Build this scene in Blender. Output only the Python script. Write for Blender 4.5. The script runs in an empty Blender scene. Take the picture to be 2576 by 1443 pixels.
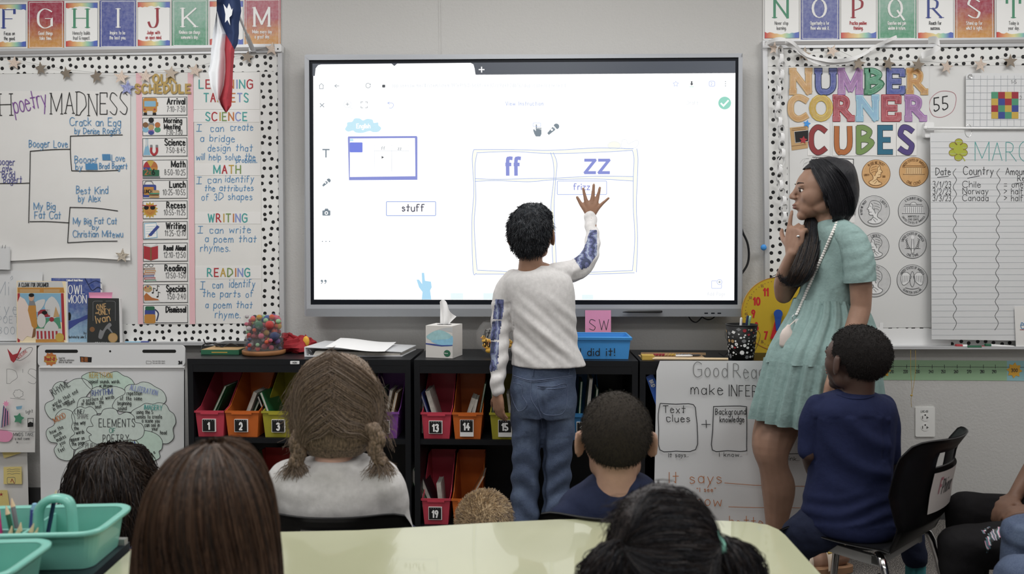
import bpy, bmesh, math, random, re
import numpy as np
from math import sin, cos, pi, radians, sqrt, atan2, hypot
from mathutils import Vector, Matrix, noise
random.seed(7); rng = np.random.default_rng(7)
sc = bpy.context.scene
LINK = sc.collection.objects.link
# camera
FPX, CX, CY = 1900.0, 1288.0, 721.5
CAM = Vector((0.0, -3.3, 1.145))
YAW, PITCH = radians(2.1), math.atan((721.5 - 640) / FPX)
FWD = Vector((-sin(YAW) * cos(PITCH), cos(YAW) * cos(PITCH), -sin(PITCH)))
RIGHT = Vector((cos(YAW), sin(YAW), 0)); UP = RIGHT.cross(FWD)
cam_data = bpy.data.cameras.new('camera'); cam = bpy.data.objects.new('camera', cam_data); LINK(cam)
cam.matrix_world = Matrix((( RIGHT.x, UP.x, -FWD.x, CAM.x), (RIGHT.y, UP.y, -FWD.y, CAM.y), (RIGHT.z, UP.z, -FWD.z, CAM.z), (0, 0, 0, 1)))
cam_data.sensor_width = 36; cam_data.lens = FPX / 2576 * 36; cam_data.clip_start = 0.05
cam_data.dof.use_dof = True; cam_data.dof.focus_distance = 2.95; cam_data.dof.aperture_fstop = 4.0
sc.camera = cam
# light and exposure
world = bpy.data.worlds.new('world'); sc.world = world; world.use_nodes = True
world.node_tree.nodes['Background'].inputs[0].default_value = (0.6, 0.65, 0.7, 1)
world.node_tree.nodes['Background'].inputs[1].default_value = 0.05
def area(name, loc, sx, sy, power, col=(1, 0.988, 0.97), rot=(0, 0, 0)):
 l = bpy.data.lights.new(name, 'AREA'); l.shape = 'RECTANGLE'; l.size = sx; l.size_y = sy; l.energy = power; l.color = col
 o = bpy.data.objects.new(name, l); LINK(o); o.location = loc; o.rotation_euler = rot; return o
PANELS = [(x, y) for x in (-1.9, 0.0, 1.9) for y in (-1.25, -3.4, -5.4)]
for i, (x, y) in enumerate(PANELS):
 area('ceiling_panel_light', (x, y, 2.70), 1.15, 0.55, 18.5 if y > -2 else (11 if y > -4 else 6))
sc.view_settings.view_transform = 'Standard'; sc.view_settings.look = 'None'
sc.view_settings.gamma = 1.0; sc.view_settings.exposure = 0.0; sc.view_settings.use_curve_mapping = False
sc.cycles.max_bounces = 6; sc.cycles.transparent_max_bounces = 12
# projection helpers
def ray(px, py):
 return FWD * FPX + RIGHT * (px - CX) + UP * (CY - py)
def W(px, py, Y):
 d = ray(px, py); t = (Y - CAM.y) / d.y
 return CAM + d * t
def Dp(px, py, d):            # point seen at (px,py), d metres in front of the camera plane along the room
 return W(px, py, CAM.y + d)
def G(px, py, z):
 d = ray(px, py); t = (z - CAM.z) / d.z
 return CAM + d * t
# materials
MATS = {}
def lin(h, k=1.0):
 h = h.lstrip('#'); c = [int(h[i:i + 2], 16) / 255 for i in (0, 2, 4)]
 c = [(x / 12.92 if x <= .04045 else ((x + .055) / 1.055) ** 2.4) * k for x in c]
 return tuple(min(.92, x) for x in c) + (1,)
KA = 1.35
class NT:
 def __init__(s, name):
  s.m = bpy.data.materials.new(name); s.m.use_nodes = True; s.t = s.m.node_tree; s.n = s.t.nodes
  s.b = s.n['Principled BSDF']; MATS[name] = s.m
 def new(s, typ, **kw):
  n = s.n.new(typ)
  for k, v in kw.items(): setattr(n, k, v)
  return n
 def link(s, a, b): s.t.links.new(a, b)
 def coord(s, kind='Object', scale=(1, 1, 1), rot=(0, 0, 0)):
  tc = s.new('ShaderNodeTexCoord'); mp = s.new('ShaderNodeMapping')
  mp.inputs['Scale'].default_value = scale; mp.inputs['Rotation'].default_value = rot
  s.link(tc.outputs[kind], mp.inputs['Vector']); return mp.outputs[0]
 def noise(s, vec, scale, detail=3, rough=.5):
  n = s.new('ShaderNodeTexNoise'); n.inputs['Scale'].default_value = scale; n.inputs['Detail'].default_value = detail
  n.inputs['Roughness'].default_value = rough; s.link(vec, n.inputs['Vector']); return n.outputs['Fac']
 def ramp(s, fac, stops):
  r = s.new('ShaderNodeValToRGB'); e = r.color_ramp.elements
  while len(e) < len(stops): e.new(.5)
  for i, (p, c) in enumerate(stops): e[i].position = p; e[i].color = c
  s.link(fac, r.inputs[0]); return r.outputs[0]
 def mix(s, fac, a, b, mode='MIX'):
  m = s.new('ShaderNodeMix', data_type='RGBA', blend_type=mode)
  if isinstance(fac, float): m.inputs[0].default_value = fac
  else: s.link(fac, m.inputs[0])
  for i, x in ((6, a), (7, b)):
   if isinstance(x, tuple): m.inputs[i].default_value = x
   else: s.link(x, m.inputs[i])
  return m.outputs[2]
 def bump(s, h, strength, dist=.002):
  b = s.new('ShaderNodeBump'); b.inputs['Strength'].default_value = strength; b.inputs['Distance'].default_value = dist
  s.link(h, b.inputs['Height']); s.link(b.outputs[0], s.b.inputs['Normal'])
def P(name, hexc, rough=.6, k=KA, metal=0, spec=.4, bump=0, bscale=200, var=0, vscale=6, trans=0, coat=0, sheen=0, alpha=1):
 if name in MATS: return name
 t = NT(name); c = lin(hexc, k)
 t.b.inputs['Base Color'].default_value = c; t.b.inputs['Roughness'].default_value = rough
 t.b.inputs['Metallic'].default_value = metal; t.b.inputs['Specular IOR Level'].default_value = spec
 t.b.inputs['Coat Weight'].default_value = coat; t.b.inputs['Sheen Weight'].default_value = sheen
 t.b.inputs['Transmission Weight'].default_value = trans; t.b.inputs['Alpha'].default_value = alpha
 if var or bump: v = t.coord()
 if var:
  n = t.noise(v, vscale, 4)
  d = tuple(x * (1 - var) for x in c[:3]) + (1,); l = tuple(min(.95, x * (1 + var)) for x in c[:3]) + (1,)
  t.link(t.ramp(n, [(.3, d), (.7, l)]), t.b.inputs['Base Color'])
 if bump: t.bump(t.noise(v, bscale, 3), bump)
 return name
def EM(name, hexc, s=1.0):
 if name in MATS: return name
 t = NT(name); t.b.inputs['Base Color'].default_value = (.02, .02, .02, 1); t.b.inputs['Roughness'].default_value = .3
 t.b.inputs['Emission Color'].default_value = lin(hexc); t.b.inputs['Emission Strength'].default_value = s
 return name
def GLASS(name):
 t = NT(name); t.b.inputs['Base Color'].default_value = (.5, .5, .5, 1); t.b.inputs['Roughness'].default_value = .02
 t.b.inputs['Alpha'].default_value = .07; t.b.inputs['Specular IOR Level'].default_value = .9
 return name
# meshes
class MB:
 def __init__(s): s.v = []; s.f = []; s.mi = []; s.mats = []
 def mid(s, m):
  if m not in s.mats: s.mats.append(m)
  return s.mats.index(m)
 def add(s, vs, fs, m):
  k = len(s.v); i = s.mid(m); s.v += [tuple(v) for v in vs]
  for f in fs: s.f.append([k + j for j in f]); s.mi.append(i)
 def box(s, a, b, m):
  x0, x1 = sorted((a[0], b[0])); y0, y1 = sorted((a[1], b[1])); z0, z1 = sorted((a[2], b[2]))
  s.add([(x0, y0, z0), (x1, y0, z0), (x1, y1, z0), (x0, y1, z0), (x0, y0, z1), (x1, y0, z1), (x1, y1, z1), (x0, y1, z1)],
              [(0, 3, 2, 1), (4, 5, 6, 7), (0, 1, 5, 4), (1, 2, 6, 5), (2, 3, 7, 6), (3, 0, 4, 7)], m)
 def obox(s, c, ax, ay, az, m):     # centre and three half-axis vectors
  c = Vector(c); ax, ay, az = Vector(ax), Vector(ay), Vector(az)
  v = [c + sx * ax + sy * ay + sz * az for sz in (-1, 1) for sx, sy in ((-1, -1), (1, -1), (1, 1), (-1, 1))]
  s.add(v, [(0, 3, 2, 1), (4, 5, 6, 7), (0, 1, 5, 4), (1, 2, 6, 5), (2, 3, 7, 6), (3, 0, 4, 7)], m)
 def rbox(s, a, b, r, m, seg=3, axis=2):   # box with rounded vertical edges
  x0, x1 = sorted((a[0], b[0])); y0, y1 = sorted((a[1], b[1])); z0, z1 = sorted((a[2], b[2]))
  ring = []
  for cx, cy, a0 in ((x1 - r, y1 - r, 0), (x0 + r, y1 - r, 90), (x0 + r, y0 + r, 180), (x1 - r, y0 + r, 270)):
   for k in range(seg + 1):
    t = radians(a0 + 90 * k / seg); ring.append((cx + r * cos(t), cy + r * sin(t)))
  s.prism([(p[0], p[1], z0) for p in ring], (0, 0, z1 - z0), m)
 def prism(s, pts, d, m, m2=None):
  n = len(pts); d = Vector(d); a = [Vector(p) for p in pts]; b = [p + d for p in a]
  s.add(a + b, [list(range(n))[::-1], list(range(n, 2 * n))], m)
  s.add(a + b, [(i, (i + 1) % n, n + (i + 1) % n, n + i) for i in range(n)], m2 or m)
 def face(s, pts, m): s.add(pts, [list(range(len(pts)))], m)
 def slab(s, pts, Yf, t, m):       # px outline, front face at plane Yf, thickness t away from the camera
  a = [W(p[0], p[1], Yf) for p in pts]
  s.prism(a[::-1], (0, t, 0), m)
 def rect(s, x0, y0, x1, y1, Yf, t, m): s.slab([(x0, y0), (x1, y0), (x1, y1), (x0, y1)], Yf, t, m)
 def flat(s, pts, Y, m):
  s.add([W(p[0], p[1], Y) for p in pts], [list(range(len(pts)))[::-1]], m)
 def rings(s, rr, m, cap=True, closed=True):
  n = len(rr[0]); vs = [v for r in rr for v in r]; fs = []
  for i in range(len(rr) - 1):
   for j in range(n if closed else n - 1):
    k = (j + 1) % n; fs.append((i * n + j, i * n + k, (i + 1) * n + k, (i + 1) * n + j))
  if cap: fs.append(list(range(n))[::-1]); fs.append([(len(rr) - 1) * n + j for j in range(n)])
  s.add(vs, fs, m)
 def tube(s, pts, r, m, n=8, round_=False, flat=1.0, ref=None):
  pts = [Vector(p) for p in pts]; N = len(pts)
  if not hasattr(r, '__len__'): r = [r] * N
  r = list(r)
  tg = []
  for i in range(N):
   t = (pts[min(i + 1, N - 1)] - pts[max(i - 1, 0)])
   tg.append(t.normalized() if t.length > 1e-9 else Vector((0, 0, 1)))
  if ref is not None: u = Vector(ref)
  else: u = Vector((0, 0, 1)) if abs(tg[0].z) < .9 else Vector((1, 0, 0))
  rr = []
  def ring(c, t, u, a, b):
   w = t.cross(u).normalized()
   return [c + u * (a * cos(2 * pi * k / n)) + w * (b * sin(2 * pi * k / n)) for k in range(n)]
  for i in range(N):
   u = (u - tg[i] * u.dot(tg[i])).normalized()
   a = r[i]; b = a * flat
   if isinstance(a, tuple): a, b = a
   if round_ and i == 0:
    for q in (75, 50, 25): q = radians(q); rr.append(ring(pts[0] - tg[0] * (min(a, b) * sin(q)), tg[0], u, a * cos(q), b * cos(q)))
   rr.append(ring(pts[i], tg[i], u, a, b))
   if round_ and i == N - 1:
    for q in (25, 50, 75): q = radians(q); rr.append(ring(pts[i] + tg[i] * (min(a, b) * sin(q)), tg[i], u, a * cos(q), b * cos(q)))
  s.rings(rr, m)
 def ell(s, c, rx, ry, rz, m, nu=16, nv=10, rot=None):
  c = Vector(c); rr = []
  for i in range(1, nv):
   t = pi * i / nv; ring = []
   for j in range(nu):
    p = Vector((rx * sin(t) * cos(2 * pi * j / nu), ry * sin(t) * sin(2 * pi * j / nu), -rz * cos(t)))
    ring.append(c + (rot @ p if rot else p))
   rr.append(ring)
  b = Vector((0, 0, -rz)); tpt = Vector((0, 0, rz))
  if rot: b = rot @ b; tpt = rot @ tpt
  n = nu; k = len(rr); vs = [v for r in rr for v in r] + [c + b, c + tpt]; fs = []
  for i in range(k - 1):
   for j in range(n): fs.append((i * n + j, i * n + (j + 1) % n, (i + 1) * n + (j + 1) % n, (i + 1) * n + j))
  for j in range(n):
   fs.append((k * n, (j + 1) % n, j)); fs.append((k * n + 1, (k - 1) * n + j, (k - 1) * n + (j + 1) % n))
  s.add(vs, fs, m)
 def lathe(s, c, prof, m, n=24, cap=False):
  c = Vector(c)
  s.rings([[c + Vector((r * cos(2 * pi * j / n), r * sin(2 * pi * j / n), z)) for j in range(n)] for r, z in prof], m, cap=cap)
 def build(s, name, parent=None, smooth=False, origin=None):
  me = bpy.data.meshes.new(name); v = np.array(s.v, dtype=float)
  if origin is None:
   lo, hi = v.min(0), v.max(0); o = np.array([(lo[0] + hi[0]) / 2, (lo[1] + hi[1]) / 2, lo[2]])
  else: o = np.array(origin)
  me.from_pydata((v - o).tolist(), [], s.f)
  for m in s.mats: me.materials.append(MATS[m])
  me.polygons.foreach_set('material_index', s.mi)
  if smooth: me.polygons.foreach_set('use_smooth', [True] * len(s.f))
  me.update()
  ob = bpy.data.objects.new(name, me); LINK(ob); ob.location = o.tolist()
  if parent is not None:
   ob.parent = parent; ob.matrix_parent_inverse = Matrix.Translation(parent['_l'] if '_l' in parent else parent.location).inverted()
  return ob
def setp(ob, parent):
 ob.parent = parent; bpy.context.view_layer.update()
def tag(o, label, cat, group=None, kind=None):
 if label: o['label'] = label
 if cat: o['category'] = cat
 if group: o['group'] = group
 if kind: o['kind'] = kind
 return o
def T(name, label, cat, loc=(0, 0, 0), group=None):
 o = bpy.data.objects.new(name, None); LINK(o); o.location = loc; o.empty_display_size = .05
 return tag(o, label, cat, group)
def PB(parent, child):      # parent keeping the world place; parents here have only translation
 pl = Vector((0, 0, 0)); q = parent
 while q is not None:
  pl += q.location + (q.matrix_parent_inverse.translation if q.parent else Vector()); q = q.parent
 child.parent = parent; child.matrix_parent_inverse = Matrix.Translation(-pl)
 return child
_ob = MB.build
def _build(s, name, parent=None, smooth=False, origin=None, label=None, kind=None):
 o = _ob(s, name, None, smooth, origin)
 if parent is not None: PB(parent, o)
 if label: o['label'] = label
 if kind: o['kind'] = kind
 return o
MB.build = _build
def one(name, label, cat, fn, group=None, smooth=False, kind=None):
 mb = MB(); fn(mb); o = mb.build(name, smooth=smooth); return tag(o, label, cat, group, kind)
def copy_tree(o, parent=None):
 c = o.copy(); LINK(c)
 if parent is not None: c.parent = parent
 for ch in [x for x in sc.objects if x.parent == o]: copy_tree(ch, c)
 return c
# stroke lettering
GL = {
'A': 'L033b63L1656', 'B': 'S0b2b4a4938 07L0707S07375634 13 03L030b', 'C': 'S6a4b2b09 05234364', 'D': 'L030bS0b2b5a686634 2303',
'E': 'L5b0b0353L0747', 'F': 'L5b0b03L0747', 'G': 'S6a4b2b0905234364L646737', 'H': 'L030bL636bL0767', 'I': 'L1b13', 'J': 'S4b4845331305',
'K': 'L030bL6b06L2763', 'L': 'L0b0353', 'M': 'L030b448b83', 'N': 'L030b636b', 'O': 'O036b', 'P': 'L030bS0b2b4a4837 06', 'Q': 'O036bL4672',
'R': 'L030bS0b2b4a483707L2763', 'S': 'S5a3b1b09184655 43 2304', 'T': 'L0b6bL333b', 'U': 'S0b0513234365 6b', 'V': 'L0b336b', 'W': 'L0b234a638b',
'X': 'L036bL0b63', 'Y': 'L0b37L6b3733', 'Z': 'L0b6b0363',
'a': 'O0348L4843', 'b': 'L0b03O0348', 'c': 'S47380806 0513 3344', 'd': 'O0348L4b43', 'e': 'L0646S46371806 0513 3344', 'f': 'S4b2b1a 13L0838',
'g': 'O0348S4842 3010 01', 'h': 'L0b03S0628384643', 'i': 'L0803D0a', 'j': 'S181110 00D1a', 'k': 'L0b03L4805L1643', 'l': 'L0b03',
'm': 'L0803S06 1828 3633S3648586663', 'n': 'L0803S06 28384643', 'o': 'O0348', 'p': 'L0800O0348', 'q': 'O0348L4840', 'r': 'L0803S0618 38',
's': 'S3718 07163534 1304', 't': 'L2b23S2314L0848', 'u': 'S080513334548L4843', 'v': 'L082348', 'w': 'L0813375368', 'x': 'L0843L0348',
'y': 'L0823L4800', 'z': 'L08480343',
'0': 'O035b', '1': 'L092b23', '2': 'S091b3b4947 2503L0343', '3': 'S0a1b3b4a3827S27474533 1304', '4': 'L3b0656L3833', '5': 'L4b0b07S0727464413 04',
'6': 'S3b1805O0347L05 05', '7': 'L0b4b13', '8': 'O073bO0347', '9': 'O074bL4923', '.': 'D03', ',': 'L1302', ':': 'D04D08', '-': 'L0636',
'+': 'L0747L2529', '=': 'L0545L0848', '!': 'L0b06D03', "'": 'L0b09', '"': 'L0b09L2b29', '/': 'L034b', '>': 'L094704', '<': 'L490744',
'_': 'L0363', '?': 'S091b3b4937 25D23', '&': 'S53191b2b29 05133356', '#': 'L131bL333bL0949L0545',
'|': 'L131bL0b2bL0323',
}
def _parse(g):
 out = []
 for c, body in re.findall(r'([LSOD])([0-9a-f ]*)', g):
  body = body.replace(' ', ''); p = [(int(body[i], 16), int(body[i + 1], 16) - 3) for i in range(0, len(body) - 1, 2)]
  if c == 'O':
   (x0, y0), (x1, y1) = p; q = [((x0 + x1) / 2 + (x1 - x0) / 2 * sin(2 * pi * k / 16), (y0 + y1) / 2 + (y1 - y0) / 2 * cos(2 * pi * k / 16)) for k in range(17)]
   out.append((q, True, 'O'))
  elif c == 'D': out.append(([(p[0][0], p[0][1] + .1), (p[0][0] + .05, p[0][1] + .5)], False, 'D'))
  elif c == 'S' and len(p) > 2:
   q = []; e = [p[0]] + p + [p[-1]]
   for i in range(1, len(e) - 2):
    a, b, cc, d = e[i - 1], e[i], e[i + 1], e[i + 2]
    for k in range(4):
     t = k / 4
     q.append(tuple(.5 * (2 * b[j] + (cc[j] - a[j]) * t + (2 * a[j] - 5 * b[j] + 4 * cc[j] - d[j]) * t * t + (3 * b[j] - a[j] - 3 * cc[j] + d[j]) * t ** 3) for j in (0, 1)))
   q.append(p[-1]); out.append((q, False, 'S'))
  else: out.append((p, False, 'L'))
 return out
GLYPH = {k: _parse(v) for k, v in GL.items()}
ADV = {k: (max(p[0] for s in v for p in s[0]) if v else 3) for k, v in GLYPH.items()}
def poly_ribbon(pts, w, closed=False, wf=None):
 """2-D polyline -> list of quads (each 4 points)"""
 q = []
 n = len(pts)
 if closed: pts = list(pts[:-1]) if hypot(pts[0][0] - pts[-1][0], pts[0][1] - pts[-1][1]) < 1e-6 else list(pts); n = len(pts)
 segs = [(pts[i], pts[(i + 1) % n]) for i in range(n if closed else n - 1)]
 nor = []
 for a, b in segs:
  dx, dy = b[0] - a[0], b[1] - a[1]; l = hypot(dx, dy) or 1e-6; nor.append((-dy / l, dx / l))
 def off(i, k):      # offset at the start (k=0) or end (k=1) of segment i
  j = i + (1 if k else -1)
  if not closed and (j < 0 or j >= len(segs)): return nor[i]
  a, b = nor[i], nor[j % len(segs)]; d = 1 + a[0] * b[0] + a[1] * b[1]
  if d < .6: return nor[i]
  return ((a[0] + b[0]) / d, (a[1] + b[1]) / d)
 for i, (a, b) in enumerate(segs):
  o0, o1 = off(i, 0), off(i, 1); ww = w if wf is None else wf(a, b); h = ww / 2
  e0 = e1 = 0
  if not closed:
   if i == 0: e0 = h * .6
   if i == len(segs) - 1: e1 = h * .6
  dx, dy = nor[i][1], -nor[i][0]
  if o0 == nor[i] and i > 0: e0 = h * .7
  if o1 == nor[i] and i < len(segs) - 1: e1 = h * .7
  q.append([(a[0] + o0[0] * h - dx * e0, a[1] + o0[1] * h - dy * e0), (a[0] - o0[0] * h - dx * e0, a[1] - o0[1] * h - dy * e0),
                  (b[0] - o1[0] * h + dx * e1, b[1] - o1[1] * h + dy * e1), (b[0] + o1[0] * h + dx * e1, b[1] + o1[1] * h + dy * e1)])
 return q
TK = [0]
def line(mb, pts, w, Y, m, closed=False, dy=.0006):
 for q in poly_ribbon(pts, w, closed):
  TK[0] += 1; mb.flat(q, Y - dy - 1.1e-5 * (TK[0] % 14), m)
def curve(pts, k=5, closed=False):
 e = ([pts[-1]] + list(pts) + [pts[0], pts[1]]) if closed else [pts[0]] + list(pts) + [pts[-1]]
 out = []
 for i in range(1, len(e) - 2):
  a, b, c, d = e[i - 1], e[i], e[i + 1], e[i + 2]
  for t in [j / k for j in range(k)]:
   out.append(tuple(.5 * (2 * b[j] + (c[j] - a[j]) * t + (2 * a[j] - 5 * b[j] + 4 * c[j] - d[j]) * t * t + (3 * b[j] - a[j] - 3 * c[j] + d[j]) * t ** 3) for j in range(len(b))))
 if not closed: out.append(tuple(e[-1]))
 return out
def textwidth(s, h, track, xs):
 u = h / 8; return sum(((ADV.get(c, 3) if c != ' ' else 3.0) * xs + track) * u for c in s) - track * u
def strokes(s, x, y, h, rot=0, slant=0, track=2.0, xs=.8, center=False, jit=0, serif=False, arc=None, fit=None):
 """yields (char index, 2-D polyline in px, closed)"""
 u = h / 8
 if fit:
  k_ = fit / textwidth(s, h, track, xs); xs *= k_; track *= k_
 if center: x = x - textwidth(s, h, track, xs) / 2 * cos(rot); y = y + (textwidth(s, h, track, xs) / 2) * sin(rot)
 cx = 0; r = random.Random(len(s) * 31 + int(x))
 for i, c in enumerate(s):
  if c == ' ': cx += (3.0 * xs + track) * u; continue
  jy = r.uniform(-jit, jit) * u; js = 1 + r.uniform(-jit, jit) * .12
  st = [(p, cl, ty) for p, cl, ty in GLYPH.get(c, [])]
  if serif:
   add = []
   for p, cl, ty in st:
    if ty in 'LS' and not cl and c not in 'CSGOQ':
     for (a, b) in ((p[0], p[1]), (p[-1], p[-2])):
      if abs(a[0] - b[0]) < abs(a[1] - b[1]) + .01 and (abs(a[1]) < .01 or abs(a[1] - 8) < .01): add.append(([(a[0] - serif, a[1]), (a[0] + serif, a[1])], False, 'F'))
      elif abs(a[1] - b[1]) < .01 and c in 'ETFLZ' and a[1] in (0, 8): add.append(([(a[0], a[1]), (a[0], a[1] + (-1.6 if a[1] == 8 else 1.6))], False, 'F'))
   if c in 'MN' : add = [a for a in add] + [([(-serif, 8), (.6, 8)], False, 'F')]
   st = st + add
  for p, cl, ty in st:
   q = []
   for (gx, gy) in p:
    X = cx + (gx * xs + gy * slant) * u * js; Yy = (gy * js) * u + jy
    if arc is None:
     q.append((x + X * cos(rot) - Yy * sin(rot), y - Yy * cos(rot) - X * sin(rot)))
    else: q.append((X, Yy))
   yield i, q, cl, ty
  cx += (ADV.get(c, 3) * xs + track) * u
def txt(mb, s, x, y, h, m, Y, w=1.4, dy=.0006, contrast=None, **kw):
 for i, q, cl, ty in strokes(s, x, y, h, **kw):
  mm = m[i % len(m)] if isinstance(m, (list, tuple)) else m
  wf = None
  if contrast:
   def wf(a, b):
    dx, dyy = abs(b[0] - a[0]), abs(b[1] - a[1]); l = hypot(dx, dyy) or 1; return w * (contrast + (1 - contrast) * (dyy / l) ** 1.5)
  for f in poly_ribbon(q, w * (1.25 if ty == 'D' else 1), cl, wf):
   TK[0] += 1; mb.flat(f, Y - dy - 1.1e-5 * (TK[0] % 14), mm)
def circ(cx, cy, rx, ry=None, n=28, a0=0, a1=360):
 ry = ry or rx
 return [(cx + rx * cos(radians(a0 + (a1 - a0) * k / n)), cy + ry * sin(radians(a0 + (a1 - a0) * k / n))) for k in range(n + (0 if a1 - a0 == 360 else 1))]
def star(cx, cy, r, rot=0, inner=.42, n=5):
 return [(cx + (r if k % 2 == 0 else r * inner) * sin(rot + pi * k / n), cy - (r if k % 2 == 0 else r * inner) * cos(rot + pi * k / n)) for k in range(2 * n)]
def cloud(cx, cy, rx, ry, n=8, amp=.12, ph=0):
 pts = []
 for k in range(n * 7):
  a = 2 * pi * k / (n * 7); s_ = abs(sin(a * n / 2 + ph)); f = 1 - amp + amp * 2 * s_ ** .6 * .8
  pts.append((cx + rx * f * cos(a), cy + ry * f * sin(a)))
 return pts
def rrect(x0, y0, x1, y1, r, n=4):
 out = []
 for cx, cy, a in ((x1 - r, y0 + r, 270), (x1 - r, y1 - r, 0), (x0 + r, y1 - r, 90), (x0 + r, y0 + r, 180)):
  out += [(cx + r * cos(radians(a + 90 * k / n)), cy + r * sin(radians(a + 90 * k / n))) for k in range(n + 1)]
 return out
# shared materials
def desat(hx, a):
 c = [int(hx.lstrip('#')[i:i + 2], 16) for i in (0, 2, 4)]; g = .3 * c[0] + .59 * c[1] + .11 * c[2]
 return '#%02x%02x%02x' % tuple(int(x * (1 - a) + g * a) for x in c)
t = NT('wall_paint'); v = t.coord(); t.b.inputs['Roughness'].default_value = .75
t.b.inputs['Base Color'].default_value = lin('#b0afad', 1.3)
t.bump(t.noise(v, 95, 4, .6), .6, .003)
t = NT('carpet'); v = t.coord(); t.b.inputs['Roughness'].default_value = .95
t.link(t.ramp(t.noise(v, 260, 2), [(.38, lin('#2d2b2b', 1.2)), (.5, lin('#5a5654', 1.2)), (.62, lin('#8c8780', 1.2))]), t.b.inputs['Base Color'])
t.bump(t.noise(v, 320, 2), .6, .004)
def dotted(name, seed):
 t = NT(name); v = t.coord('Object', (1, 1, 1), (0, 0, 0)); t.b.inputs['Roughness'].default_value = .5
 sep = t.new('ShaderNodeSeparateXYZ'); t.link(v, sep.inputs[0]); cmb = t.new('ShaderNodeCombineXYZ')
 t.link(sep.outputs[0], cmb.inputs[0]); t.link(sep.outputs[2], cmb.inputs[1])
 ad = t.new('ShaderNodeVectorMath', operation='ADD'); t.link(cmb.outputs[0], ad.inputs[0]); ad.inputs[1].default_value = (seed, seed * 1.7, 0)
 vo = t.new('ShaderNodeTexVoronoi'); vo.voronoi_dimensions = '2D'; vo.inputs['Scale'].default_value = 30; vo.inputs['Randomness'].default_value = .42
 t.link(ad.outputs[0], vo.inputs['Vector'])
 t.link(t.ramp(vo.outputs['Distance'], [(.222, lin('#0e0e10')), (.252, lin('#cfcfcd', 1.3))]), t.b.inputs['Base Color'])
dotted('dots_a', 0.3); dotted('dots_b', 5.1); dotted('dots_c', 9.7)
P('board_white', '#c3c3c2', .35, coat=.2); P('aluminium', '#b5b6b8', .4, metal=.35); P('rail_grey', '#8b8988', .5)
P('paper', '#c8c7c5', .7, bump=.25, bscale=9, var=.02); P('paper_warm', '#c8c7c4', .7, var=.02); P('card', '#cdccca', .5); P('paper_cool', '#c2c3c4', .7, bump=.3, bscale=8)
P('ink', '#1c1c1e', .6, k=1); P('ink_soft', '#3f4043', .6, k=1); P('ink_blue', '#4d86b4', .6, k=1.1); P('ink_purple', '#7a4a94', .6, k=1.1); P('ink_navy', '#4b4d8c', .6, k=1.1)
P('ink_grey', '#7c7c7c', .6, k=1.1); P('ink_green', '#4c8a7c', .6, k=1.1); P('ink_orange', '#b9713f', .6, k=1.1); P('ink_pale', '#9fa6ae', .7, k=1.2); P('ink_teal', '#4a9c98', .6, k=1.1)
P('ink_red', '#a83038', .6, k=1.1); P('ink_gold', '#b99a4a', .6, k=1.1); P('ink_peri', '#8390c4', .6, k=1.1)
P('white_print', '#d8d8d6', .5); P('pink_paper', '#cdA6ab', .7, bump=.2, bscale=300); P('gold_glitter', '#9c8450', .35, metal=.5, bump=.5, bscale=900)
P('silver_star', '#8f8478', .35, metal=.6); P('rose_glitter', '#cbb3a6', .35, metal=.3, bump=.8, bscale=700, var=.35, vscale=500); P('holo_blue', '#8f95d6', .3, metal=.3, var=.5, vscale=160)
P('holo_silver', '#b9a99b', .3, metal=.4, var=.6, vscale=220)
P('black_shelf', '#121418', .4, k=1.0, spec=.4); P('black_matte', '#141414', .6, k=1.2); P('dark_plastic', '#1d1e20', .4, k=1.2)
P('tv_grey', '#9b9ea3', .4, metal=.2); P('tv_grey_dark', '#7e8185', .45, metal=.2); P('tv_black', '#10151e', .45, k=.9, spec=.2)
P('sticky_yellow', '#d3c27e', .6); P('sticky_pink', '#e58fae', .6); P('pencil_white', '#cfcfcf', .5)
for nm, hx in dict(red='#c9433f', orange='#e0742f', yellow='#b9b13a', green='#4f9a50', blue='#3f86bd', purple='#8c4fa8', hot='#d84a5e').items():
 P('bin_' + nm, hx, .42, k=.74, coat=.1)
for nm, hx in dict(red='#b8333c', blue='#3f4f9c', green='#4f9a76', yellow='#cda946', orange='#c98a3a', purple='#9a6fae', lblue='#85b8d6', crimson='#a8323f', teal='#2f7390', olive='#7c9a55', rust='#bf6f3a', maroon='#9c3a3c', violet='#5a4a8c', white='#d4d4d2', black='#1a1a1a', brown='#8a5f3c', tan='#c8a06a', skin='#d8a888', pink='#d06a9c', dgreen='#2c6b4c', lgreen='#a9d8b0', grey='#86888a', navy='#27335c').items():
 P('c_' + nm, desat(hx, .12), .5, k=1.0)
def wash(name, a, b, white=False):     # two-tone watercolour print, top colour a, bottom colour b
 t = NT(name); v = t.coord('Generated'); t.b.inputs['Roughness'].default_value = .35
 sep = t.new('ShaderNodeSeparateXYZ'); t.link(v, sep.inputs[0])
 o = t.coord('Object'); n = t.noise(o, 22, 5, .6)
 ad = t.new('ShaderNodeMath', operation='MULTIPLY_ADD'); t.link(n, ad.inputs[0]); ad.inputs[1].default_value = .7; t.link(sep.outputs[2], ad.inputs[2])
 base = t.ramp(ad.outputs[0], [(.45, lin(desat(b, .1), 1.03)), (1.05, lin(desat(a, .1), 1.03))])
 n2 = t.noise(o, 60, 4, .6)
 t.link(t.mix(t.ramp(n2, [(.35, (0, 0, 0, 1)), (.8, (.22, .22, .22, 1))]), base, lin('#d8d8e0', 1.2)), t.b.inputs['Base Color'])
wash('wash_red', '#a82440', '#cf9040'); wash('wash_blue', '#3c4ca0', '#3f4d9e'); wash('wash_green', '#6fa58c', '#3d9468')
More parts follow.
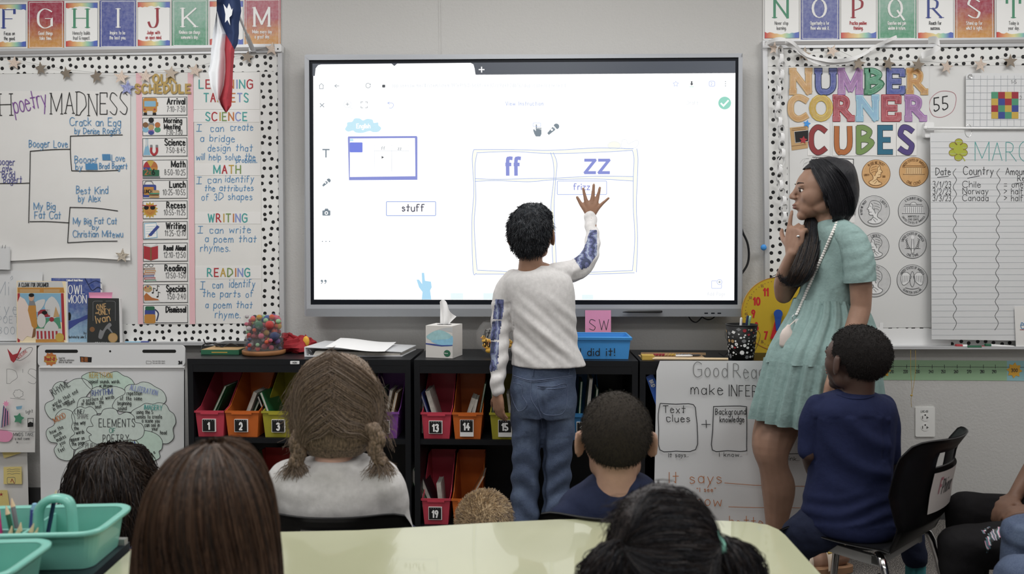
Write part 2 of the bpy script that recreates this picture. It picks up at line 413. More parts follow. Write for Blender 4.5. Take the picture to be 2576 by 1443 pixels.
wash('wash_orange', '#c4863a', '#bd8a48'); wash('wash_purple', '#96659f', '#a97fae'); wash('wash_gold', '#c9a33c', '#c9a84a'); wash('wash_lblue', '#85b4d2', '#8fc0dc'); wash('wash_crimson', '#a02c3c', '#b85058')
wash('wash_indigo', '#4450a0', '#4657a6'); wash('wash_mint', '#4f9a78', '#3f8c60'); wash('wash_sand', '#cfa060', '#c89450')
t = NT('rainbow'); v = t.coord('Generated'); t.b.inputs['Roughness'].default_value = .4; sep = t.new('ShaderNodeSeparateXYZ'); t.link(v, sep.inputs[0])
t.link(t.ramp(sep.outputs[0], [(0, lin('#b8333c', 1.2)), (.25, lin('#cf9a6a', 1.2)), (.5, lin('#d2c890', 1.2)), (.7, lin('#8fbfa8', 1.2)), (.9, lin('#4f62ae', 1.2))]), t.b.inputs['Base Color'])
GLASS('glass')
P('wood', '#8a5f3c', .5, k=1.2, var=.25, vscale=14); P('wood_pale', '#c9b391', .5)
P('table_cream', '#c4c6a4', .3, k=.8, var=.05, vscale=3, coat=.7); P('table_edge', '#8f8c80', .5); P('desk_dark', '#20262c', .35, k=1.3)
P('teal_plastic', '#76b8aa', .33, k=1.08, coat=.3)
P('chair_black', '#0c0c0e', .42, k=1.0, spec=.35); P('chrome', '#c8c8c8', .12, metal=1); P('bar_grey', '#8f8f8d', .45, metal=.3)
# the room
def struct(name, fn, smooth=False):
 mb = MB(); fn(mb); o = mb.build(name, smooth=smooth); o['kind'] = 'structure'; return o
XL, XR, YB, ZC = -3.3, 3.3, -6.2, 2.75
struct('wall_back', lambda m: m.box((XL, 0, 0), (XR, .12, ZC), 'wall_paint'))
struct('wall_left', lambda m: m.box((XL - .12, YB, 0), (XL, .12, ZC), 'wall_paint'))
struct('wall_right', lambda m: m.box((XR, YB, 0), (XR + .12, .12, ZC), 'wall_paint'))
struct('wall_front', lambda m: m.box((XL, YB - .12, 0), (XR, YB, ZC), 'wall_paint'))
struct('floor', lambda m: m.box((XL - .12, YB - .12, -.1), (XR + .12, .12, 0), 'carpet'))
P('ceiling_tile', '#d8d6d0', .9, var=.03, vscale=40); P('panel_glow_frame', '#d8d8d8', .5)
struct('ceiling', lambda m: m.box((XL - .12, YB - .12, ZC), (XR + .12, .12, ZC + .1), 'ceiling_tile'))
P('rubber', '#3a3a3b', .6, k=1.2)
struct('baseboard_back', lambda m: m.box((XL, -.012, 0), (XR, 0, .092), 'rubber'))
struct('baseboard_left', lambda m: m.box((XL, YB, 0), (XL + .012, -.012, .092), 'rubber'))
struct('baseboard_right', lambda m: m.box((XR - .012, YB, 0), (XR, -.012, .092), 'rubber'))
def seam(m):
 m.slab([(1103, -60), (1107, -60), (1109, 150), (1105, 150)], -.003, .003, 'wall_paint')
struct('trim_1', seam)
EM('lamp_diffuser', '#ffffff', 2.0)
for i, (x, y) in enumerate(PANELS):
 t_ = T('ceiling_lamp', 'recessed ceiling troffer, %s of the %s row from the screen wall' % (('left one', 'middle one', 'right one')[i // 3], ('first', 'second', 'third')[i % 3]), 'lamp', (x, y, 2.72), 'ceiling troffers')
 mb = MB();
 for a, b in (((x - .62, y - .32, 2.72), (x + .62, y - .29, 2.75)), ((x - .62, y + .29, 2.72), (x + .62, y + .32, 2.75)), ((x - .62, y - .29, 2.72), (x - .59, y + .29, 2.75)), ((x + .59, y - .29, 2.72), (x + .62, y + .29, 2.75))): mb.box(a, b, 'panel_glow_frame')
 mb.build('frame', t_)
 mb = MB(); mb.box((x - .59, y - .29, 2.73), (x + .59, y + .29, 2.74), 'lamp_diffuser'); mb.build('diffuser', t_)
# interactive display
SY = -.105       # glass plane
tv = T('interactive_display', 'large wall-mounted touch display showing a white word-sorting page', 'screen', (0, -.05, 1.0))
mb = MB(); mb.slab(rrect(766, 137, 1868, 796, 6), SY + .004, .055, 'tv_grey'); mb.slab([(800, 180), (1840, 180), (1840, 760), (800, 760)], SY + .055, .048, 'dark_plastic')
mb.build('housing', tv)
mb = MB()
mb.slab([(766, 141), (1868, 134), (1868, 144), (776, 151)], SY - .006, .012, 'tv_grey')
mb.slab([(766, 141), (777, 151), (781, 766), (771, 766)], SY - .006, .012, 'tv_grey')
mb.slab([(1858, 144), (1868, 134), (1866, 766), (1856, 766)], SY - .006, .012, 'tv_grey')
mb.build('bezel', tv)
mb = MB(); mb.slab([(771, 766), (1866, 766), (1866, 777), (771, 777)], SY - .008, .014, 'tv_grey')
mb.slab(rrect(771, 776, 1866, 796, 4), SY - .014, .02, 'tv_grey_dark')
for x in (1776, 1793, 1809): mb.rect(x - 4, 786, x + 5, 789, SY - .0145, .002, 'tv_black')
mb.build('lower_bezel', tv)
mb = MB(); mb.slab([(777, 151), (1858, 144), (1857, 766), (781, 766)], SY, .003, 'tv_black'); mb.build('screen_border', tv)
EM('scr_white', '#ffffff', 1.25); EM('scr_dark', '#454b56', .95); EM('scr_sky', '#c4e8fc', 1.0); EM('scr_peri', '#868fd4', 1.0); EM('scr_blue', '#6f7fe0', 1.0)
EM('scr_line', '#9fb2e4', 1.0); EM('scr_cream', '#fffbe4', 1.12); EM('scr_grey', '#dfe4ea', 1.0); EM('scr_slate', '#75838e', 1.0); EM('scr_green', '#8fd3c0', 1.0); EM('scr_text', '#4a4a5c', 1.0); EM('scr_ink', '#40454c', 1.0); EM('scr_hand', '#aedcf8', 1.0)
EM('scr_faint', '#e6f4fd', 1.05)
mb = MB(); S1 = SY - .0008
mb.flat([(788, 190), (1850, 183), (1847, 755), (790, 753)], S1, 'scr_white')
mb.flat([(786, 160), (1850, 153), (1850, 184), (786, 191)], S1, 'scr_dark')
S2 = SY - .0014
def sl(pts, w=1.6, m='scr_slate', closed=False): line(mb, pts, w, S2, m, closed, dy=.0003)
mb.flat([(792, 191)] + [(794, 172), (800, 164), (808, 162)] + [(985, 160), (992, 166)] + [(999, 160), (1184, 158), (1191, 162), (1194, 172), (1196, 186), (1198, 190)], S2, 'scr_white')
for y0 in (0,):
 sl([(1205, 175), (1218, 175)], 2.6, 'scr_white'); sl([(1211.5, 168.5), (1211.5, 181.5)], 2.6, 'scr_white')
sl([(803, 215), (808.5, 210), (814, 215)], 1.2); sl([(804, 214), (804, 223), (813, 223), (813, 214)], 1.2)
sl([(842, 216), (853, 216)], 1.2); sl([(847, 212), (842, 216), (847, 220)], 1.2)
sl(circ(926, 215, 6, n=12, a0=0, a1=300), 1.1); mb.flat(circ(931, 212, 1.6, n=8), S2, 'scr_slate')
mb.flat(rrect(961.5, 213, 969, 220, 1.5), S2, 'scr_ink')
txt(mb, 'app.seesaw.me/#/item/item.191e9f50-5c6f-4432/c9d4f2db16/duplicate/cd3e/edit', 986, 219, 9, 'scr_grey', S2, w=1.0, track=2.6, xs=.72)
txt(mb, 'Seesaw', 821, 182, 8, 'scr_faint', S2, w=1.0)
sl(star(1700, 211, 7, inner=.5), .9, 'scr_line', True)
sl([(1740, 205), (1740, 211)], 3.4, 'scr_ink'); mb.flat([(1735.5, 210), (1744.5, 210), (1740, 215)], S2 - .0003, 'scr_ink'); sl([(1735, 218), (1745, 218)], 1, 'scr_green')
sl(rrect(1784, 204, 1798, 217, 3), 1.2, 'scr_line', True); txt(mb, '2', 1788.5, 214, 6.5, 'scr_line', S2, w=1.0)
for y_ in (205, 210.5, 216): mb.flat(circ(1825, y_, 1.2, n=8), S2, 'scr_slate')
sl([(805, 260), (815, 269)], 1.6); sl([(815, 260), (805, 269)], 1.6)
sl(circ(874, 262, 9, n=20), 1, 'scr_grey', True); sl([(870, 262), (878, 262)], 1.2); sl([(874, 258), (874, 266)], 1.2); sl([(880, 269), (886, 274)], 1, 'scr_grey')
for a, b in ((908, 256), (924, 256), (908, 271), (924, 271)):
 sx = 1 if a < 915 else -1; sy_ = 1 if b < 262 else -1; sl([(a + 5 * sx, b), (a, b), (a, b + 4 * sy_)], 1.1, 'scr_slate')
sl(curve([(976, 259), (986, 259), (990, 264), (986, 271), (979, 271)]), 1.1, 'scr_line'); sl([(980, 256), (975, 259), (980, 262)], 1.1, 'scr_line')
txt(mb, 'View Instruction', 1272, 265, 9.5, 'scr_line', S2, w=1.0, track=2.4)
sl(circ(1706, 259, 11, n=20), .8, 'scr_faint', True); txt(mb, 'Draft', 1728, 263, 9, 'scr_grey', S2, w=1.0)
mb.flat(circ(1823, 259, 16), S2, 'scr_green')
sl([(1814, 260), (1820, 266), (1832, 253)], 4, 'scr_white')
mb.flat(curve([(868, 325), (873, 316), (874, 308), (886, 306), (892, 298), (905, 298), (913, 303), (923, 299), (937, 301), (940, 309), (951, 308), (952, 315), (959, 322), (952, 331), (938, 332), (930, 329), (912, 334), (895, 333), (888, 328), (876, 331)], 3, True), S2, 'scr_sky')
txt(mb, 'English', 897, 322, 10.5, 'scr_white', S2, w=2, dy=.0008, track=1.6)
mb.flat([(876, 343), (1048, 342), (1050, 345), (1050, 452), (878, 453), (875, 346)], S2, 'scr_peri')
mb.flat([(880, 348), (1044, 347), (1045, 443), (880, 445)], S2 - .0003, 'scr_white'); mb.flat(rrect(880, 358, 912, 383, 2), S2 - .0006, 'scr_blue')
txt(mb, 'ff', 960, 377, 8, 'scr_slate', S2, w=1); txt(mb, 'zz', 1001, 377, 8, 'scr_slate', S2, w=1); mb.flat([(960, 392), (966, 395.5), (960, 399)], S2 - .0006, 'scr_ink')
for p in ([(942, 365), (985, 365), (986, 430), (943, 430)], [(985, 365), (1028, 365), (1028, 430), (985, 430)], [(942, 379), (1028, 379), (1028, 380), (942, 380)]): line(mb, p, .8, S2, 'scr_grey', True, dy=.0008)
mb.flat(rrect(880, 349, 889, 355, 1), S2 - .0006, 'scr_sky')
sl([(812, 376), (828, 376)], 3.2); sl([(820, 376), (820, 395)], 3.2)
def mic(x, y, s):
 mb.flat([(x - 11 * s, y + 8 * s), (x - 8 * s, y + 12 * s), (x + 6 * s, y + 1 * s), (x, y - 5 * s)], S2, 'scr_slate')
 mb.flat(circ(x + 8 * s, y - 6 * s, 6 * s, n=14), S2, 'scr_slate'); line(mb, [(x + 1 * s, y - 8 * s), (x + 9 * s, y + 1 * s)], 2 * s, S2, 'scr_white', dy=.0006)
 mb.flat(circ(x - 1.5 * s, y + 1 * s, 2.4 * s, n=10), S2 - .0006, 'scr_white')
mic(820, 459, .85); mic(1390, 325, 1.2)
mb.flat(rrect(811, 529, 831, 542, 2), S2, 'scr_slate'); mb.flat([(816, 529), (818, 524.5), (825, 524.5), (827, 529)], S2, 'scr_slate'); mb.flat(circ(821, 535.5, 4.5, n=14), S2 - .0003, 'scr_white'); mb.flat(circ(821, 535.5, 2.4, n=12), S2 - .0006, 'scr_slate')
for x in (811, 820, 829): mb.flat(circ(x, 607, 1.4, n=8), S2, 'scr_slate')
for x in (807, 816): mb.flat(circ(x + 2.5, 706, 2.8, n=10), S2, 'scr_slate'); sl([(x + 5, 706), (x + 4, 710), (x + 1, 713)], 1.6)
def hand_icon(x, y, s, m):
 mb.flat([(x - 9 * s, y - 2 * s), (x - 6 * s, y - 3 * s), (x - 2 * s, y + 2 * s), (x - 2 * s, y - 15 * s), (x + .5 * s, y - 15 * s), (x + 1 * s, y - 4 * s), (x + 12 * s, y - 2 * s), (x + 12 * s, y + 9 * s), (x + 9 * s, y + 15 * s), (x - 2 * s, y + 15 * s), (x - 6 * s, y + 8 * s)], S2, m)
 for k in range(3): mb.flat([(x + (2.3 + 3.4 * k) * s, y - 3 * s), (x + (2.3 + 3.4 * k) * s, y - 7 * s), (x + (4.7 + 3.4 * k) * s, y - 7 * s), (x + (4.7 + 3.4 * k) * s, y - 3 * s)], S2, m)
hand_icon(1350, 328, 1, 'scr_slate'); sl(rrect(1341, 309, 1360, 318, 1), .9, 'scr_line', True)
def dbl(p, q, band='scr_cream', w=1.5, col='scr_line'):
 a, b = curve(p), curve(q); mb.flat(a + b[::-1], S2, band); line(mb, a, w, S2, col, dy=.0006); line(mb, b, w, S2, col, dy=.0006)
dbl([(1192, 376), (1290, 376), (1385, 378), (1500, 372), (1593, 374)], [(1199, 384), (1290, 381), (1385, 386), (1500, 383), (1591, 378)])
dbl([(1192, 376), (1188, 400), (1192, 480), (1187, 560), (1190, 680), (1198, 687)], [(1200, 386), (1195, 420), (1197, 500), (1193, 560), (1197, 640), (1200, 677)])
dbl([(1591, 378), (1595, 400), (1593, 450), (1593, 520), (1597, 600), (1591, 680)], [(1602, 374), (1605, 400), (1603, 460), (1601, 520), (1604, 600), (1601, 684)])
dbl([(1200, 679), (1290, 683), (1450, 685), (1591, 680)], [(1198, 689), (1290, 689), (1450, 690), (1596, 686)])
dbl([(1195, 449), (1250, 451), (1330, 449), (1390, 448), (1500, 443), (1592, 444)], [(1195, 456), (1250, 454), (1330, 457), (1390, 452), (1500, 450), (1592, 455)])
dbl([(1385, 384), (1392, 410), (1393, 450), (1386, 520), (1388, 600), (1392, 684)], [(1392, 384), (1401, 410), (1398, 450), (1394, 520), (1397, 600), (1400, 684)])
P('x', '#000000')
txt(mb, 'ff', 1274, 439, 41, 'scr_peri', S2, w=9, track=1.6, xs=.62, dy=.0009); txt(mb, 'zz', 1472, 434, 50, 'scr_peri', S2, w=7.5, track=1.6, xs=1.0, dy=.0009)
mb.flat(circ(1545, 366, 16, 11), S2 - .0003, 'scr_cream'); sl(curve(circ(1545, 366, 16, 10, n=10), 3, True), 1, 'scr_grey', True); sl(curve([(1563, 366), (1566, 352), (1576, 352), (1580, 362), (1603, 352), (1603, 368), (1580, 375), (1564, 372), (1563, 366)]), 1, 'scr_grey')
sl(rrect(972, 507, 1096, 542, 2), 2, 'scr_line', True); txt(mb, 'stuff', 1012, 531, 17, 'scr_text', S2, w=2.6, track=1.9, xs=.95)
sl(rrect(1402, 455, 1526, 489, 2), 1.5, 'scr_line', True); txt(mb, 'frizz', 1443, 477, 15, 'scr_peri', S2, w=2.2, track=2, xs=.9)
mb.flat([(1048, 703), (1054, 703), (1062, 714), (1061, 686), (1067, 686), (1069, 706), (1084, 708), (1086, 722), (1082, 730), (1085, 753), (1061, 753), (1063, 734), (1054, 722)], S2, 'scr_hand')
for x0, x1, y0 in ((1134, 1165, 737), (1146, 1147, 735), (1216, 1246, 737), (1464, 1492, 741)): mb.rect(x0, y0, x1, 753, S2, .0004, 'scr_faint')
sl(rrect(1790, 706, 1815, 725, 2), 1.1, 'scr_line', True); mb.flat(circ(1810, 709, 7.5, n=14), S2 - .0005, 'scr_white'); line(mb, circ(1810, 709, 6.4, n=16), 1.1, S2, 'scr_line', True, dy=.0008); line(mb, [(1807, 709), (1813, 709)], 1.2, S2, 'scr_slate', dy=.0009); line(mb, [(1810, 706), (1810, 712)], 1.2, S2, 'scr_slate', dy=.0009)
txt(mb, 'Add Page', 1779, 743, 8.5, 'scr_grey', S2, w=1, track=2.2)
mb.build('display_picture', tv)
def pen(m):
 m.tube([W(1566, 784.5, SY - .024), W(1580, 784, SY - .024), W(1660, 783, SY - .024), W(1666, 783, SY - .024)], [.001, .0045, .0055, .004], 'dark_plastic', n=8)
one('stylus', 'black stylus lying along the lower bezel of the display', 'pen', pen, smooth=True)
def sw(m):
 m.slab([(1472, 780), (1537, 780), (1537, 845), (1472, 843)], SY - .017, .0006, 'sticky_pink')
t_ = T('sticky_note', 'pink sticky note reading SW stuck below the display', 'note', W(1505, 845, SY - .017))
mb = MB(); sw(mb); mb.build('note', t_)
mb = MB(); txt(mb, 'SW', 1483, 829, 26, 'ink_soft', SY - .017, w=1.5, track=3, xs=.9, jit=.2); mb.build('writing', t_)
t_ = T('power_cable', 'thick black cable bulging from behind the right edge of the display', 'cable', W(1868, 690, -.03))
mb = MB(); mb.tube(curve([tuple(W(x, y, -.045)) for x, y in ((1862, 560), (1868, 583), (1880, 610), (1884, 640), (1880, 665), (1868, 685), (1858, 700))], 4), .0048, 'dark_plastic', n=8); mb.build('cord', t_, smooth=True)
t_ = T('cable_loop', 'thin dark cables drooping from under the display near its ports', 'cable', W(1750, 812, -.05))
for pts in (((1730, 792), (1740, 806), (1752, 810), (1763, 800), (1768, 790)), ((1758, 790), (1775, 802), (1790, 802), (1804, 790))):
 mb = MB(); mb.tube(curve([tuple(W(x, y, -.07)) for x, y in pts], 4), .0028, 'dark_plastic', n=6); mb.build('cord', t_, smooth=True)
# left whiteboard and what hangs on it
def rail_y(x, side):     # the top rail of each board rises slightly towards the right of the frame
 return 0
BL = T('whiteboard', 'left wall whiteboard with an aluminium frame and dotted paper border', 'whiteboard', (-1.6, -.02, .85))
mb = MB(); mb.slab([(-90, 136), (700, 118), (706, 866), (-90, 868)], -.020, .019, 'board_white'); mb.build('board_surface', BL)
mb = MB(); mb.slab([(-90, 124), (706, 110), (706, 132), (-90, 144)], -.028, .027, 'aluminium'); mb.slab([(-90, 130.5), (700, 117), (700, 126), (-90, 138)], -.030, .003, 'rail_grey'); mb.build('top_rail', BL)
mb = MB(); mb.slab([(698, 128), (709, 124), (715, 868), (704, 868)], -.026, .025, 'aluminium'); mb.build('side_frame', BL)
mb = MB(); mb.slab([(-90, 862), (714, 860), (714, 868), (-90, 869)], -.07, .069, 'aluminium'); mb.build('tray', BL)
mb = MB(); mb.slab(rrect(691, 112, 708, 130, 3), -.034, .03, 'pencil_white'); mb.flat(circ(699, 123, 2), -.0345, 'black_matte'); mb.build('corner_cap', BL)
def border(name, pts, mat, label, Yf=-.0212):
 one('border_strip', label, 'border', lambda m: m.slab(pts, Yf, .0012, mat), group='dotted borders of the left board' if 'left board' in label else 'dotted borders of the right board')
border('b', [(-90, 143), (700, 131), (700, 180), (-90, 186)], 'dots_a', 'black dotted white paper border along the top of the left board')
border('b', [(655, 180), (699, 180), (703, 862), (659, 862)], 'dots_b', 'black dotted white paper border down the right edge of the left board')
border('b', [(305, 815), (659, 813), (659, 862), (305, 862)], 'dots_c', 'black dotted white paper border along the bottom of the left board')
CARDS = [('E', -90, -24, 4, 124, 'w', 'c_red', ['Enjoy the', 'journey.']), ('F', -20, 69, 6, 122, 'w', 'c_blue', ['Focus on', 'the good.']), ('G', 70, 161, 2, 123, 'wash_red', 'white_print', ['Good things', 'take time.']), ('H', 162, 249, 2, 121, 'w', 'c_green', ['Honesty builds', 'trust & respect.']),
 ('I', 251, 342, 0, 121, 'wash_blue', 'white_print', ['Inspire to be', 'the best you.']), ('J', 343, 431, 0, 119, 'w', 'c_crimson', ['Judge with', 'an open mind.']), ('K', 433, 523, -1, 118, 'wash_green', 'white_print', ['Kindness can change', "someone's day."]),
 ('L', 524, 615, -2, 117, 'w', 'c_blue', ['Let your', 'light shine.']), ('M', 615, 706, -3, 115, 'wash_red', 'white_print', ['Make every day', 'a great day.']),
 ('N', 1920, 2014, -30, 100, 'w', 'c_green', ['Never stop', 'learning.']), ('O', 2015, 2111, -30, 101, 'wash_blue', 'white_print', ['Opportunity is for', 'those who seek it.']), ('P', 2112, 2208, -30, 100, 'w', 'c_crimson', ['Practice positive', 'thinking.']),
 ('Q', 2209, 2305, -30, 100, 'wash_green', 'white_print', ['Question and gain', 'wisdom in return.']), ('R', 2306, 2402, -30, 100, 'w', 'c_blue', ['Reach for', 'success.']), ('S', 2403, 2501, -30, 100, 'wash_red', 'white_print', ['Stand up for', 'what is right.']),
 ('T', 2503, 2600, -30, 100, 'w', 'c_green', ['Today is', 'your day.'])]
for L_, x0, x1, y0, y1, bg, col, words in CARDS:
 if L_ == 'E': continue
 kind = {'w': 'white', 'wash_red': 'red and orange watercolour', 'wash_blue': 'blue watercolour', 'wash_green': 'green watercolour'}[bg]
 t_ = T('alphabet_card', '%s alphabet card with a large letter %s above the %s board' % (kind, L_, 'left' if x0 < 1000 else 'right'), 'card', W((x0 + x1) / 2, y1, -.006), 'alphabet cards over the boards')
 right = x0 > 1000
 sk = 0 if right else -1
 mb = MB(); mb.slab([(x0, y0 + 1), (x1, y0), (x1, y1 + sk), (x0, y1)], -.006, .005, 'card'); mb.build('card', t_)
 mb = MB()
 if bg == 'w':
  mb.flat([(x0 + 3, y0 + 5), (x1 - 3, y0 + 4), (x1 - 3, y1 - 4), (x0 + 3, y1 - 3)], -.0064, 'c_grey')
  mb.flat([(x0 + 4, y0 + 6), (x1 - 4, y0 + 5), (x1 - 4, y1 - 5), (x0 + 4, y1 - 4)], -.0067, 'white_print')
  mb.build('printed_frame', t_)
  r = random.Random(ord(L_))
  mb = MB(); n = 14; xs_ = [x0 + 4 + (x1 - x0 - 8) * k / n for k in range(n + 1)]
  up = [(x, y1 - 13 - r.uniform(0, 3.5) - 4 * abs(k / n - .5) * 2) for k, x in enumerate(xs_)]
  mb.flat(up + [(x1 - 4, y1 - 5), (x0 + 4, y1 - 4)], -.0070, 'rainbow')
  dn = [(x, y0 + 13 + r.uniform(0, 3.5) + 4 * abs(k / n - .5) * 2) for k, x in enumerate(xs_)]
  mb.build('rainbow_edge', t_); mb = MB(); mb.flat([(x0 + 4, y0 + 6), (x1 - 4, y0 + 5)] + dn[::-1], -.0070, 'rainbow'); mb.build('rainbow_edge', t_)
 else:
  mb.flat([(x0, y0 + 1), (x1, y0), (x1, y1 + sk), (x0, y1)], -.0064, bg); o = mb.build('watercolour_print', t_)
  mb = MB(); line(mb, [(x0 + 4, y0 + 4), (x1 - 4, y0 + 3), (x1 - 4, y1 - 4), (x0 + 4, y1 - 4)], 1.1, -.0064, 'white_print', True); mb.build('printed_frame', t_)
 cx = (x0 + x1) / 2 - 2; H = 46; by = (70 if not right else 44) - (0 if right else (x0) / 706 * 5)
 mb = MB(); txt(mb, L_, cx, by, H, col, -.0071, w=6.2, contrast=.28, serif=1.1, center=True, xs=.95 if L_ not in 'M' else .8)
 small = col if bg != 'w' else ('ink_soft' if L_ not in 'JP' else 'ink_red')
 if bg == 'w' and L_ in 'HNT': small = 'ink_grey'
 for k, wd in enumerate(words): txt(mb, wd, cx + 1, by + 18 + 12.5 * k, 8.4, small, -.0071, w=1.1, center=True, xs=.55 if len(wd) < 15 else .48, track=1.15 if len(wd) < 15 else .9, jit=.15)
 mb.build('lettering', t_)
def paper(name, label, pts, Yf, mat='paper', th=.0006, group=None, curl=None, cat='poster'):
 t_ = T(name, label, cat, W(pts[2][0], pts[2][1], Yf), group)
 mb = MB(); mb.slab(pts, Yf, th, mat); mb.build('sheet', t_); return t_
def curled(pts_fn, nx, ny, m, mat):     # grid sheet from a function (u,v)->world
 g = [[pts_fn(i / nx, j / ny) for i in range(nx + 1)] for j in range(ny + 1)]
 vs = [p for r_ in g for p in r_]; fs = [(j * (nx + 1) + i, j * (nx + 1) + i + 1, (j + 1) * (nx + 1) + i + 1, (j + 1) * (nx + 1) + i) for j in range(ny) for i in range(nx)]
 m.add(vs, [f[::-1] for f in fs], mat)
Y1 = -.0235
t_ = T('bracket_poster', 'big white paper poster with a poetry bracket in black and blue marker', 'poster', W(160, 650, Y1))
def pf(u, v):
 x = -90 + u * 418; y = 229 + v * 423 + (4 * sin(u * 7) if v == 1 else 0)
 lift = max(0, v - .915) ** 2 * 1.6 * (.4 + .6 * u) + .0005 * sin(u * 21 + v * 4) * v
 return W(x, y, Y1 - lift)
mb = MB(); curled(pf, 40, 40, mb, 'paper'); mb.build('sheet', t_, smooth=True)
YI = Y1 - .002
mb = MB()
txt(mb, 'H', 0, 290, 54, 'ink', YI, w=1.8, serif=1.0, xs=.7, rot=.02)
txt(mb, 'MADNESS', 128, 288, 55, 'ink', YI, w=1.8, serif=.9, xs=.66, track=1.3, jit=.5, fit=192)
txt(mb, 'poetry', 37, 284, 44, 'ink_purple', YI, w=2.2, xs=.62, track=.9, rot=.2, jit=.5, fit=84)
for pts in ([(178, 342), (240, 340), (308, 339)], [(177, 342), (177, 385), (180, 429)], [(180, 429), (240, 430), (298, 428)], [(76, 380), (130, 376), (177, 375)], [(76, 380), (75, 440), (72, 560)], [(75, 557), (120, 557), (174, 560)],
   [(176, 521), (240, 523), (296, 530)], [(176, 521), (173, 560), (170, 610)], [(170, 610), (230, 607), (295, 606)], [(-5, 461), (40, 461), (73, 460)]):
 line(mb, curve(pts), 1.9, YI, 'ink')
def hw(s, x, y, h, m='ink_blue', w=1.5, **k):
 k.setdefault('xs', .78); k.setdefault('track', 1.5); k.setdefault('jit', .45); txt(mb, s, x, y, h, m, YI, w=w, **k)
for s, x, x2, y, h_ in (('Crack an Egg', 176, 303, 316, 19), ('by Denise Rogers', 188, 303, 336, 15), ('Booger Love', 73, 170, 370, 18), ('Booger', 188, 246, 410, 18), ('Love', 281, 314, 405, 16), ('by', 190, 207, 427, 15), ('Brad Bagert', 250, 320, 424, 14)): hw(s, x, y, h_, fit=x2 - x)
for k in range(7): line(mb, [(258 + 3 * k, 388), (259 + 3 * k, 402)], 2.6, YI, 'ink_blue');
for k in range(10): line(mb, [(216 + 3 * k, 412), (217 + 3 * k, 426)], 3, YI, 'ink_blue')
for s, x, x2, y, h_ in (('Best Kind', 192, 271, 487, 18), ('by Alex', 197, 252, 507, 17), ('My Big', 85, 139, 527, 18), ('Fat Cat', 87, 153, 549, 18), ('My Big Fat Cat', 184, 294, 563, 15.5), ('by', 232, 248, 576, 11), ('Christian Mitewu', 184, 309, 596, 16)): hw(s, x, y, h_, fit=x2 - x)
for s, x, y, x2 in (('Booger', -14, 415, 37), ('Love', -4, 432, 30), ('Brad', 5, 447, 37), ('Bagert', 9, 460, 55)): hw(s, x, y, 17, 'ink_navy', fit=x2 - x)
mb.build('writing', t_)
t_ = paper('schedule_strip', 'pink paper strip behind the daily schedule cards', [(342, 183), (486, 183), (491, 815), (347, 815)], -.0224, 'pink_paper')
mb = MB(); mb.slab([(357, 183), (472, 183), (477, 815), (362, 815)], -.0229, .0005, 'paper_warm'); mb.build('backing', t_)
t_ = T('schedule_title', 'gold glitter cut-out words OUR SCHEDULE over the pink strip', 'sign', W(410, 236, -.026))
for word, x, y, h, xs in (('OUR', 385, 208, 20, .95), ('SCHEDULE', 341, 233, 20, .80)):
 for ch in word:
  mb = MB(); txt(mb, ch, x, y, h, 'gold_glitter', -.0265, w=5.6, xs=xs);
  mb2 = MB(); txt(mb2, ch, x, y, h, 'gold_glitter', -.0252, w=5.6, xs=xs)
  mb.v += mb2.v; k0 = len(mb.v) - len(mb2.v); mb.f += [[i + k0 for i in f] for f in mb2.f]; mb.mi += mb2.mi
  mb.build('letter', t_); x += (ADV[ch] * xs + 2.75) * h / 8
SCH = [('Arrival', '7:10 - 7:30', 242, 291), ('Morning', '7:30 - 7:50', 294, 342), ('Science', '7:50 - 8:45', 345, 394), ('Math', '8:50 - 10:25', 400, 450), ('Lunch', '10:25 - 10:55', 451, 500), ('Recess', '10:55 - 11:25', 503, 551),
       ('Writing', '11:25 - 12:10', 555, 603), ('Read Aloud', '12:10 - 12:50', 609, 658), ('Reading', '12:50 - 1:50', 661, 709), ('Specials', '1:50 - 2:40', 713, 762), ('Dismissal', '', 765, 813)]
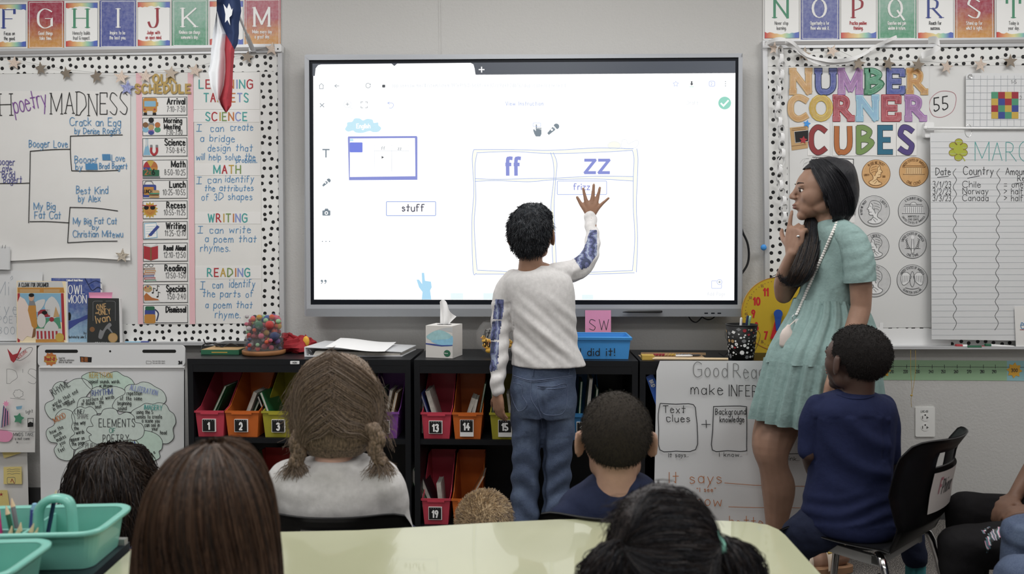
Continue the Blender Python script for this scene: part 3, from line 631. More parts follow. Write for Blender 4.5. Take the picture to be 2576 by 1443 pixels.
def pic(mb, k, x, y, Yp):     # the small printed picture on each card, box about 40 x 46 px, top-left x,y
 f = lambda p, m, z=0: mb.flat([(x + a, y + b) for a, b in p], Yp - z, m)
 if k == 0:
  f(rrect(2, 3, 37, 40, 5), 'c_orange'); f(rrect(5, 11, 34, 25, 2), 'c_lblue', .0003); f(rrect(3, 40, 12, 47, 2), 'c_black', .0003); f(rrect(26, 40, 35, 47, 2), 'c_black', .0003); f(rrect(12, 36, 26, 46, 1), 'c_white', .0003)
  for a in (6, 31): f(circ(a, 32, 2.6, n=10), 'c_red', .0004)
  f(rrect(36, 14, 40, 24, 1), 'c_orange')
 elif k == 1:
  for a, b, h, c in ((22, 8, 'c_black', 'c_grey'), (8, 20, 'c_brown', 'c_lblue'), (38, 20, 'c_rust', 'c_green'), (22, 26, 'c_tan', 'c_purple')):
   f(circ(a, b + 12, 8, 7, n=14), c, .0001 * b / 8); f(circ(a, b, 7, n=14), h, .0002 + .0001 * b / 8)
  f(circ(22, 40, 7, 5, n=12), 'c_blue', .0006)
 elif k == 2:
  f([(8, 3), (14, 3), (14, 16), (20, 44), (2, 44), (8, 16)], 'c_lblue'); f([(9, 4), (13, 4), (13, 20), (8, 24)], 'c_white', .0002)
  line(mb, [(x + a, y + b) for a, b in curve([(22, 24), (22, 36), (29, 43), (36, 36), (36, 24)])], 6, Yp, 'c_red');
  for a in (22, 36): f(rrect(a - 3, 18, a + 3, 25, 1), 'c_grey', .0008)
 elif k == 3:
  for q, c in enumerate(('c_orange', 'c_green', 'c_blue', 'c_red', 'c_yellow', 'c_rust')): f([(20, 20)] + circ(20, 20, 18, n=6, a0=60 * q, a1=60 * q + 60), c)
  f(rrect(0, 26, 42, 42, 2), 'c_dgreen', .0002); f(rrect(0, 42, 44, 47, 1), 'c_grey', .0003); txt(mb, '2x6', x + 6, y + 38, 14, ['c_rust', 'c_brown', 'c_black'], Yp - .0004, w=2.4)
 elif k == 4:
  f(rrect(0, 12, 34, 44, 4), 'c_blue'); f(rrect(3, 18, 28, 38, 2), 'c_orange', .0002); line(mb, [(x + a, y + b) for a, b in curve([(4, 12), (8, 4), (22, 4), (27, 12)])], 2.2, Yp, 'c_grey')
  txt(mb, 'LUNCH', x + 1, y + 33, 8, 'c_black', Yp - .0003, w=1.3, xs=.6, track=1.2)
  f(rrect(16, 26, 42, 34, 4), 'c_tan', .0006); f(rrect(16, 33, 42, 37, 1), 'c_green', .0007); f(rrect(17, 36, 41, 40, 1), 'c_brown', .0007); f(rrect(16, 39, 42, 45, 3), 'c_tan', .0007)
 elif k == 5:
  f(star(18, 24, 21, inner=.75, n=14), 'c_yellow'); f(circ(18, 24, 14, n=18), 'c_orange', .0002)
  for a in (8, 24): f(circ(a + 1, 18, 6.5, 5.5, n=12), 'c_black', .0004)
  line(mb, [(x - 1, y + 12), (x + 17, y + 14), (x + 35, y + 12)], 2, Yp, 'c_red', dy=.0006); line(mb, [(x + a, y + b) for a, b in curve([(11, 28), (18, 33), (25, 28)])], 1.4, Yp, 'c_rust', dy=.0005)
 elif k == 6:
  f([(3, 5), (34, 3), (37, 42), (4, 45)], 'c_lblue'); f([(5, 7), (33, 5), (35, 40), (6, 43)], 'white_print', .0002)
  for b in (14, 20, 26, 32): line(mb, [(x + 8, y + b), (x + 32, y + b - 1)], .8, Yp, 'c_lblue', dy=.0004)
  f([(16, 38), (14, 34), (36, 10), (42, 14), (22, 37)], 'c_blue', .0006); f([(12, 40), (14, 34), (18, 38)], 'c_tan', .0007)
 elif k == 7:
  f([(2, 8), (20, 12), (38, 8), (38, 40), (20, 45), (2, 40)], 'c_red'); f([(5, 3), (20, 10), (20, 12), (2, 8)], 'c_white', .0002); f([(36, 3), (20, 10), (20, 12), (38, 8)], 'c_white', .0002); f([(18, 12), (22, 12), (22, 45), (18, 45)], 'c_brown', .0003)
 elif k == 8:
  for q, (c, dx) in enumerate((('c_brown', 2), ('c_orange', 4), ('c_rust', 2), ('c_blue', 0), ('c_red', 3), ('c_green', 5))): f([(dx, 12 + q * 6), (dx + 28, 11 + q * 6), (dx + 28, 16 + q * 6), (dx, 17 + q * 6)], c); f([(dx + 2, 13.5 + q * 6), (dx + 27, 13 + q * 6), (dx + 27, 15 + q * 6), (dx + 2, 15.5 + q * 6)], 'c_white', .0002)
  for a in (8, 20): line(mb, [(x + p, y + q) for p, q in circ(a, 5, 5, 4, n=12)], 1, Yp, 'c_black', True)
 elif k == 9:
  f([(2, 30), (8, 22), (22, 34), (38, 38), (42, 44), (4, 46)], 'c_rust'); f([(3, 42), (42, 41), (43, 46), (4, 47)], 'c_white', .0002)
  f(circ(12, 12, 11, 9, n=16), 'c_tan');
  for a, b, c in ((6, 9, 'c_red'), (12, 6, 'c_blue'), (18, 11, 'c_green')): f(circ(a, b, 2, n=8), c, .0003)
  for a, b in ((26, 16), (36, 10), (38, 26)): line(mb, [(x + a, y + b + 6), (x + a, y + b - 6), (x + a + 5, y + b - 4)], 1.5, Yp, 'c_black'); f(circ(a - 2, b + 6, 2.6, 2, n=8), 'c_black', .0003)
 else:
  f(rrect(4, 8, 30, 46, 8), 'c_blue'); f(rrect(3, 24, 31, 47, 5), 'c_orange', .0002); f(rrect(5, 4, 29, 14, 4), 'c_dgreen', .0003); line(mb, [(x + a, y + b) for a, b in curve([(30, 12), (38, 22), (34, 40)])], 3, Yp, 'c_navy')
for k, (nm, tm, y0, y1) in enumerate(SCH):
 sx = 2.2 * k / 10 + 357
 t_ = T('schedule_card', 'white schedule card with the word %s on the pink strip' % (nm if nm != 'Morning' else 'Morning Meeting'), 'card', W(sx + 57, y1, -.0245), 'schedule cards')
 mb = MB(); mb.slab([(sx, y0 + 2), (sx + 114, y0), (sx + 115, y1 - 1), (sx + 1, y1)], -.0245, .0008, 'card'); mb.build('card', t_)
 mb = MB(); line(mb, [(sx + 1.5, y0 + 3), (sx + 112.5, y0 + 1.5), (sx + 113, y1 - 2), (sx + 2, y1 - 1.5)], 1.3, -.0245, 'ink_soft', True); mb.build('printed_frame', t_)
 mb = MB(); pic(mb, k, sx + 1, y0 + (1 if k != 1 else 0), -.0250); mb.build('picture', t_)
 mb = MB(); hh = 15 if nm not in ('Read Aloud', 'Dismissal') else (11.5 if nm == 'Read Aloud' else 14)
 sq = .8 if nm in ('Read Aloud', 'Dismissal', 'Specials') else .88; wd = textwidth(nm, hh, 2.0 * sq, .74 * sq)
 txt(mb, nm, sx + 108 - wd, y0 + (20 if k != 1 else 15), hh * (1 if k != 1 else .85), 'ink', -.0247, w=2.9 if k != 1 else 2.5, xs=.74 * sq, track=2.0 * sq)
 if k == 1: txt(mb, 'Meeting', sx + 56, y0 + 30, 11.5, 'ink', -.0247, w=2.5, xs=.62, track=1.7)
 mb.build('lettering', t_)
 if tm:
  mb = MB(); w2 = textwidth(tm.replace(' ', ''), 14, 1.5, .5); txt(mb, tm.replace(' ', ''), sx + 108 - w2, y1 - (10 if k != 1 else 4), 14 if k != 1 else 12, 'ink_soft', -.0247, w=1.1, xs=.5, track=1.5, jit=.3); mb.build('writing', t_)
LT = paper('targets_poster', 'white learning targets poster with blue marker sentences', [(487, 183), (655, 182), (659, 813), (493, 814)], -.0226, 'paper_warm')
YI = -.0229
mb = MB()
for s, x, y, h, x2 in (('I', 499, 330, 17, 0), ('can', 530, 330, 17, 562), ('create', 580, 328, 17, 636), ('a bridge', 504, 356, 17, 590), ('design that', 523, 380, 17, 635), ('will help solve the', 494, 402, 16, 642), ('problem.', 594, 409, 11, 646),
                       ('I', 499, 462, 17, 0), ('can', 523, 460, 17, 557), ('identify', 567, 458, 17, 638), ('the attributes', 515, 480, 15, 637), ('of 3D shapes', 507, 503, 17, 634),
                       ('I', 502, 586, 17, 0), ('can write', 528, 586, 17, 630), ('a poem that', 516, 609, 17, 645), ('rhymes.', 504, 632, 18, 578),
                       ('I', 508, 727, 19, 0), ('can', 535, 725, 17, 560), ('identify', 577, 722, 19, 641), ('the parts of', 510, 747, 17, 637), ('a poem that', 517, 774, 17, 635), ('rhyme.', 541, 800, 18, 604)):
 if s == 'I':
  for a in ([(x - 3, y - h), (x + 8, y - h)], [(x + 2.5, y - h), (x + 1, y)], [(x - 5, y), (x + 8, y)]): line(mb, a, 1.6, YI, 'ink_blue')
 else: txt(mb, s, x, y, h, 'ink_blue', YI, w=1.55, track=1.8, xs=.78, jit=.5, slant=.05, fit=x2 - x)
mb.build('writing', LT)
RB = ['ink_teal', 'ink_red', 'ink_gold', 'c_olive', 'ink_orange', 'ink_peri', 'ink_teal', 'ink_red', 'c_olive']
for lab, box, rows in (('LEARNING TARGETS', (487, 183, 653, 275), [('LEARNING', 501, 222, 134), ('TARGETS', 513, 256, 111)]), ('SCIENCE', (487, 277, 653, 307), [('SCIENCE', 518, 303, 103)]), ('MATH', (489, 411, 655, 441), [('MATH', 538, 436, 67)]),
                       ('WRITING', (490, 533, 656, 563), [('WRITING', 524, 558, 97)]), ('READING', (491, 669, 658, 701), [('READING', 522, 695, 106)])):
 t_ = T('heading_card', 'white heading card with the coloured word %s on the targets poster' % lab, 'card', W((box[0] + box[2]) / 2, box[3], -.0236), 'heading cards of the targets poster')
 mb = MB(); mb.rect(*box, -.0236, .0008, 'card'); mb.build('card', t_)
 mb = MB()
 for s, x, y, f_ in rows: txt(mb, s, x, y, 20 if len(rows) == 1 else 21, RB, -.0236, w=3.1, track=2.2, xs=.72, fit=f_)
 mb.build('lettering', t_)
t_ = one('reading_number_card', None, None, lambda m: None) if False else None
def garland(label, stars, Y, loc):
 g = T('star_garland', label, 'garland', W(*loc, Y))
 for x, y, r_, rot, mt in stars:
  mb = MB(); ang = rot * .8; c = W(x, y, Y); tl = .25 * sin(rot * 9)
  pts = []
  for a, b in star(0, 0, r_, rot): pts.append(W(x + a, y + b, Y) + Vector((0, tl * a / 576, 0)))
  mb.prism(pts[::-1], (0, .0008, 0), mt); mb.build('star', g)
 mb = MB(); mb.tube([tuple(W(x, y - r_ * .5, Y + .0015)) for x, y, r_, *_ in stars], .0005, 'ink_grey', n=4); mb.build('thread', g)
 return g
garland('garland of gold and glitter stars sagging across the left board', [(-30, 150, 17, .2, 'silver_star'), (35, 158, 17, .1, 'rose_glitter'), (102, 172, 18, -.1, 'silver_star'), (166, 184, 18, -.15, 'silver_star'), (242, 192, 19, -.15, 'silver_star'), (305, 194, 19, .1, 'rose_glitter'), (366, 192, 19, .1, 'rose_glitter'),
         (430, 184, 19, .1, 'silver_star'), (491, 177, 18, .15, 'rose_glitter'), (622, 143, 17, .15, 'silver_star'), (684, 123, 18, .1, 'rose_glitter')], -.034, (330, 215))
for x, y, r_, mt, lb in ((320, 221, 20, 'holo_blue', 'blue holographic star sticker at the corner of the schedule title'), (307, 643, 19, 'holo_silver', 'silver holographic star magnet at the lower corner of the bracket poster')):
 t_ = T('star_magnet', lb, 'star', W(x, y + r_, -.03))
 yo = -.0305 if y < 400 else -.040; mb = MB(); mb.slab(star(x, y, r_, .1), yo, .0015, mt); mb.build('star', t_); mb = MB(); mb.slab(circ(x, y, 5), yo + .0015, .006, 'c_grey'); mb.build('backing', t_)
FL = T('flag', 'red white and blue flag with one white star hanging limp from a wall pole', 'flag', W(575, 120, -.30))
rows = [(-40, 552, 553, 600), (0, 545, 546, 604), (28, 545, 546, 607), (60, 540, 557, 601), (85, 535, 568, 601), (110, 533, 566, 598), (125, 531, 565, 590), (150, 530, 567, 588), (180, 524, 567, 586), (215, 530, 563, 585), (250, 545, 552, 583), (266, 556, 557, 582), (282, 566, 567, 571)]
def interp(y, k):
 return float(np.interp(y, [r_[0] for r_ in rows], [r_[k] for r_ in rows]))
mb = MB(); ny, nx = 160, 48; YF = -.30
def fp(y, u):
 l, b, r_ = interp(y, 1), interp(y, 2), interp(y, 3)
 x = l + (b - l) * u * 2 if u < .5 else b + (r_ - b) * (u - .5) * 2
 d = .016 * sin(u * 13 + y * .006) + .01 * sin(u * 7 - y * .013 + 1) - .02 * abs(u - .5)
 return W(x, y, YF + d)
g = [[fp(-40 + 322 * j / ny, i / nx) for i in range(nx + 1)] for j in range(ny + 1)]
for j in range(ny):
 y = -40 + 322 * (j + .5) / ny
 for i in range(nx):
  u = (i + .5) / nx; l, b, r_ = interp(y, 1), interp(y, 2), interp(y, 3)
  x = l + (b - l) * u * 2 if u < .5 else b + (r_ - b) * (u - .5) * 2
  mt = 'flag_white' if u < .5 and y > 28 else ('flag_blue' if y < 85 + (x - 568) * 40 / 22 or y < 60 else 'flag_red')
  P('flag_white', '#d2d4d8', .7, bump=.2, bscale=600); P('flag_blue', '#1f3158', .7, k=1.2); P('flag_red', '#a93a44', .7, k=1.2, var=.15, vscale=20)
  mb.face([g[j][i], g[j + 1][i], g[j + 1][i + 1], g[j][i + 1]], mt)
mb.build('cloth', FL, smooth=True)
mb = MB(); mb.flat([(562, 10), (571, 22), (576, 8), (583, 25), (586, 20), (583, 38), (577, 44), (579, 64), (572, 50), (566, 57), (567, 36)], YF - .034, 'flag_white'); mb.build('star', FL)
mb = MB(); mb.tube([W(634, 118, -.05), W(622, 90, -.12), W(560, -60, -.42)], [.0055, .0052, .0048], 'aluminium', n=10); mb.build('pole', FL, smooth=True)
mb = MB(); mb.tube([W(636, 126, -.035), W(621, 88, -.115)], [.010, .0095], 'aluminium', n=10); mb.obox(W(636, 126, -.034), (.014, 0, 0), (0, .01, 0), (0, 0, .008), 'aluminium'); mb.build('bracket', FL, smooth=False)
t_ = paper('spiral_notepad', 'small spiral notepad at the left edge, corner showing', [(-60, 619), (22, 620), (22, 678), (-60, 677)], -.046, 'paper_cool', th=.01, cat='notepad')
mb = MB()
for k in range(8): mb.tube(curve([tuple(W(-40 + k * 7.5, 624, -.0465)), tuple(W(-39 + k * 7.5, 617, -.050)), tuple(W(-38 + k * 7.5, 616, -.042))], 3), .0007, 'ink_soft', n=4)
mb.build('spiral', t_)
t_ = paper('poetry_sheet', 'pale sheet with faint pencil words POETRY BOOK behind the books', [(-60, 676), (107, 684), (104, 856), (-60, 858)], -.030, 'paper_cool')
mb = MB(); txt(mb, 'Mi', -14, 742, 34, 'ink_pale', -.030, w=1.2); txt(mb, 'rye', -8, 790, 30, 'ink_pale', -.030, w=1.2, track=2.6); txt(mb, 'POETRY', -4, 812, 17, 'ink_pale', -.030, w=1.1, track=2.3); txt(mb, 'BOOK', -4, 840, 18, 'ink_pale', -.030, w=1.1, track=2.3)
line(mb, curve([(26, 700), (30, 694), (32, 700), (27, 704)]), 1, -.030, 'ink_pale'); mb.build('writing', t_)
def book(label, pts, Yf, th, cover, deco):
 b_ = T('picture_book', label, 'book', W(pts[3][0], pts[3][1], Yf), 'picture books on the left tray')
 mb = MB(); mb.slab(pts, Yf + .0012, th, 'pencil_white'); mb.build('pages', b_)
 mb = MB(); mb.slab([(pts[0][0] - 1, pts[0][1] - 1), (pts[1][0] - 3, pts[1][1] - 1), (pts[2][0] - 3, pts[2][1]), (pts[3][0] - 1, pts[3][1])], Yf, .0012, cover); mb.build('cover', b_)
 mb = MB(); deco(mb, Yf - .0004); mb.build('cover_print', b_); return b_
P('cover_cream', '#d8c8a6', .35, coat=.3); P('cover_blue', '#3a5fae', .35, coat=.3); P('cover_dark', '#2a2c2c', .35, coat=.3)
wash('cover_sky', '#2f4a9c', '#8fb8d2')
P('page_edge', '#c9c6be', .7)
def cloak(mb, Y):
 f = lambda p, m, z=0: mb.flat(p, Y - z, m)
 f([(44, 708), (156, 708), (160, 722), (44, 722)], 'c_white'); txt(mb, 'A CLOAK FOR DREAMER', 47, 721, 10, 'ink', Y - .0003, w=1.3, xs=.42, track=.95, contrast=.5, serif=.5)
 f([(44, 723), (160, 723), (162, 736), (44, 736)], 'c_orange'); f([(50, 727), (100, 727), (100, 735), (50, 735)], 'c_tan', .0002); f([(110, 727), (150, 727), (150, 735), (110, 735)], 'c_tan', .0002)
 f([(44, 737), (50, 737), (50, 860), (44, 860)], 'c_red'); f([(153, 737), (160, 737), (164, 855), (157, 855)], 'c_red')
 f([(50, 737), (153, 737), (157, 810), (50, 810)], 'c_lblue', -.0001); f([(90, 800), (150, 798), (154, 826), (90, 826)], 'c_green', .0001)
 f([(108, 778), (126, 778), (126, 796), (94, 800), (96, 780)], 'c_crimson', .0002); f(curve([(112, 770), (130, 745), (148, 765), (150, 790), (130, 800)], 3, True), 'c_white', .0002)
 f([(140, 770), (150, 796), (134, 798)], 'c_tan', .0004)
 f([(50, 745), (62, 752), (72, 770), (76, 800), (88, 842), (82, 848), (68, 845), (56, 858), (44, 850), (44, 760)], 'cape_cloth', .0006)
 f([(72, 768), (90, 768), (94, 822), (86, 826), (80, 820), (70, 780)], 'c_orange', .0008); f([(74, 756), (86, 756), (90, 768), (72, 768)], 'c_grey', .0009); f(circ(79, 748, 7, 9, n=16), 'c_skin', .001); f(circ(79, 742, 7, 5, n=12), 'c_black', .0012)
 f(curve([(88, 760), (112, 752), (110, 768), (96, 784), (90, 780)], 3, True), 'c_white', .0007); f([(84, 826), (92, 826), (88, 846), (80, 850)], 'c_brown', .0008)
 f(circ(104, 806, 11, 18, n=14), 'c_white', .0007); f(circ(112, 786, 7, 5, n=12), 'c_black', .0008)
 f(curve([(112, 828), (118, 812), (128, 806), (140, 812), (146, 828)], 3, True), 'c_white', .0009); f(circ(130, 803, 6, n=14), 'c_crimson', .0011)
 for k in range(6): f([(92 + 9.5 * k, 830), (97 + 9.5 * k, 830), (98 + 9.5 * k, 852), (93 + 9.5 * k, 852)], 'c_red', .0009)
 f([(90, 827), (155, 827), (155, 832), (90, 832)], 'c_white', .0012); f([(90, 830), (156, 830), (158, 853), (90, 853)], 'c_white', .0008); f([(90, 853), (160, 852), (162, 860), (90, 861)], 'c_orange', .0009)
 f(circ(150, 848, 11, n=20), 'c_yellow', .0014)
P('cape_cloth', '#cbbcb4', .7)
book('picture book A Cloak for the Dreamer with a tailor on its cream cover', [(43, 707), (168, 708), (170, 862), (43, 861)], -.060, .008, 'cover_cream', cloak)
def owl(mb, Y):
 txt(mb, 'Caldecott Medal Winner', 168, 707, 5, 'white_print', Y, w=.9, xs=.5, track=1.1)
 txt(mb, 'OWL', 172, 739, 22, 'white_print', Y, w=2.2, xs=.62, contrast=.5, track=1.6); txt(mb, 'MOON', 168, 762, 20, 'white_print', Y, w=2.1, xs=.62, contrast=.5, track=1.2)
 line(mb, curve([(214, 700), (222, 715), (232, 730), (246, 722), (256, 728)]), 2, Y, 'c_navy'); line(mb, curve([(222, 715), (240, 706), (256, 712)]), 1.2, Y, 'c_navy')
 mb.flat(curve([(171, 808), (200, 800), (222, 790), (222, 800), (200, 810), (171, 830)], 2, False), Y - .0003, 'c_blue')
 mb.flat([(172, 786), (176, 785), (179, 792), (177, 805), (172, 806)], Y - .0005, 'c_black')
 txt(mb, 'by', 211, 840, 6, 'ink_soft', Y, w=.8); txt(mb, 'illustrated by John S', 172, 850, 6, 'ink_soft', Y, w=.8, xs=.5, track=1.2)
book('picture book Owl Moon with a blue night cover behind the others', [(130, 700), (255, 701), (258, 865), (132, 865)], -.048, .007, 'cover_sky', owl)
def ivan(mb, Y):
 txt(mb, 'ONE', 244, 779, 13, 'c_tan', Y, w=2, xs=.62, rot=.12); txt(mb, 'AND', 240, 789, 4, 'c_tan', Y, w=.8, xs=.6); txt(mb, 'ONLY', 249, 792, 13, 'c_tan', Y, w=2, xs=.58, track=1.5, rot=.1); txt(mb, 'Ivan', 241, 813, 18, 'c_tan', Y, w=2.6, xs=.85, track=1.8, rot=.18)
 for s in (1, -1):
  c = 262; line(mb, curve([(c + s * 4, 757), (c + s * 26, 758), (c + s * 28, 772), (c + s * 28, 806)]), .9, Y, 'c_grey');
 mb.flat(circ(232, 828, 6.5, n=16), Y, 'c_brown')
 mb.flat(curve([(248, 842), (252, 828), (258, 832), (266, 820), (276, 811), (281, 818), (276, 824), (284, 836), (280, 836), (270, 826), (262, 838), (256, 852), (248, 850)], 2, True), Y - .0003, 'c_grey')
 mb.flat(circ(284, 849, 12.5, n=22), Y - .0005, 'gold_glitter'); mb.flat(circ(284, 849, 11, n=22), Y - .0008, 'c_tan')
 txt(mb, 'Katherine Applegate', 240, 865, 5, 'white_print', Y, w=.8, xs=.42, track=1)
book('picture book The One and Only Ivan with a black cover and gold seal', [(222, 750), (302, 751), (304, 866), (220, 866)], -.066, .014, 'cover_dark', ivan)
t_ = T('sticky_tab', 'pink sticky note poking up behind the black-covered book', 'note', W(253, 752, -.052)); mb = MB()
curled(lambda u, v: W(223 + 60 * u + 3 * v * (1 - 2 * u), 735 + v * 25, -.051 - .008 * (1 - v) ** 2), 4, 6, mb, 'sticky_pink'); mb.build('note', t_, smooth=True)
def marker(name, label, pts, mats, Y, r_=.008, grp=None):
 k = T(name, label, 'marker', W(pts[0][0], pts[0][1] + 3, Y), grp)
 for i, nm in enumerate(('cap', 'barrel', 'end')):
  if i < len(mats):
   mb = MB(); mb.tube([W(pts[i][0], pts[i][1], Y), W(pts[i + 1][0], pts[i + 1][1], Y)], r_ * (1.05 if i == 0 else .92), mats[i], n=10); mb.build(nm, k, smooth=False)
 return k
marker('dry_erase_marker', 'fat blue and white dry-erase marker on the left tray', [(374, 862), (356, 862), (316, 862)], ['c_blue', 'c_lblue'], -.062)
marker('dry_erase_marker', 'thin white marker with blue lettering beside the fat blue marker', [(460, 864), (412, 864), (376, 864)], ['pencil_white', 'c_white'], -.064, .005)
t_ = T('drawing_sheet', "children's drawing sheet hanging at the far left below the tray", 'drawing', W(45, 1138, -.10))
mb = MB()
curled(lambda u, v: W(-90 + 182 * u - 4 * v, 868 + 269 * v, -.072 - .03 * v + .002 * sin(9 * u)), 8, 16, mb, 'paper'); mb.build('sheet', t_, smooth=True)
YD = -.106
mb = MB(); mb.flat([(18, 876), (32, 892), (44, 888), (52, 872), (54, 876), (40, 905), (34, 912), (27, 906)], YD, 'c_red'); mb.build('red_drawing', t_)
mb = MB(); mb.flat(curve(star(47, 1052, 14, .2, .6), 3, True), YD, 'c_green'); mb.build('green_drawing', t_)
mb = MB(); mb.flat(curve([(-10, 1080), (30, 1088), (22, 1110), (-10, 1106)], 3, True), YD, 'sticky_pink'); mb.build('pink_drawing', t_)
mb = MB(); mb.flat([(40, 1022), (56, 1020), (54, 1028), (42, 1030)], YD, 'c_lblue'); mb.build('blue_drawing', t_)
mb = MB()
line(mb, curve([(50, 900), (40, 905), (46, 893), (70, 875), (82, 876), (72, 893), (52, 906), (42, 905)]), 1, YD, 'ink_soft'); txt(mb, 'Welcome', 46, 904, 11, 'ink_red', YD, w=1, rot=.7, xs=.5, track=1.1)
txt(mb, "D'S", 17, 964, 36, 'ink_grey', YD, w=1, xs=.95, track=3)
line(mb, cloud(46, 990, 12, 10, 7), 1, YD, 'ink_grey', True); line(mb, [(26, 1001), (62, 1004)], 1, YD, 'ink_grey')
for k in range(9): line(mb, [(3 + 2.4 * k, 1075 - k), (9 + 1.5 * k, 1020 + 2 * k)], 1.6, YD, ['ink_navy', 'ink', 'sticky_pink'][k % 3])
mb.flat(star(15, 1015, 9, .3, .5, 7), YD, 'sticky_pink')
line(mb, [(70, 1052), (84, 1052), (83, 1072), (70, 1073)], 1.4, YD, 'ink', True); mb.flat([(70, 1064), (76, 1060), (83, 1063), (83, 1072), (70, 1073)], YD, 'ink')
txt(mb, 'light', 66, 1040, 8, 'ink_soft', YD, w=1, rot=.2); line(mb, [(-10, 1080), (40, 1084), (88, 1086)], 1, YD, 'ink_grey')
txt(mb, 'MWDS TAKE', 34, 1096, 8, 'ink_soft', YD, w=1, xs=.7, track=1.6); txt(mb, 'u not cann', 38, 1106, 7, 'ink_soft', YD, w=1, xs=.6); txt(mb, 'is', 42, 1114, 5, 'ink_soft', YD, w=.9)
mb.build('drawing', t_, kind='stuff')
t_ = T('long_sheet', 'long white sheet under the drawing, dotted with yellow sticky notes', 'poster', W(30, 1280, -.07))
mb = MB(); curled(lambda u, v: W(-90 + 158 * u + 8 * v, 1120 + 290 * v, -.060 - .012 * sin(3 * v)), 6, 14, mb, 'paper'); mb.build('sheet', t_, smooth=True)
def ynote(label, pts, Y, ink):
 k = T('sticky_note', label, 'note', W(pts[2][0], pts[2][1], Y), 'yellow sticky notes on the long sheet'); mb = MB(); mb.slab(pts, Y, .0006, 'sticky_yellow'); mb.build('note', k)
 mb = MB(); ink(mb, Y); mb.build('writing', k)
ynote('blank yellow sticky note half hidden under the drawing sheet', [(3, 1128), (50, 1128), (52, 1139), (10, 1152)], -.078, lambda m, Y: line(m, [(10, 1146), (30, 1141)], .6, Y, 'sticky_yellow'))
def n1(m, Y):
 line(m, rrect(18, 1200, 38, 1216, 3), 1, Y, 'ink_grey', True); line(m, [(27, 1212), (30, 1204), (36, 1215)], 1.4, Y, 'ink_red')
 for y in (1181, 1186, 1192): line(m, curve([(18, y), (24, y - 2), (30, y), (40, y - 2), (50, y - 1)]), .8, Y, 'ink_grey')
ynote('yellow sticky note with a small pencil drawing and red lines', [(9, 1174), (54, 1173), (55, 1217), (9, 1217)], -.080, n1)
def n2(m, Y): m.flat(star(3, 1243, 6, 0, .3), Y - .0004, 'c_red'); line(m, [(0, 1276), (24, 1272)], 2, Y, 'c_green')
ynote('yellow sticky note with a red star mark at the left edge', [(-20, 1233), (18, 1232), (24, 1275), (-16, 1278)], -.082, n2)
YP = -.30
FC = T('flip_chart', 'white easel pad with a clouds poster about elements of poetry', 'flip chart', W(280, 1300, YP))
pad = lambda x, y: W(x, y, YP - (y - 868) / 560 * .0)
mb = MB(); mb.slab(rrect(95, 868, 465, 921, 10), YP - .004, .006, 'paper_cool')
mb.build('top_board', FC)
mb = MB()
for x0, x1 in ((113, 196), (358, 443)): mb.flat(rrect(x0, 879, x1, 887, 3.9), YP - .0045, 'black_matte')
mb.flat(circ(277, 883, 2.6, n=12), YP - .0045, 'black_matte')
mb.flat(star(127, 903, 18, .2, .78, 9), YP - .0045, 'ink_orange'); mb.flat(rrect(111, 896, 142, 910, 1), YP - .0048, 'c_yellow'); txt(mb, 'Post-it', 113, 907, 9.5, 'ink_red', YP - .0049, w=1.8, xs=.62, track=1.25)
for y, s in ((902, 'Easel Pad'), (907, 'Tableau de conferences'), (912, 'Block de Papel Super')): txt(mb, s, 148, y, 4, 'ink_grey', YP - .0045, w=.7, xs=.6, track=1.3)
mb.flat([(201, 896), (231, 898), (230, 911), (202, 910)], YP - .0045, 'ink');
for y in (901, 905, 909): txt(mb, 'Super Sticky', 204, y, 3, 'ink_orange', YP - .0048, w=.7, xs=.5)
txt(mb, '3M', 449, 915, 7, 'ink', YP - .0045, w=2, xs=.7, track=1)
line(mb, [(368, 907), (380, 908), (380, 914), (368, 914)], .8, YP - .0045, 'ink_grey', True)
for y in (909, 914): txt(mb, 'Peel and stick sheets', 384, y, 3, 'ink_grey', YP - .0045, w=.5, xs=.6)
mb.build('print', FC)
mb = MB()
curled(lambda u, v: W(97 + 366 * u + 6 * v * (1 - u) * 1.2, 924 + 420 * v, YP + .0005 + .001 * sin(v * 20)), 8, 30, mb, 'paper_cool'); mb.build('sheet', FC, smooth=True)
mb = MB(); mb.rect(98, 921, 464, 925, YP - .006, .008, 'pencil_white'); mb.build('binding', FC)
mb = MB(); mb.slab([(101, 930), (462, 930), (462, 1400), (112, 1400)], YP + .02, .012, 'dark_plastic'); mb.build('backboard', FC)
for sx, ex in ((105, 60), (455, 500)):
 mb = MB(); a = W(sx + (30 if sx < 200 else -30), 900, YP + .04); mb.tube([a, Vector((a.x, -.12, .0))], .012, 'dark_plastic', n=8); mb.build('easel_leg', FC)
P('marker_wash', '#b6c1bb', .8, var=.05, vscale=60); P('wash2', '#aec2b6', .8, var=.05, vscale=60)
YC = YP - .0018
clouds = [((240, 962, 52, 24, 6), 0), ((165, 1010, 60, 42, 7), 1), ((255, 1000, 46, 32, 6), 2), ((345, 998, 52, 38, 7), 1), ((380, 1065, 58, 50, 8), 2), ((165, 1085, 48, 78, 8), 1), ((215, 1070, 40, 62, 8), 3), ((300, 1180, 100, 55, 9), 2), ((360, 1130, 45, 48, 7), 1), ((285, 1075, 66, 45, 8), 4)]
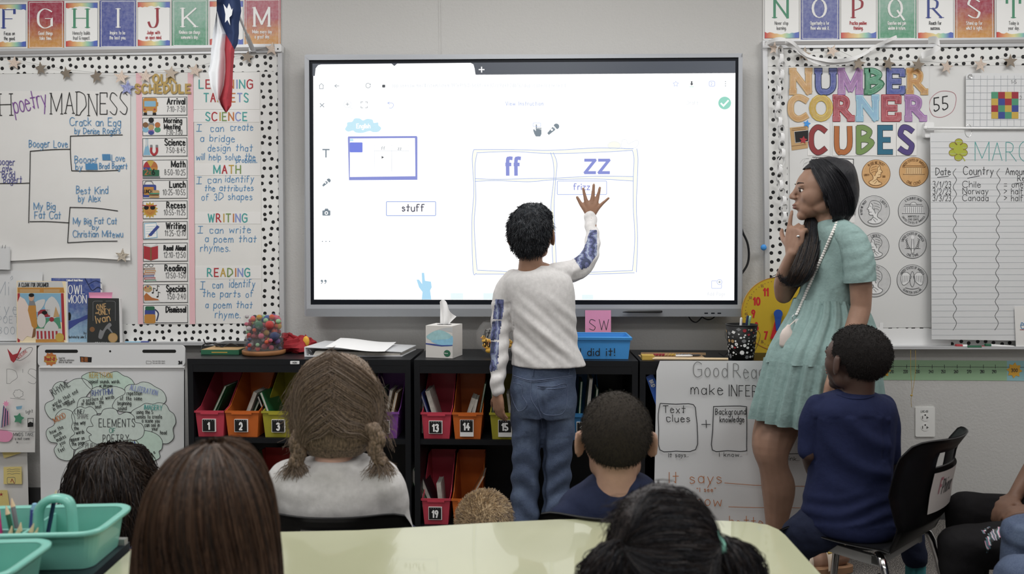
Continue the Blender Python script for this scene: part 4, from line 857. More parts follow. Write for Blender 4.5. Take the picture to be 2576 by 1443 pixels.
CLOUD = {
 'rep': [(206, 952), (215, 940), (232, 935), (250, 938), (264, 946), (275, 938), (294, 934), (310, 944), (322, 948), (334, 958), (337, 975), (300, 985), (240, 985)],
 'rhyme': [(136, 1003), (130, 985), (137, 967), (152, 959), (170, 962), (188, 953), (210, 952), (226, 962), (232, 976), (215, 1000), (200, 1040), (185, 1055), (135, 1056), (115, 1035), (115, 1015)],
 'rhythm': [(194, 1022), (200, 1003), (215, 998), (228, 998), (228, 983), (238, 974), (252, 972), (262, 978), (280, 971), (300, 974), (314, 982), (320, 1000), (300, 1030), (240, 1040), (200, 1035)],
 'allit': [(284, 1025), (287, 1010), (296, 1000), (314, 990), (314, 976), (325, 967), (343, 966), (358, 960), (376, 963), (390, 972), (408, 982), (417, 997), (414, 1013), (380, 1035), (310, 1035)],
 'imagery': [(330, 1037), (340, 1028), (352, 1022), (366, 1014), (385, 1016), (400, 1012), (418, 1018), (426, 1032), (438, 1042), (442, 1062), (435, 1078), (437, 1100), (424, 1114), (408, 1115), (380, 1110), (350, 1090), (330, 1060)],
 'mood': [(136, 1068), (140, 1045), (155, 1030), (172, 1030), (184, 1040), (190, 1070), (185, 1140), (180, 1155), (165, 1158), (145, 1150), (136, 1130), (144, 1115), (125, 1110), (116, 1092), (120, 1078)],
 'line': [(183, 1060), (180, 1045), (188, 1030), (202, 1022), (214, 1026), (228, 1022), (240, 1032), (244, 1045), (240, 1100), (225, 1110), (205, 1125), (185, 1130), (175, 1115), (177, 1100), (188, 1090), (180, 1075)],
 'purpose': [(186, 1145), (192, 1130), (206, 1120), (216, 1110), (240, 1105), (280, 1110), (290, 1140), (285, 1180), (215, 1180), (198, 1165), (186, 1158)],
 'stanza': [(286, 1135), (300, 1115), (330, 1100), (345, 1085), (370, 1083), (395, 1092), (408, 1108), (407, 1128), (400, 1135), (402, 1150), (385, 1160), (365, 1165), (330, 1180), (290, 1175)],
 'centre': [(234, 1071), (228, 1056), (236, 1044), (252, 1043), (260, 1030), (278, 1026), (292, 1030), (300, 1042), (318, 1036), (336, 1045), (340, 1061), (355, 1065), (363, 1080), (358, 1098), (338, 1108), (325, 1104), (316, 1118), (300, 1123), (284, 1118), (275, 1112), (252, 1118), (230, 1110), (224, 1097), (230, 1093), (218, 1083), (222, 1073)]}
mb = MB()
for i, (nm, pts) in enumerate(CLOUD.items()):
 c = curve(pts, 4, True); z = YC - .0002 * i
 mb.flat(c, z, 'wash2' if nm in ('stanza', 'rep') else 'marker_wash'); line(mb, c, 1.3, z, 'ink_soft', True, dy=.0001)
mb.build('clouds', FC)
YC -= .0024
mb = MB()
def ft(s, x, y, h, m='ink', w=1.1, **k): k.setdefault('xs', .60); k.setdefault('track', 1.25); k.setdefault('jit', .3); txt(mb, s, x, y, h, m, YC, w=w, **k)
ft('REPETITION', 225, 950, 13, 'ink_gold', 1.3, xs=.5, track=1.3); ft('repeat sounds, words,', 224, 963, 9); ft('or phrases', 250, 973, 8)
ft('RHYME', 134, 996, 17, 'ink_soft', 1.4, rot=.55, xs=.6); ft('words that end', 134, 1022, 10, rot=.52, track=1.9); ft('in the same', 136, 1033, 10, rot=.52); ft('sound', 170, 1021, 10, rot=.5)
ft('RHYTHM', 232, 995, 14, 'c_blue', 1.4, rot=.08); ft('a pattern of words', 209, 1011, 9, rot=.12, track=1.7); ft('or sounds - the', 205, 1019, 9, rot=.08); ft('beat', 240, 1027, 9, rot=.1)
ft('ALLITERATION', 326, 980, 13, 'ink_peri', 1.3, rot=-.2, xs=.5, track=1.25); ft('repetition', 319, 993, 10); ft('of the same', 302, 1006, 10, track=1.8); ft('beginning', 296, 1018, 10); ft('sound', 297, 1031, 10)
ft('IMAGERY', 362, 1029, 12, 'ink_teal', 1.3, rot=-.06);
for s, x, y in (('using the 5', 343, 1040), ('senses to create', 343, 1052), ('a scene you', 357, 1062), ('can see in', 364, 1073), ('your', 382, 1082), ('head', 403, 1092)): ft(s, x, y, 9.5)
ft('MOOD', 139, 1064, 13, 'ink_orange', 1.4, rot=.5)
for s, x, y in (('how the', 128, 1092), ('poem', 137, 1100), ('makes', 144, 1111), ('you', 152, 1120), ('feel', 149, 1138)): ft(s, x, y, 10, rot=.45, track=1.8)
ft('LINE/', 188, 1040, 11, 'ink_soft', 1.1); ft('SHAPE', 194, 1052, 11, 'ink_grey', 1.2)
for s, x, y in (('the way', 186, 1070), ('the', 187, 1082), ('words', 192, 1092), ('appear on', 177, 1110), ('the page', 181, 1121)): ft(s, x, y, 9.5, rot=.15)
ft('ELEMENTS', 249, 1073, 20, 'ink_soft', 1.5, xs=.55, track=1.6); ft('OF', 275, 1088, 12, 'ink_green', 1.3, xs=.8); ft('POETRY', 259, 1111, 18, 'ink_soft', 1.4, xs=.6, track=1.8)
ft('PURPOSE', 215, 1126, 13, 'ink_grey', 1.3, rot=-.08); ft('why', 204, 1141, 9.5, rot=-.1); ft('wants', 192, 1150, 9.5, rot=-.25); ft('the', 196, 1160, 9.5, rot=-.3)
ft('STANZA', 302, 1134, 13, 'c_blue', 1.5, rot=.3); ft('group of lines', 316, 1146, 9, rot=.5); ft('in a poem, like', 332, 1156, 9, rot=.48); ft('a paragraph in a', 342, 1166, 8.5, rot=.5); ft('story', 352, 1164, 9, rot=.45)
mb.build('writing', FC)
# right whiteboard
BR = T('whiteboard', 'right wall whiteboard with number corner letters and paper coins', 'whiteboard', (1.6, -.02, .85))
mb = MB(); mb.slab([(1930, 116), (2680, 104), (2680, 876), (1936, 876)], -.020, .019, 'board_white'); mb.build('board_surface', BR)
mb = MB(); mb.slab([(1919, 101), (2680, 92), (2680, 116), (1919, 121)], -.028, .027, 'aluminium'); mb.slab([(1925, 104), (2680, 98), (2680, 107), (1925, 113)], -.030, .003, 'rail_grey'); mb.build('top_rail', BR)
mb = MB(); mb.slab([(1919, 119), (1931, 119), (1938, 877), (1927, 877)], -.026, .025, 'aluminium'); mb.build('side_frame', BR)
mb = MB(); mb.slab([(1927, 871), (2680, 871), (2680, 878), (1927, 878)], -.075, .074, 'aluminium'); mb.build('tray', BR)
border('b', [(1930, 119), (2680, 112), (2680, 163), (1930, 167)], 'dots_b', 'black dotted white paper border along the top of the right board')
border('b', [(1931, 168), (1979, 168), (1984, 870), (1937, 870)], 'dots_a', 'black dotted white paper border down the left edge of the right board')
border('b', [(2190, 812), (2558, 845), (2560, 872), (2190, 871)], 'dots_c', 'black dotted white paper border along the bottom of the right board')
one('blank_sheet', 'plain white paper backing behind the coins and cut-out letters', 'poster', lambda m: m.slab([(1984, 168), (2337, 166), (2342, 823), (1990, 826)], -.0228, .0006, 'board_white'))
one('ledge_strip', 'white paper strip along the tray right of the teacher', 'poster', lambda m: (m.slab([(2180, 823), (2213, 823), (2213, 811), (2222, 811), (2222, 826), (2345, 826), (2392, 852), (2392, 876), (2180, 876)], -.0245, .0006, 'pencil_white')))
def cutout(word, xs0, y0, y1, mats, group, lab):
 for i, ch in enumerate(word):
  x0, x1 = xs0[i]; h = (y1 - y0) - 15; wch = (x1 - x0) - 15; xs = wch / ADV[ch] / (h / 8); ser = .95 * .9 / max(xs, .5) if ch not in 'COU' else (0.9 if ch == 'U' else 0)
  t_ = T('paper_letter', '%s %s cut-out letter %s, %s in the word %s' % (lab, mats[i][1], ch, ('first', 'second', 'third', 'fourth', 'fifth', 'last')[i], word), 'letter', W((x0 + x1) / 2, y1, -.0243), group)
  kw = dict(xs=xs * (.86 if ser else 1), serif=ser); x = x0 + 7.5 + (wch * .07 if ser else 0); y = y1 - 7.5
  mb = MB()
  for k in range(3): txt(mb, ch, x, y, h, mats[i][2], -.0241 - .0003 * k, w=16.5, **kw)
  mb.build('outline', t_)
  mb = MB(); txt(mb, ch, x, y, h, mats[i][0], -.0247, w=15.4, dy=.0003, **kw); mb.build('letter_face', t_)
  mb = MB()
  txt(mb, ch, x, y, h, 'inline_' + mats[i][0], -.0251, w=11.6, dy=.0003, **kw); txt(mb, ch, x, y, h, mats[i][0], -.0255, w=10.0, dy=.0003, **kw); mb.build('inline', t_)
for m_, hx in dict(wash_sand='#e0c49a', wash_indigo='#8f9ad4', wash_purple='#cfa6cf', wash_mint='#9fd0b4', wash_orange='#e4c08a', wash_gold='#e6d58a', wash_crimson='#dc9aa0', wash_lblue='#bfe0f0').items(): P('inline_' + m_, hx, .4, k=1.25)
cutout('NUMBER', [(1984, 2045), (2048, 2107), (2106, 2173), (2173, 2227), (2227, 2280), (2279, 2336)], 171, 238, [('wash_sand', 'orange', 'c_tan'), ('wash_indigo', 'blue', 'c_navy'), ('wash_purple', 'purple', 'c_purple'), ('wash_mint', 'green', 'c_dgreen'), ('wash_indigo', 'deep blue', 'c_navy'), ('wash_orange', 'amber', 'c_tan')], 'number corner letters', 'laminated')
cutout('CORNER', [(1983, 2035), (2036, 2095), (2094, 2151), (2152, 2213), (2215, 2270), (2275, 2333)], 238, 305, [('wash_sand', 'orange', 'c_tan'), ('wash_gold', 'yellow', 'c_yellow'), ('wash_crimson', 'red', 'c_crimson'), ('wash_lblue', 'sky blue', 'c_lblue'), ('wash_crimson', 'crimson', 'c_crimson'), ('wash_purple', 'lilac', 'c_purple')], 'number corner letters', 'laminated')
for i, (ch, x0, x1, m_, nm) in enumerate((('C', 2033, 2086, 'c_maroon', 'maroon'), ('U', 2096, 2149, 'c_rust', 'orange'), ('B', 2151, 2204, 'c_olive', 'green'), ('E', 2205, 2253, 'c_teal', 'teal'), ('S', 2256, 2305, 'c_violet', 'violet'))):
 t_ = T('letter_card', 'white card with a big %s letter %s in the word CUBES' % (nm, ch), 'card', W((x0 + x1) / 2, 390, -.0245), 'cubes letter cards')
 mb = MB(); mb.rect(x0 - 1, 309 - i % 2, x1 + 1, 391 + i % 2, -.0243 - .0002 * i, .0008, 'card'); mb.build('card', t_)
 h = 74 - 13; xs = (x1 - x0 - 20) / ADV[ch] / (h / 8); Yc = -.0244 - .0002 * i
 mb = MB(); txt(mb, ch, x0 + 9, 382, h, 'ink_soft', Yc, w=14.5, xs=xs); txt(mb, ch, x0 + 9, 382, h, m_, Yc - .0004, w=12.2, xs=xs); mb.build('lettering', t_)
t_ = T('picture_card', 'orange framed picture card left of the maroon C card', 'card', W(2010, 378, -.0243)); mb = MB(); mb.slab([(1987, 321), (2034, 316), (2034, 372), (1992, 378)], -.0243, .0008, 'c_tan'); mb.build('card', t_)
mb = MB(); mb.slab([(1998, 331), (2034, 327), (2034, 355), (2001, 359)], -.0248, .0005, 'c_black'); line(mb, [(1998, 331), (2034, 327), (2034, 355), (2001, 359)], 1, -.0248, 'c_white', True)
for y in (323, 327, 366): line(mb, [(1992, y + 1), (2028, y - 3)], .9, -.0246, 'c_brown')
mb.build('picture', t_)
one('star_cutout', 'small bright blue paper star above the picture card', 'star', lambda m: m.slab(star(2030, 311, 10, .2, .5), -.0262, .0006, 'c_bluebright')) if P('c_bluebright', '#3f86c9', .5) else 0
one('star_cutout', 'small red paper star on the picture card', 'star', lambda m: m.slab(star(2021, 352, 10.5, .1, .5), -.0262, .0006, 'c_red'))
mb = MB(); line(mb, curve([(2338, 262), (2344, 245), (2362, 231), (2384, 229), (2402, 236), (2405, 255), (2396, 280), (2372, 294), (2350, 292), (2340, 278)], 5, True), 1.3, -.0203, 'ink_rose', True) if P('ink_rose', '#9c6a72', .6) else 0
txt(mb, '55', 2350, 280, 33, 'ink', -.0203, w=2.6, xs=.72, track=2.2, slant=.15, rot=.15); mb.build('marker_writing', BR)
for nm, hx, dk in (('copper', '#c39a6a', '#7a5632'), ('nickel', '#b9b9b9', '#5f6062')):
 P('coin_' + nm, hx, .4, k=1.25, var=.06, vscale=60); P('coin_' + nm + '_line', dk, .5, k=1.1); P('coin_' + nm + '_light', '#d9b98c' if nm == 'copper' else '#d2d2d2', .5, k=1.25)
def arctext(mb, s, cx, cy, r_, h, mid, m, Y, w=.9, inside=False, xs=.62, track=1.5):
 tw = textwidth(s, h, track, xs); x = -tw / 2
 for ch in s:
  adv = (3 if ch == ' ' else ADV.get(ch, 3)) * xs * h / 8
  if ch != ' ':
   a = mid + (x + adv / 2) / r_ if not inside else mid - (x + adv / 2) / r_
   for i, q, cl, ty in strokes(ch, -adv / 2, 0, h, xs=xs):
    pts = []
    for (px, py) in q:
     if not inside: rr = r_ - h - py; b = a + px / (r_ - h / 2)
     else: rr = r_ + h + py - 0; b = a - px / r_; rr = r_ + (h + py)
     pts.append((cx + rr * sin(b), cy - rr * cos(b)))
    for f in poly_ribbon(pts, w, cl): mb.flat(f, Y - .0005, m)
  x += adv + track * h / 8
COINS = [(2204, 437, 36, 'copper', 'obv', 'IN GOD WE TRUST', 'penny with a bust, top left of the coin posters'), (2299, 432, 37, 'copper', 'hall', 'UNITED STATES OF AMERICA', 'penny with a columned building, top right of the coin posters'), (2199, 531, 39.5, 'nickel', 'head', 'LIBERTY', 'nickel with a facing-left profile, beside the teacher hair'), (2298, 530, 39, 'nickel', 'house', 'E PLURIBUS UNUM', 'nickel with a domed house, second row right'),
         (2203, 619, 34, 'nickel', 'headr', 'LIBERTY', 'dime partly hidden behind the teacher sleeve'), (2296, 615, 35, 'nickel', 'torch', 'UNITED STATES OF AMERICA', 'dime with a torch and branches, third row right'), (2200, 706, 41, 'nickel', 'headr', 'LIBERTY', 'quarter with a bust partly hidden by the sleeve'), (2295, 704, 39, 'nickel', 'eagle', 'UNITED STATES OF AMERICA', 'quarter with an eagle, bottom right of the coin posters')]
for cx, cy, r_, mt, kind, tx, lb in COINS:
 t_ = T('paper_coin', 'large printed ' + lb, 'coin', W(cx, cy + r_, -.0242), 'printed coins on the right board')
 mb = MB(); mb.slab(circ(cx, cy, r_, n=40), -.0242, .0008, 'coin_' + mt + '_line'); mb.slab(circ(cx, cy, r_ - 1.2, n=40), -.0245, .0004, 'coin_' + mt); mb.build('disc', t_)
 mb = MB(); D_ = 'coin_' + mt + '_line'; Lh = 'coin_' + mt + '_light'; Y = -.0246
 line(mb, circ(cx, cy, r_ - 3, n=36), .7, Y, Lh, True); arctext(mb, tx, cx, cy, r_ - 4.5, 5.6 if len(tx) > 10 else 6, 0 if kind != 'head' else .9, D_, Y, track=1.6 if len(tx) > 10 else 2.2, xs=.6)
 s = r_ / 36
 f = lambda p, m, z=0: mb.flat([(cx + a * s, cy + b * s) for a, b in p], Y - .0004 - z, m)
 l = lambda p, w=1, m=D_: line(mb, [(cx + a * s, cy + b * s) for a, b in curve(p)], w, Y, m, dy=.0009)
 if kind in ('obv', 'head', 'headr'):
  sg = -1 if kind != 'obv' else 1
  prof = [(1, -25), (8, -22), (11, -15), (12, -11), (16, -5), (12, -3), (13, 0), (11, 2), (12, 6), (8, 9), (3, 9), (3, 15), (11, 21), (14, 25), (2, 29), (-12, 27), (-18, 20), (-8, 13), (-9, 4), (-15, -3), (-16, -14), (-10, -22)]
  prof = [(a * sg, b) for a, b in prof]; f(curve(prof, 2, True), Lh); l(prof + [prof[0]], 1.3); f([(-1 * sg, -3), (3 * sg, -8), (2 * sg, -14), (7 * sg, -20), (1 * sg, -24), (-9 * sg, -21), (-15 * sg, -14), (-14 * sg, -4), (-9 * sg, 2), (-4 * sg, 6)], 'coin_' + mt, .0003)
  l([(7 * sg, -19), (3 * sg, -13), (4 * sg, -7), (0, -3), (-3 * sg, 5)], 1.3); l([(-12 * sg, -14), (-6 * sg, -17), (1 * sg, -19)]); l([(-13 * sg, -8), (-7 * sg, -11), (0, -12)]); l([(-12 * sg, -2), (-7 * sg, -5), (-2 * sg, -6)]); l([(6 * sg, 2), (11 * sg, 2)], 1); l([(0, -8), (-1 * sg, -4), (1 * sg, -3)]); l([(7 * sg, -11), (9 * sg, -12)]); l([(-8 * sg, 20), (2 * sg, 14), (8 * sg, 22)]); l([(-4 * sg, 25), (2 * sg, 18)])
  if kind == 'obv': txt(mb, 'LIBERTY', cx - 30, cy + 5, 4.5, D_, Y, w=.8, xs=.5, track=1); txt(mb, '2020', cx + 16, cy + 9, 4.5, D_, Y, w=.8, xs=.5, track=1)
  if kind == 'head': arctext(mb, 'IN GOD WE TRUST', cx, cy, r_ - 4.5, 5, -1.25, D_, Y, track=1.4)
 elif kind in ('hall', 'house'):
  f([(-24, 4), (24, 4), (24, 8), (-24, 8)], Lh); f([(-20, -11), (20, -11), (20, 4), (-20, 4)], Lh)
  for k in range(9): l([(-18 + 4.5 * k, -9), (-18 + 4.5 * k, 4)], 1.1)
  l([(-22, -11), (22, -11)], 1.3); l([(-20, -15), (20, -15)], 1); l([(-26, 6), (26, 6)], 1.5)
  if kind == 'house': f([(-8, -12)] + circ(0, -13, 8, 7, n=8, a0=180, a1=360) + [(8, -12)], Lh, .0002); l(circ(0, -13, 8, 7, n=8, a0=180, a1=360)); txt(mb, 'MONTICELLO', cx, cy + 15 * s, 4.5, D_, Y, w=.8, center=True, xs=.55); txt(mb, 'FIVE CENTS', cx, cy + 22 * s, 4.5, D_, Y, w=.8, center=True, xs=.55)
  arctext(mb, 'ONE CENT' if kind == 'hall' else 'UNITED STATES OF AMERICA', cx, cy, r_ - 11, 7 if kind == 'hall' else 4.5, pi, D_, Y, w=1.1 if kind == 'hall' else .7, inside=True)
 elif kind == 'torch':
  f([(-2, -14), (2, -14), (3, 20), (-3, 20)], Lh); l([(-2, -14), (-3, 20), (3, 20), (2, -14)]); f(curve([(-3, -15), (-4, -21), (0, -26), (4, -20), (3, -15)], 3, True), Lh)
  for sg in (1, -1):
   l([(3 * sg, 16), (10 * sg, 4), (16 * sg, -12)])
   for k in range(5): l([(8 * sg + 2 * k * sg, 8 - 5 * k), (15 * sg + k * sg, 8 - 5 * k), (13 * sg, 4 - 5 * k)], .9)
  l([(-20, 10), (20, 10)]); arctext(mb, 'ONE DIME', cx, cy, r_ - 10.5, 6, pi, D_, Y, inside=True)
 else:
  for sg in (1, -1):
   w_ = [(2 * sg, -8), (12 * sg, -18), (24 * sg, -14), (26 * sg, 2), (20 * sg, 12), (8 * sg, 4)]; f(curve(w_, 3, True), Lh); l(w_ + [w_[0]])
   for k in range(5): l([(6 * sg + 4 * sg * k, -10), (7 * sg + 4 * sg * k, 2 + k)], .9)
  f(curve([(-4, -12), (0, -20), (4, -12), (5, 6), (0, 16), (-5, 6)], 3, True), 'coin_nickel'); l([(-4, -12), (0, -20), (4, -12), (5, 6), (0, 16), (-5, 6), (-4, -12)], 1.2); l([(-16, 18), (0, 21), (16, 18)], 1.4); arctext(mb, 'QUARTER DOLLAR', cx, cy, r_ - 10, 5.2, pi, D_, Y, inside=True)
 mb.build('coin_print', t_)
t_ = T('paper_rack', 'white rod with hooks carrying the lined chart paper', 'rack', W(2337, 330, -.05))
mb = MB(); mb.tube([W(2330, 322, -.06), W(2660, 324, -.06)], .0055, 'pencil_white', n=10); mb.ell(W(2328, 322, -.06), .009, .009, .009, 'pencil_white'); mb.build('rod', t_, smooth=True)
mb = MB(); mb.slab(rrect(2327, 307, 2350, 346, 4), -.045, .024, 'pencil_white'); mb.build('mount', t_)
for x in (2436,):
 mb = MB(); mb.tube([W(x + 9 * cos(a), 329 + 16 * sin(a), -.062) for a in [2 * pi * k / 14 for k in range(15)]], .0012, 'chrome', n=5); mb.build('ring', t_, smooth=True)
def linedsheet(label, fn, x0, x1, y0, y1, step, Y, name='chart_paper', skew=0):
 k = T(name, label, 'poster', W((x0 + x1) / 2, y1, Y)); mb = MB(); mb.slab([(x0, y0), (x1, y0), (x1 + skew, y1 + 5), (x0 + skew, y1)], Y, .0015, 'paper_cool'); mb.build('sheet', k)
 mb = MB(); y = y0 + 22
 while y < y1 - 6: line(mb, [(x0 + 2, y), (x1, y - .5)], .7, Y, 'rule_line'); y += step
 mb.build('ruled_lines', k); mb = MB(); fn(mb, Y); mb.build('writing', k); return k
P('rule_line', '#a2a6ab', .7)
def march(mb, Y):
 def h(s, x, y, hh, m='ink_soft', w=1.5, **k): k.setdefault('xs', .8); k.setdefault('track', 1.7); k.setdefault('jit', .3); txt(mb, s, x, y, hh, m, Y, w=w, **k)
 h('MARCH', 2453, 405, 46, 'ink_teal', 1.6, fit=172)
 for a, b in ((2398, 366), (2412, 357), (2424, 368), (2397, 384), (2424, 384), (2411, 396)): mb.flat(circ(a, b, 10, 8.5, n=16), Y - .0004, 'shamrock'); line(mb, circ(a, b, 10, 8.5, n=16), 1.1, Y, 'c_brown', True, dy=.0007)
 mb.flat(circ(2411, 376, 12, n=16), Y - .001, 'shamrock'); line(mb, curve([(2412, 384), (2422, 396), (2427, 404)]), 3, Y, 'shamrock')
 h('Date', 2354, 440, 17, w=1.6, fit=37); h('Country', 2424, 439, 19, w=1.6, fit=75); h('Amount', 2530, 439, 16, w=1.5, fit=60); h('Received', 2560, 455, 15)
 line(mb, [(2358, 446), (2386, 443)], 1.5, Y, 'ink_soft'); line(mb, [(2434, 448), (2464, 442)], 1.5, Y, 'ink_soft'); line(mb, [(2552, 461), (2600, 457)], 1.2, Y, 'ink_soft')
 for k, (d, c_, a) in enumerate((('3/1/23', 'Chile', '= one'), ('3/2/23', 'Norway', '> half'), ('3/3/23', 'Canada', '> half'))):
  y = 471 + 17 * k; h(d, 2347, y, 15, 'ink_soft', 1.3, fit=45); h(c_, 2422, y, 15, 'ink_soft', 1.3, fit=45 + 19 * (k > 0)); h(a, 2526, y, 15, 'ink_soft', 1.3, fit=48)
 for x in (2402, 2512):
  pts = [(x + 3, 424)]; y = 436; s_ = -1
  while y < 835: pts.append((x + s_ * 4.5 + (0 if x < 2450 else -5) * (y - 430) / 400, y)); y += 14 + (y % 3) * 2; s_ = -s_
  line(mb, curve(pts, 3), 1.2, Y, 'ink_soft')
P('shamrock', '#9aa03c', .6)
linedsheet('tall lined chart paper headed MARCH hanging from the white rod', march, 2340, 2660, 334, 853, 15.2, -.062, skew=4)
def grid(mb, Y):
 for k in range(12): line(mb, [(2450 + 17 * k, 190), (2449 + 17 * k, 317)], .8, Y, 'rule_line')
 for k in range(8): line(mb, [(2431, 199 + 17 * k), (2680, 198 + 17 * k)], .8, Y, 'rule_line')
 cols = ['green', 'crimson', 'yellow', 'crimson', 'yellow', 'blue', 'crimson', 'green', 'crimson', 'green', 'yellow', 'blue', 'yellow', 'blue', 'green', 'yellow']
 for i, c_ in enumerate(cols):
  a, b = i % 4, i // 4; x = 2494 + 17 * a; y = 231 + 16.8 * b; mb.flat([(x, y), (x + 17, y), (x + 17, y + 16.8), (x, y + 16.8)], Y - .0008, 'c_' + c_)
k = T('graph_poster', 'squared paper with a block of sixteen coloured squares, top right', 'poster', W(2500, 318, -.034)); mb = MB(); mb.slab(rrect(2430, 184, 2680, 322, 6), -.034, .002, 'paper_cool'); mb.build('sheet', k); mb = MB(); grid(mb, -.0345); txt(mb, '1-5', 2544, 210, 9, 'ink_grey', -.0345, w=.9); txt(mb, '2', 2566, 250, 9, 'ink_grey', -.0345, w=.9); mb.build('printed_grid', k)
mb = MB(); mb.tube([W(2441 + 5 * cos(a), 192 + 5 * sin(a), -.038) for a in [2 * pi * q / 10 for q in range(11)]], .0014, 'chrome', n=5); mb.build('ring', k)
k = T('corner_note', 'small white paper with blue letters over the lower right of the chart', 'note', W(2570, 872, -.07)); mb = MB(); mb.slab([(2552, 770), (2620, 768), (2622, 876), (2556, 874)], -.070, .001, 'card'); mb.build('sheet', k); mb = MB(); txt(mb, 'e', 2568, 826, 24, 'ink_blue', -.0703, w=1.6); line(mb, [(2566, 829), (2590, 829)], 1.2, -.0703, 'ink_red'); mb.build('writing', k)
one('photo_frame', 'thin black framed sheet half hidden behind the teacher hair', 'poster', lambda m: (m.slab([(2043, 394), (2148, 399), (2150, 560), (2048, 560)], -.0240, .0008, 'card'), line(m, [(2044, 395), (2147, 400), (2147, 480)], 1.6, -.0240, 'ink')))
g = garland('garland of gold and glitter stars across the top of the right board', [(1948, 122, 18, .1, 'rose_glitter'), (2023, 136, 20, .15, 'silver_star'), (2094, 128, 17, .4, 'rose_glitter'), (2160, 160, 20, .1, 'silver_star'), (2235, 160, 19, .2, 'silver_star'), (2310, 163, 20, .1, 'silver_star'), (2382, 168, 19, .15, 'rose_glitter'), (2467, 163, 20, .1, 'rose_glitter'), (2542, 154, 19, .0, 'silver_star'), (2620, 150, 19, .0, 'silver_star')], -.040, (2200, 180))
marker('dry_erase_marker', 'red-capped marker at the left end of the right tray', [(2404, 869), (2420, 870), (2432, 870)], ['c_red', 'pencil_white'], -.066, .007)
marker('dry_erase_marker', 'green and white marker lying beside the red-capped one', [(2432, 872), (2468, 872), (2476, 872)], ['c_dgreen', 'c_red'], -.070, .0055)
marker('dry_erase_marker', 'white marker with a green band, right end of the right tray', [(2478, 867), (2492, 868), (2550, 872)], ['c_dgreen', 'pencil_white'], -.066, .0055)
one('round_magnet', 'round blue magnet on the left frame of the right board', 'magnet', lambda m: m.ell(W(1921, 622, -.034), .013, .008, .013, 'c_bluebright'), smooth=True)
P('paper_ring', '#cfcfcf', .65)
ch = T('paper_chain', 'white paper ring chain hanging down the left edge of the right board', 'paper chain', W(1960, 560, -.05))
n = 22
for k in range(n):
 y = 128 + (545 - 128) * k / (n - 1); x = 1961 + 6 * sin(k * .7) + (6 if k > 12 else 0); mb = MB(); c0 = W(x, y, -.048); rw, rh = .013, .021
 t0 = (pi / 2 if k % 2 else .25) + .3 * sin(k * 3.1)
 ringo, ringi = [], []
 for q in range(17):
  a = 2 * pi * q / 16
  for lst, e in ((ringo, .008), (ringi, -.008)):
   lx, ly, lz = rw * cos(a), e, rh * sin(a)
   lst.append(c0 + Vector((lx * cos(t0) - ly * sin(t0), lx * sin(t0) * .7 + ly * cos(t0), lz)))
 mb.rings([ringo, ringi], 'paper_ring', cap=False, closed=False); mb.build('link', ch, smooth=True)
def streamer(label, ptsl, wdt):
 k = T('paper_streamer', label, 'streamer', W(ptsl[0][0][0], ptsl[0][0][1], -.06), 'white streamers on the right board')
 for pts in ptsl:
  c_ = curve(pts, 6); mb = MB(); a, b = [], []
  for i, p in enumerate(c_):
   yy = p[2] if len(p) > 2 else -.06; tw = .5 * sin(i * .35) ; hh = wdt / 576 / 2
   q = W(p[0], p[1], yy); a.append(q + Vector((0, -hh * sin(tw), hh * cos(tw)))); b.append(q - Vector((0, -hh * sin(tw), hh * cos(tw))))
  mb.rings([a, b], 'paper_ring', cap=False, closed=False); mb.build('band', k, smooth=True)
streamer('long white streamer looping over the top left of the right board', [[(1925, 112, -.05), (1945, 101, -.07), (1970, 98, -.08), (1995, 108, -.07), (2015, 128, -.06), (2040, 143, -.06), (2085, 152, -.07), (2125, 151, -.07), (2165, 140, -.06), (2200, 118, -.06), (2230, 104, -.07), (2256, 92, -.06)], [(1975, 108, -.05), (2000, 122, -.06), (2020, 138, -.05), (2055, 156, -.06), (2110, 160, -.06), (2150, 150, -.05)]], 9)
streamer('short white streamer curl on the rail right of the long one', [[(2335, 102, -.05), (2352, 100, -.08), (2365, 112, -.09), (2350, 126, -.08), (2330, 136, -.05), (2318, 140, -.04)]], 16)
nl = T('number_line', 'green paper number line from 200 to 300 on the wall below the board', 'number line', W(2370, 956, -.002))
mb = MB(); mb.slab([(2207, 905), (2533, 907), (2533, 957), (2207, 955)], -.0015, .0013, 'nl_green') if P('nl_green', '#8aa888', .7) else 0; mb.build('green_strip', nl)
mb = MB(); mb.slab([(2533, 907), (2680, 908), (2680, 959), (2533, 957)], -.0015, .0013, 'nl_blue') if P('nl_blue', '#86aeb4', .7) else 0; mb.build('blue_strip', nl)
mb = MB(); line(mb, [(2207, 921), (2680, 924)], 1, -.0015, 'ink_soft')
for k, x in enumerate((2247, 2281, 2311, 2345, 2376, 2408, 2441, 2474, 2504)): line(mb, [(x, 917), (x, 926)], 1.2, -.0015, 'ink_soft'); txt(mb, str(210 + 10 * k), x - 8, 938, 7.5, 'ink_soft', -.0015, w=1.2, xs=.65, track=1.2, rot=.03)
mb.build('writing', nl)
for x, y, s in ((2222, 930, '200'), (2552, 931, '300')):
 mb = MB(); mb.slab(star(x, y, 20, .1, .68, 8), -.003, .0012, 'sun_orange') if P('sun_orange', '#c99a3c', .6) else 0; txt(mb, s, x, y + 4, 8, 'ink_soft', -.003, w=1.3, center=True); mb.build('star_marker', nl)
t_ = T('hanging_thread', 'orange knotted string hanging from the right tray above the outlet', 'string', W(2297, 1025, -.06))
mb = MB();
for a in (-6, 6): mb.tube(curve([tuple(W(x, y, -.07)) for x, y in ((2297 + a, 878), (2297 + a, 930), (2296 + a * .5, 965), (2294, 992))], 4), .0009, 'ink_gold', n=5)
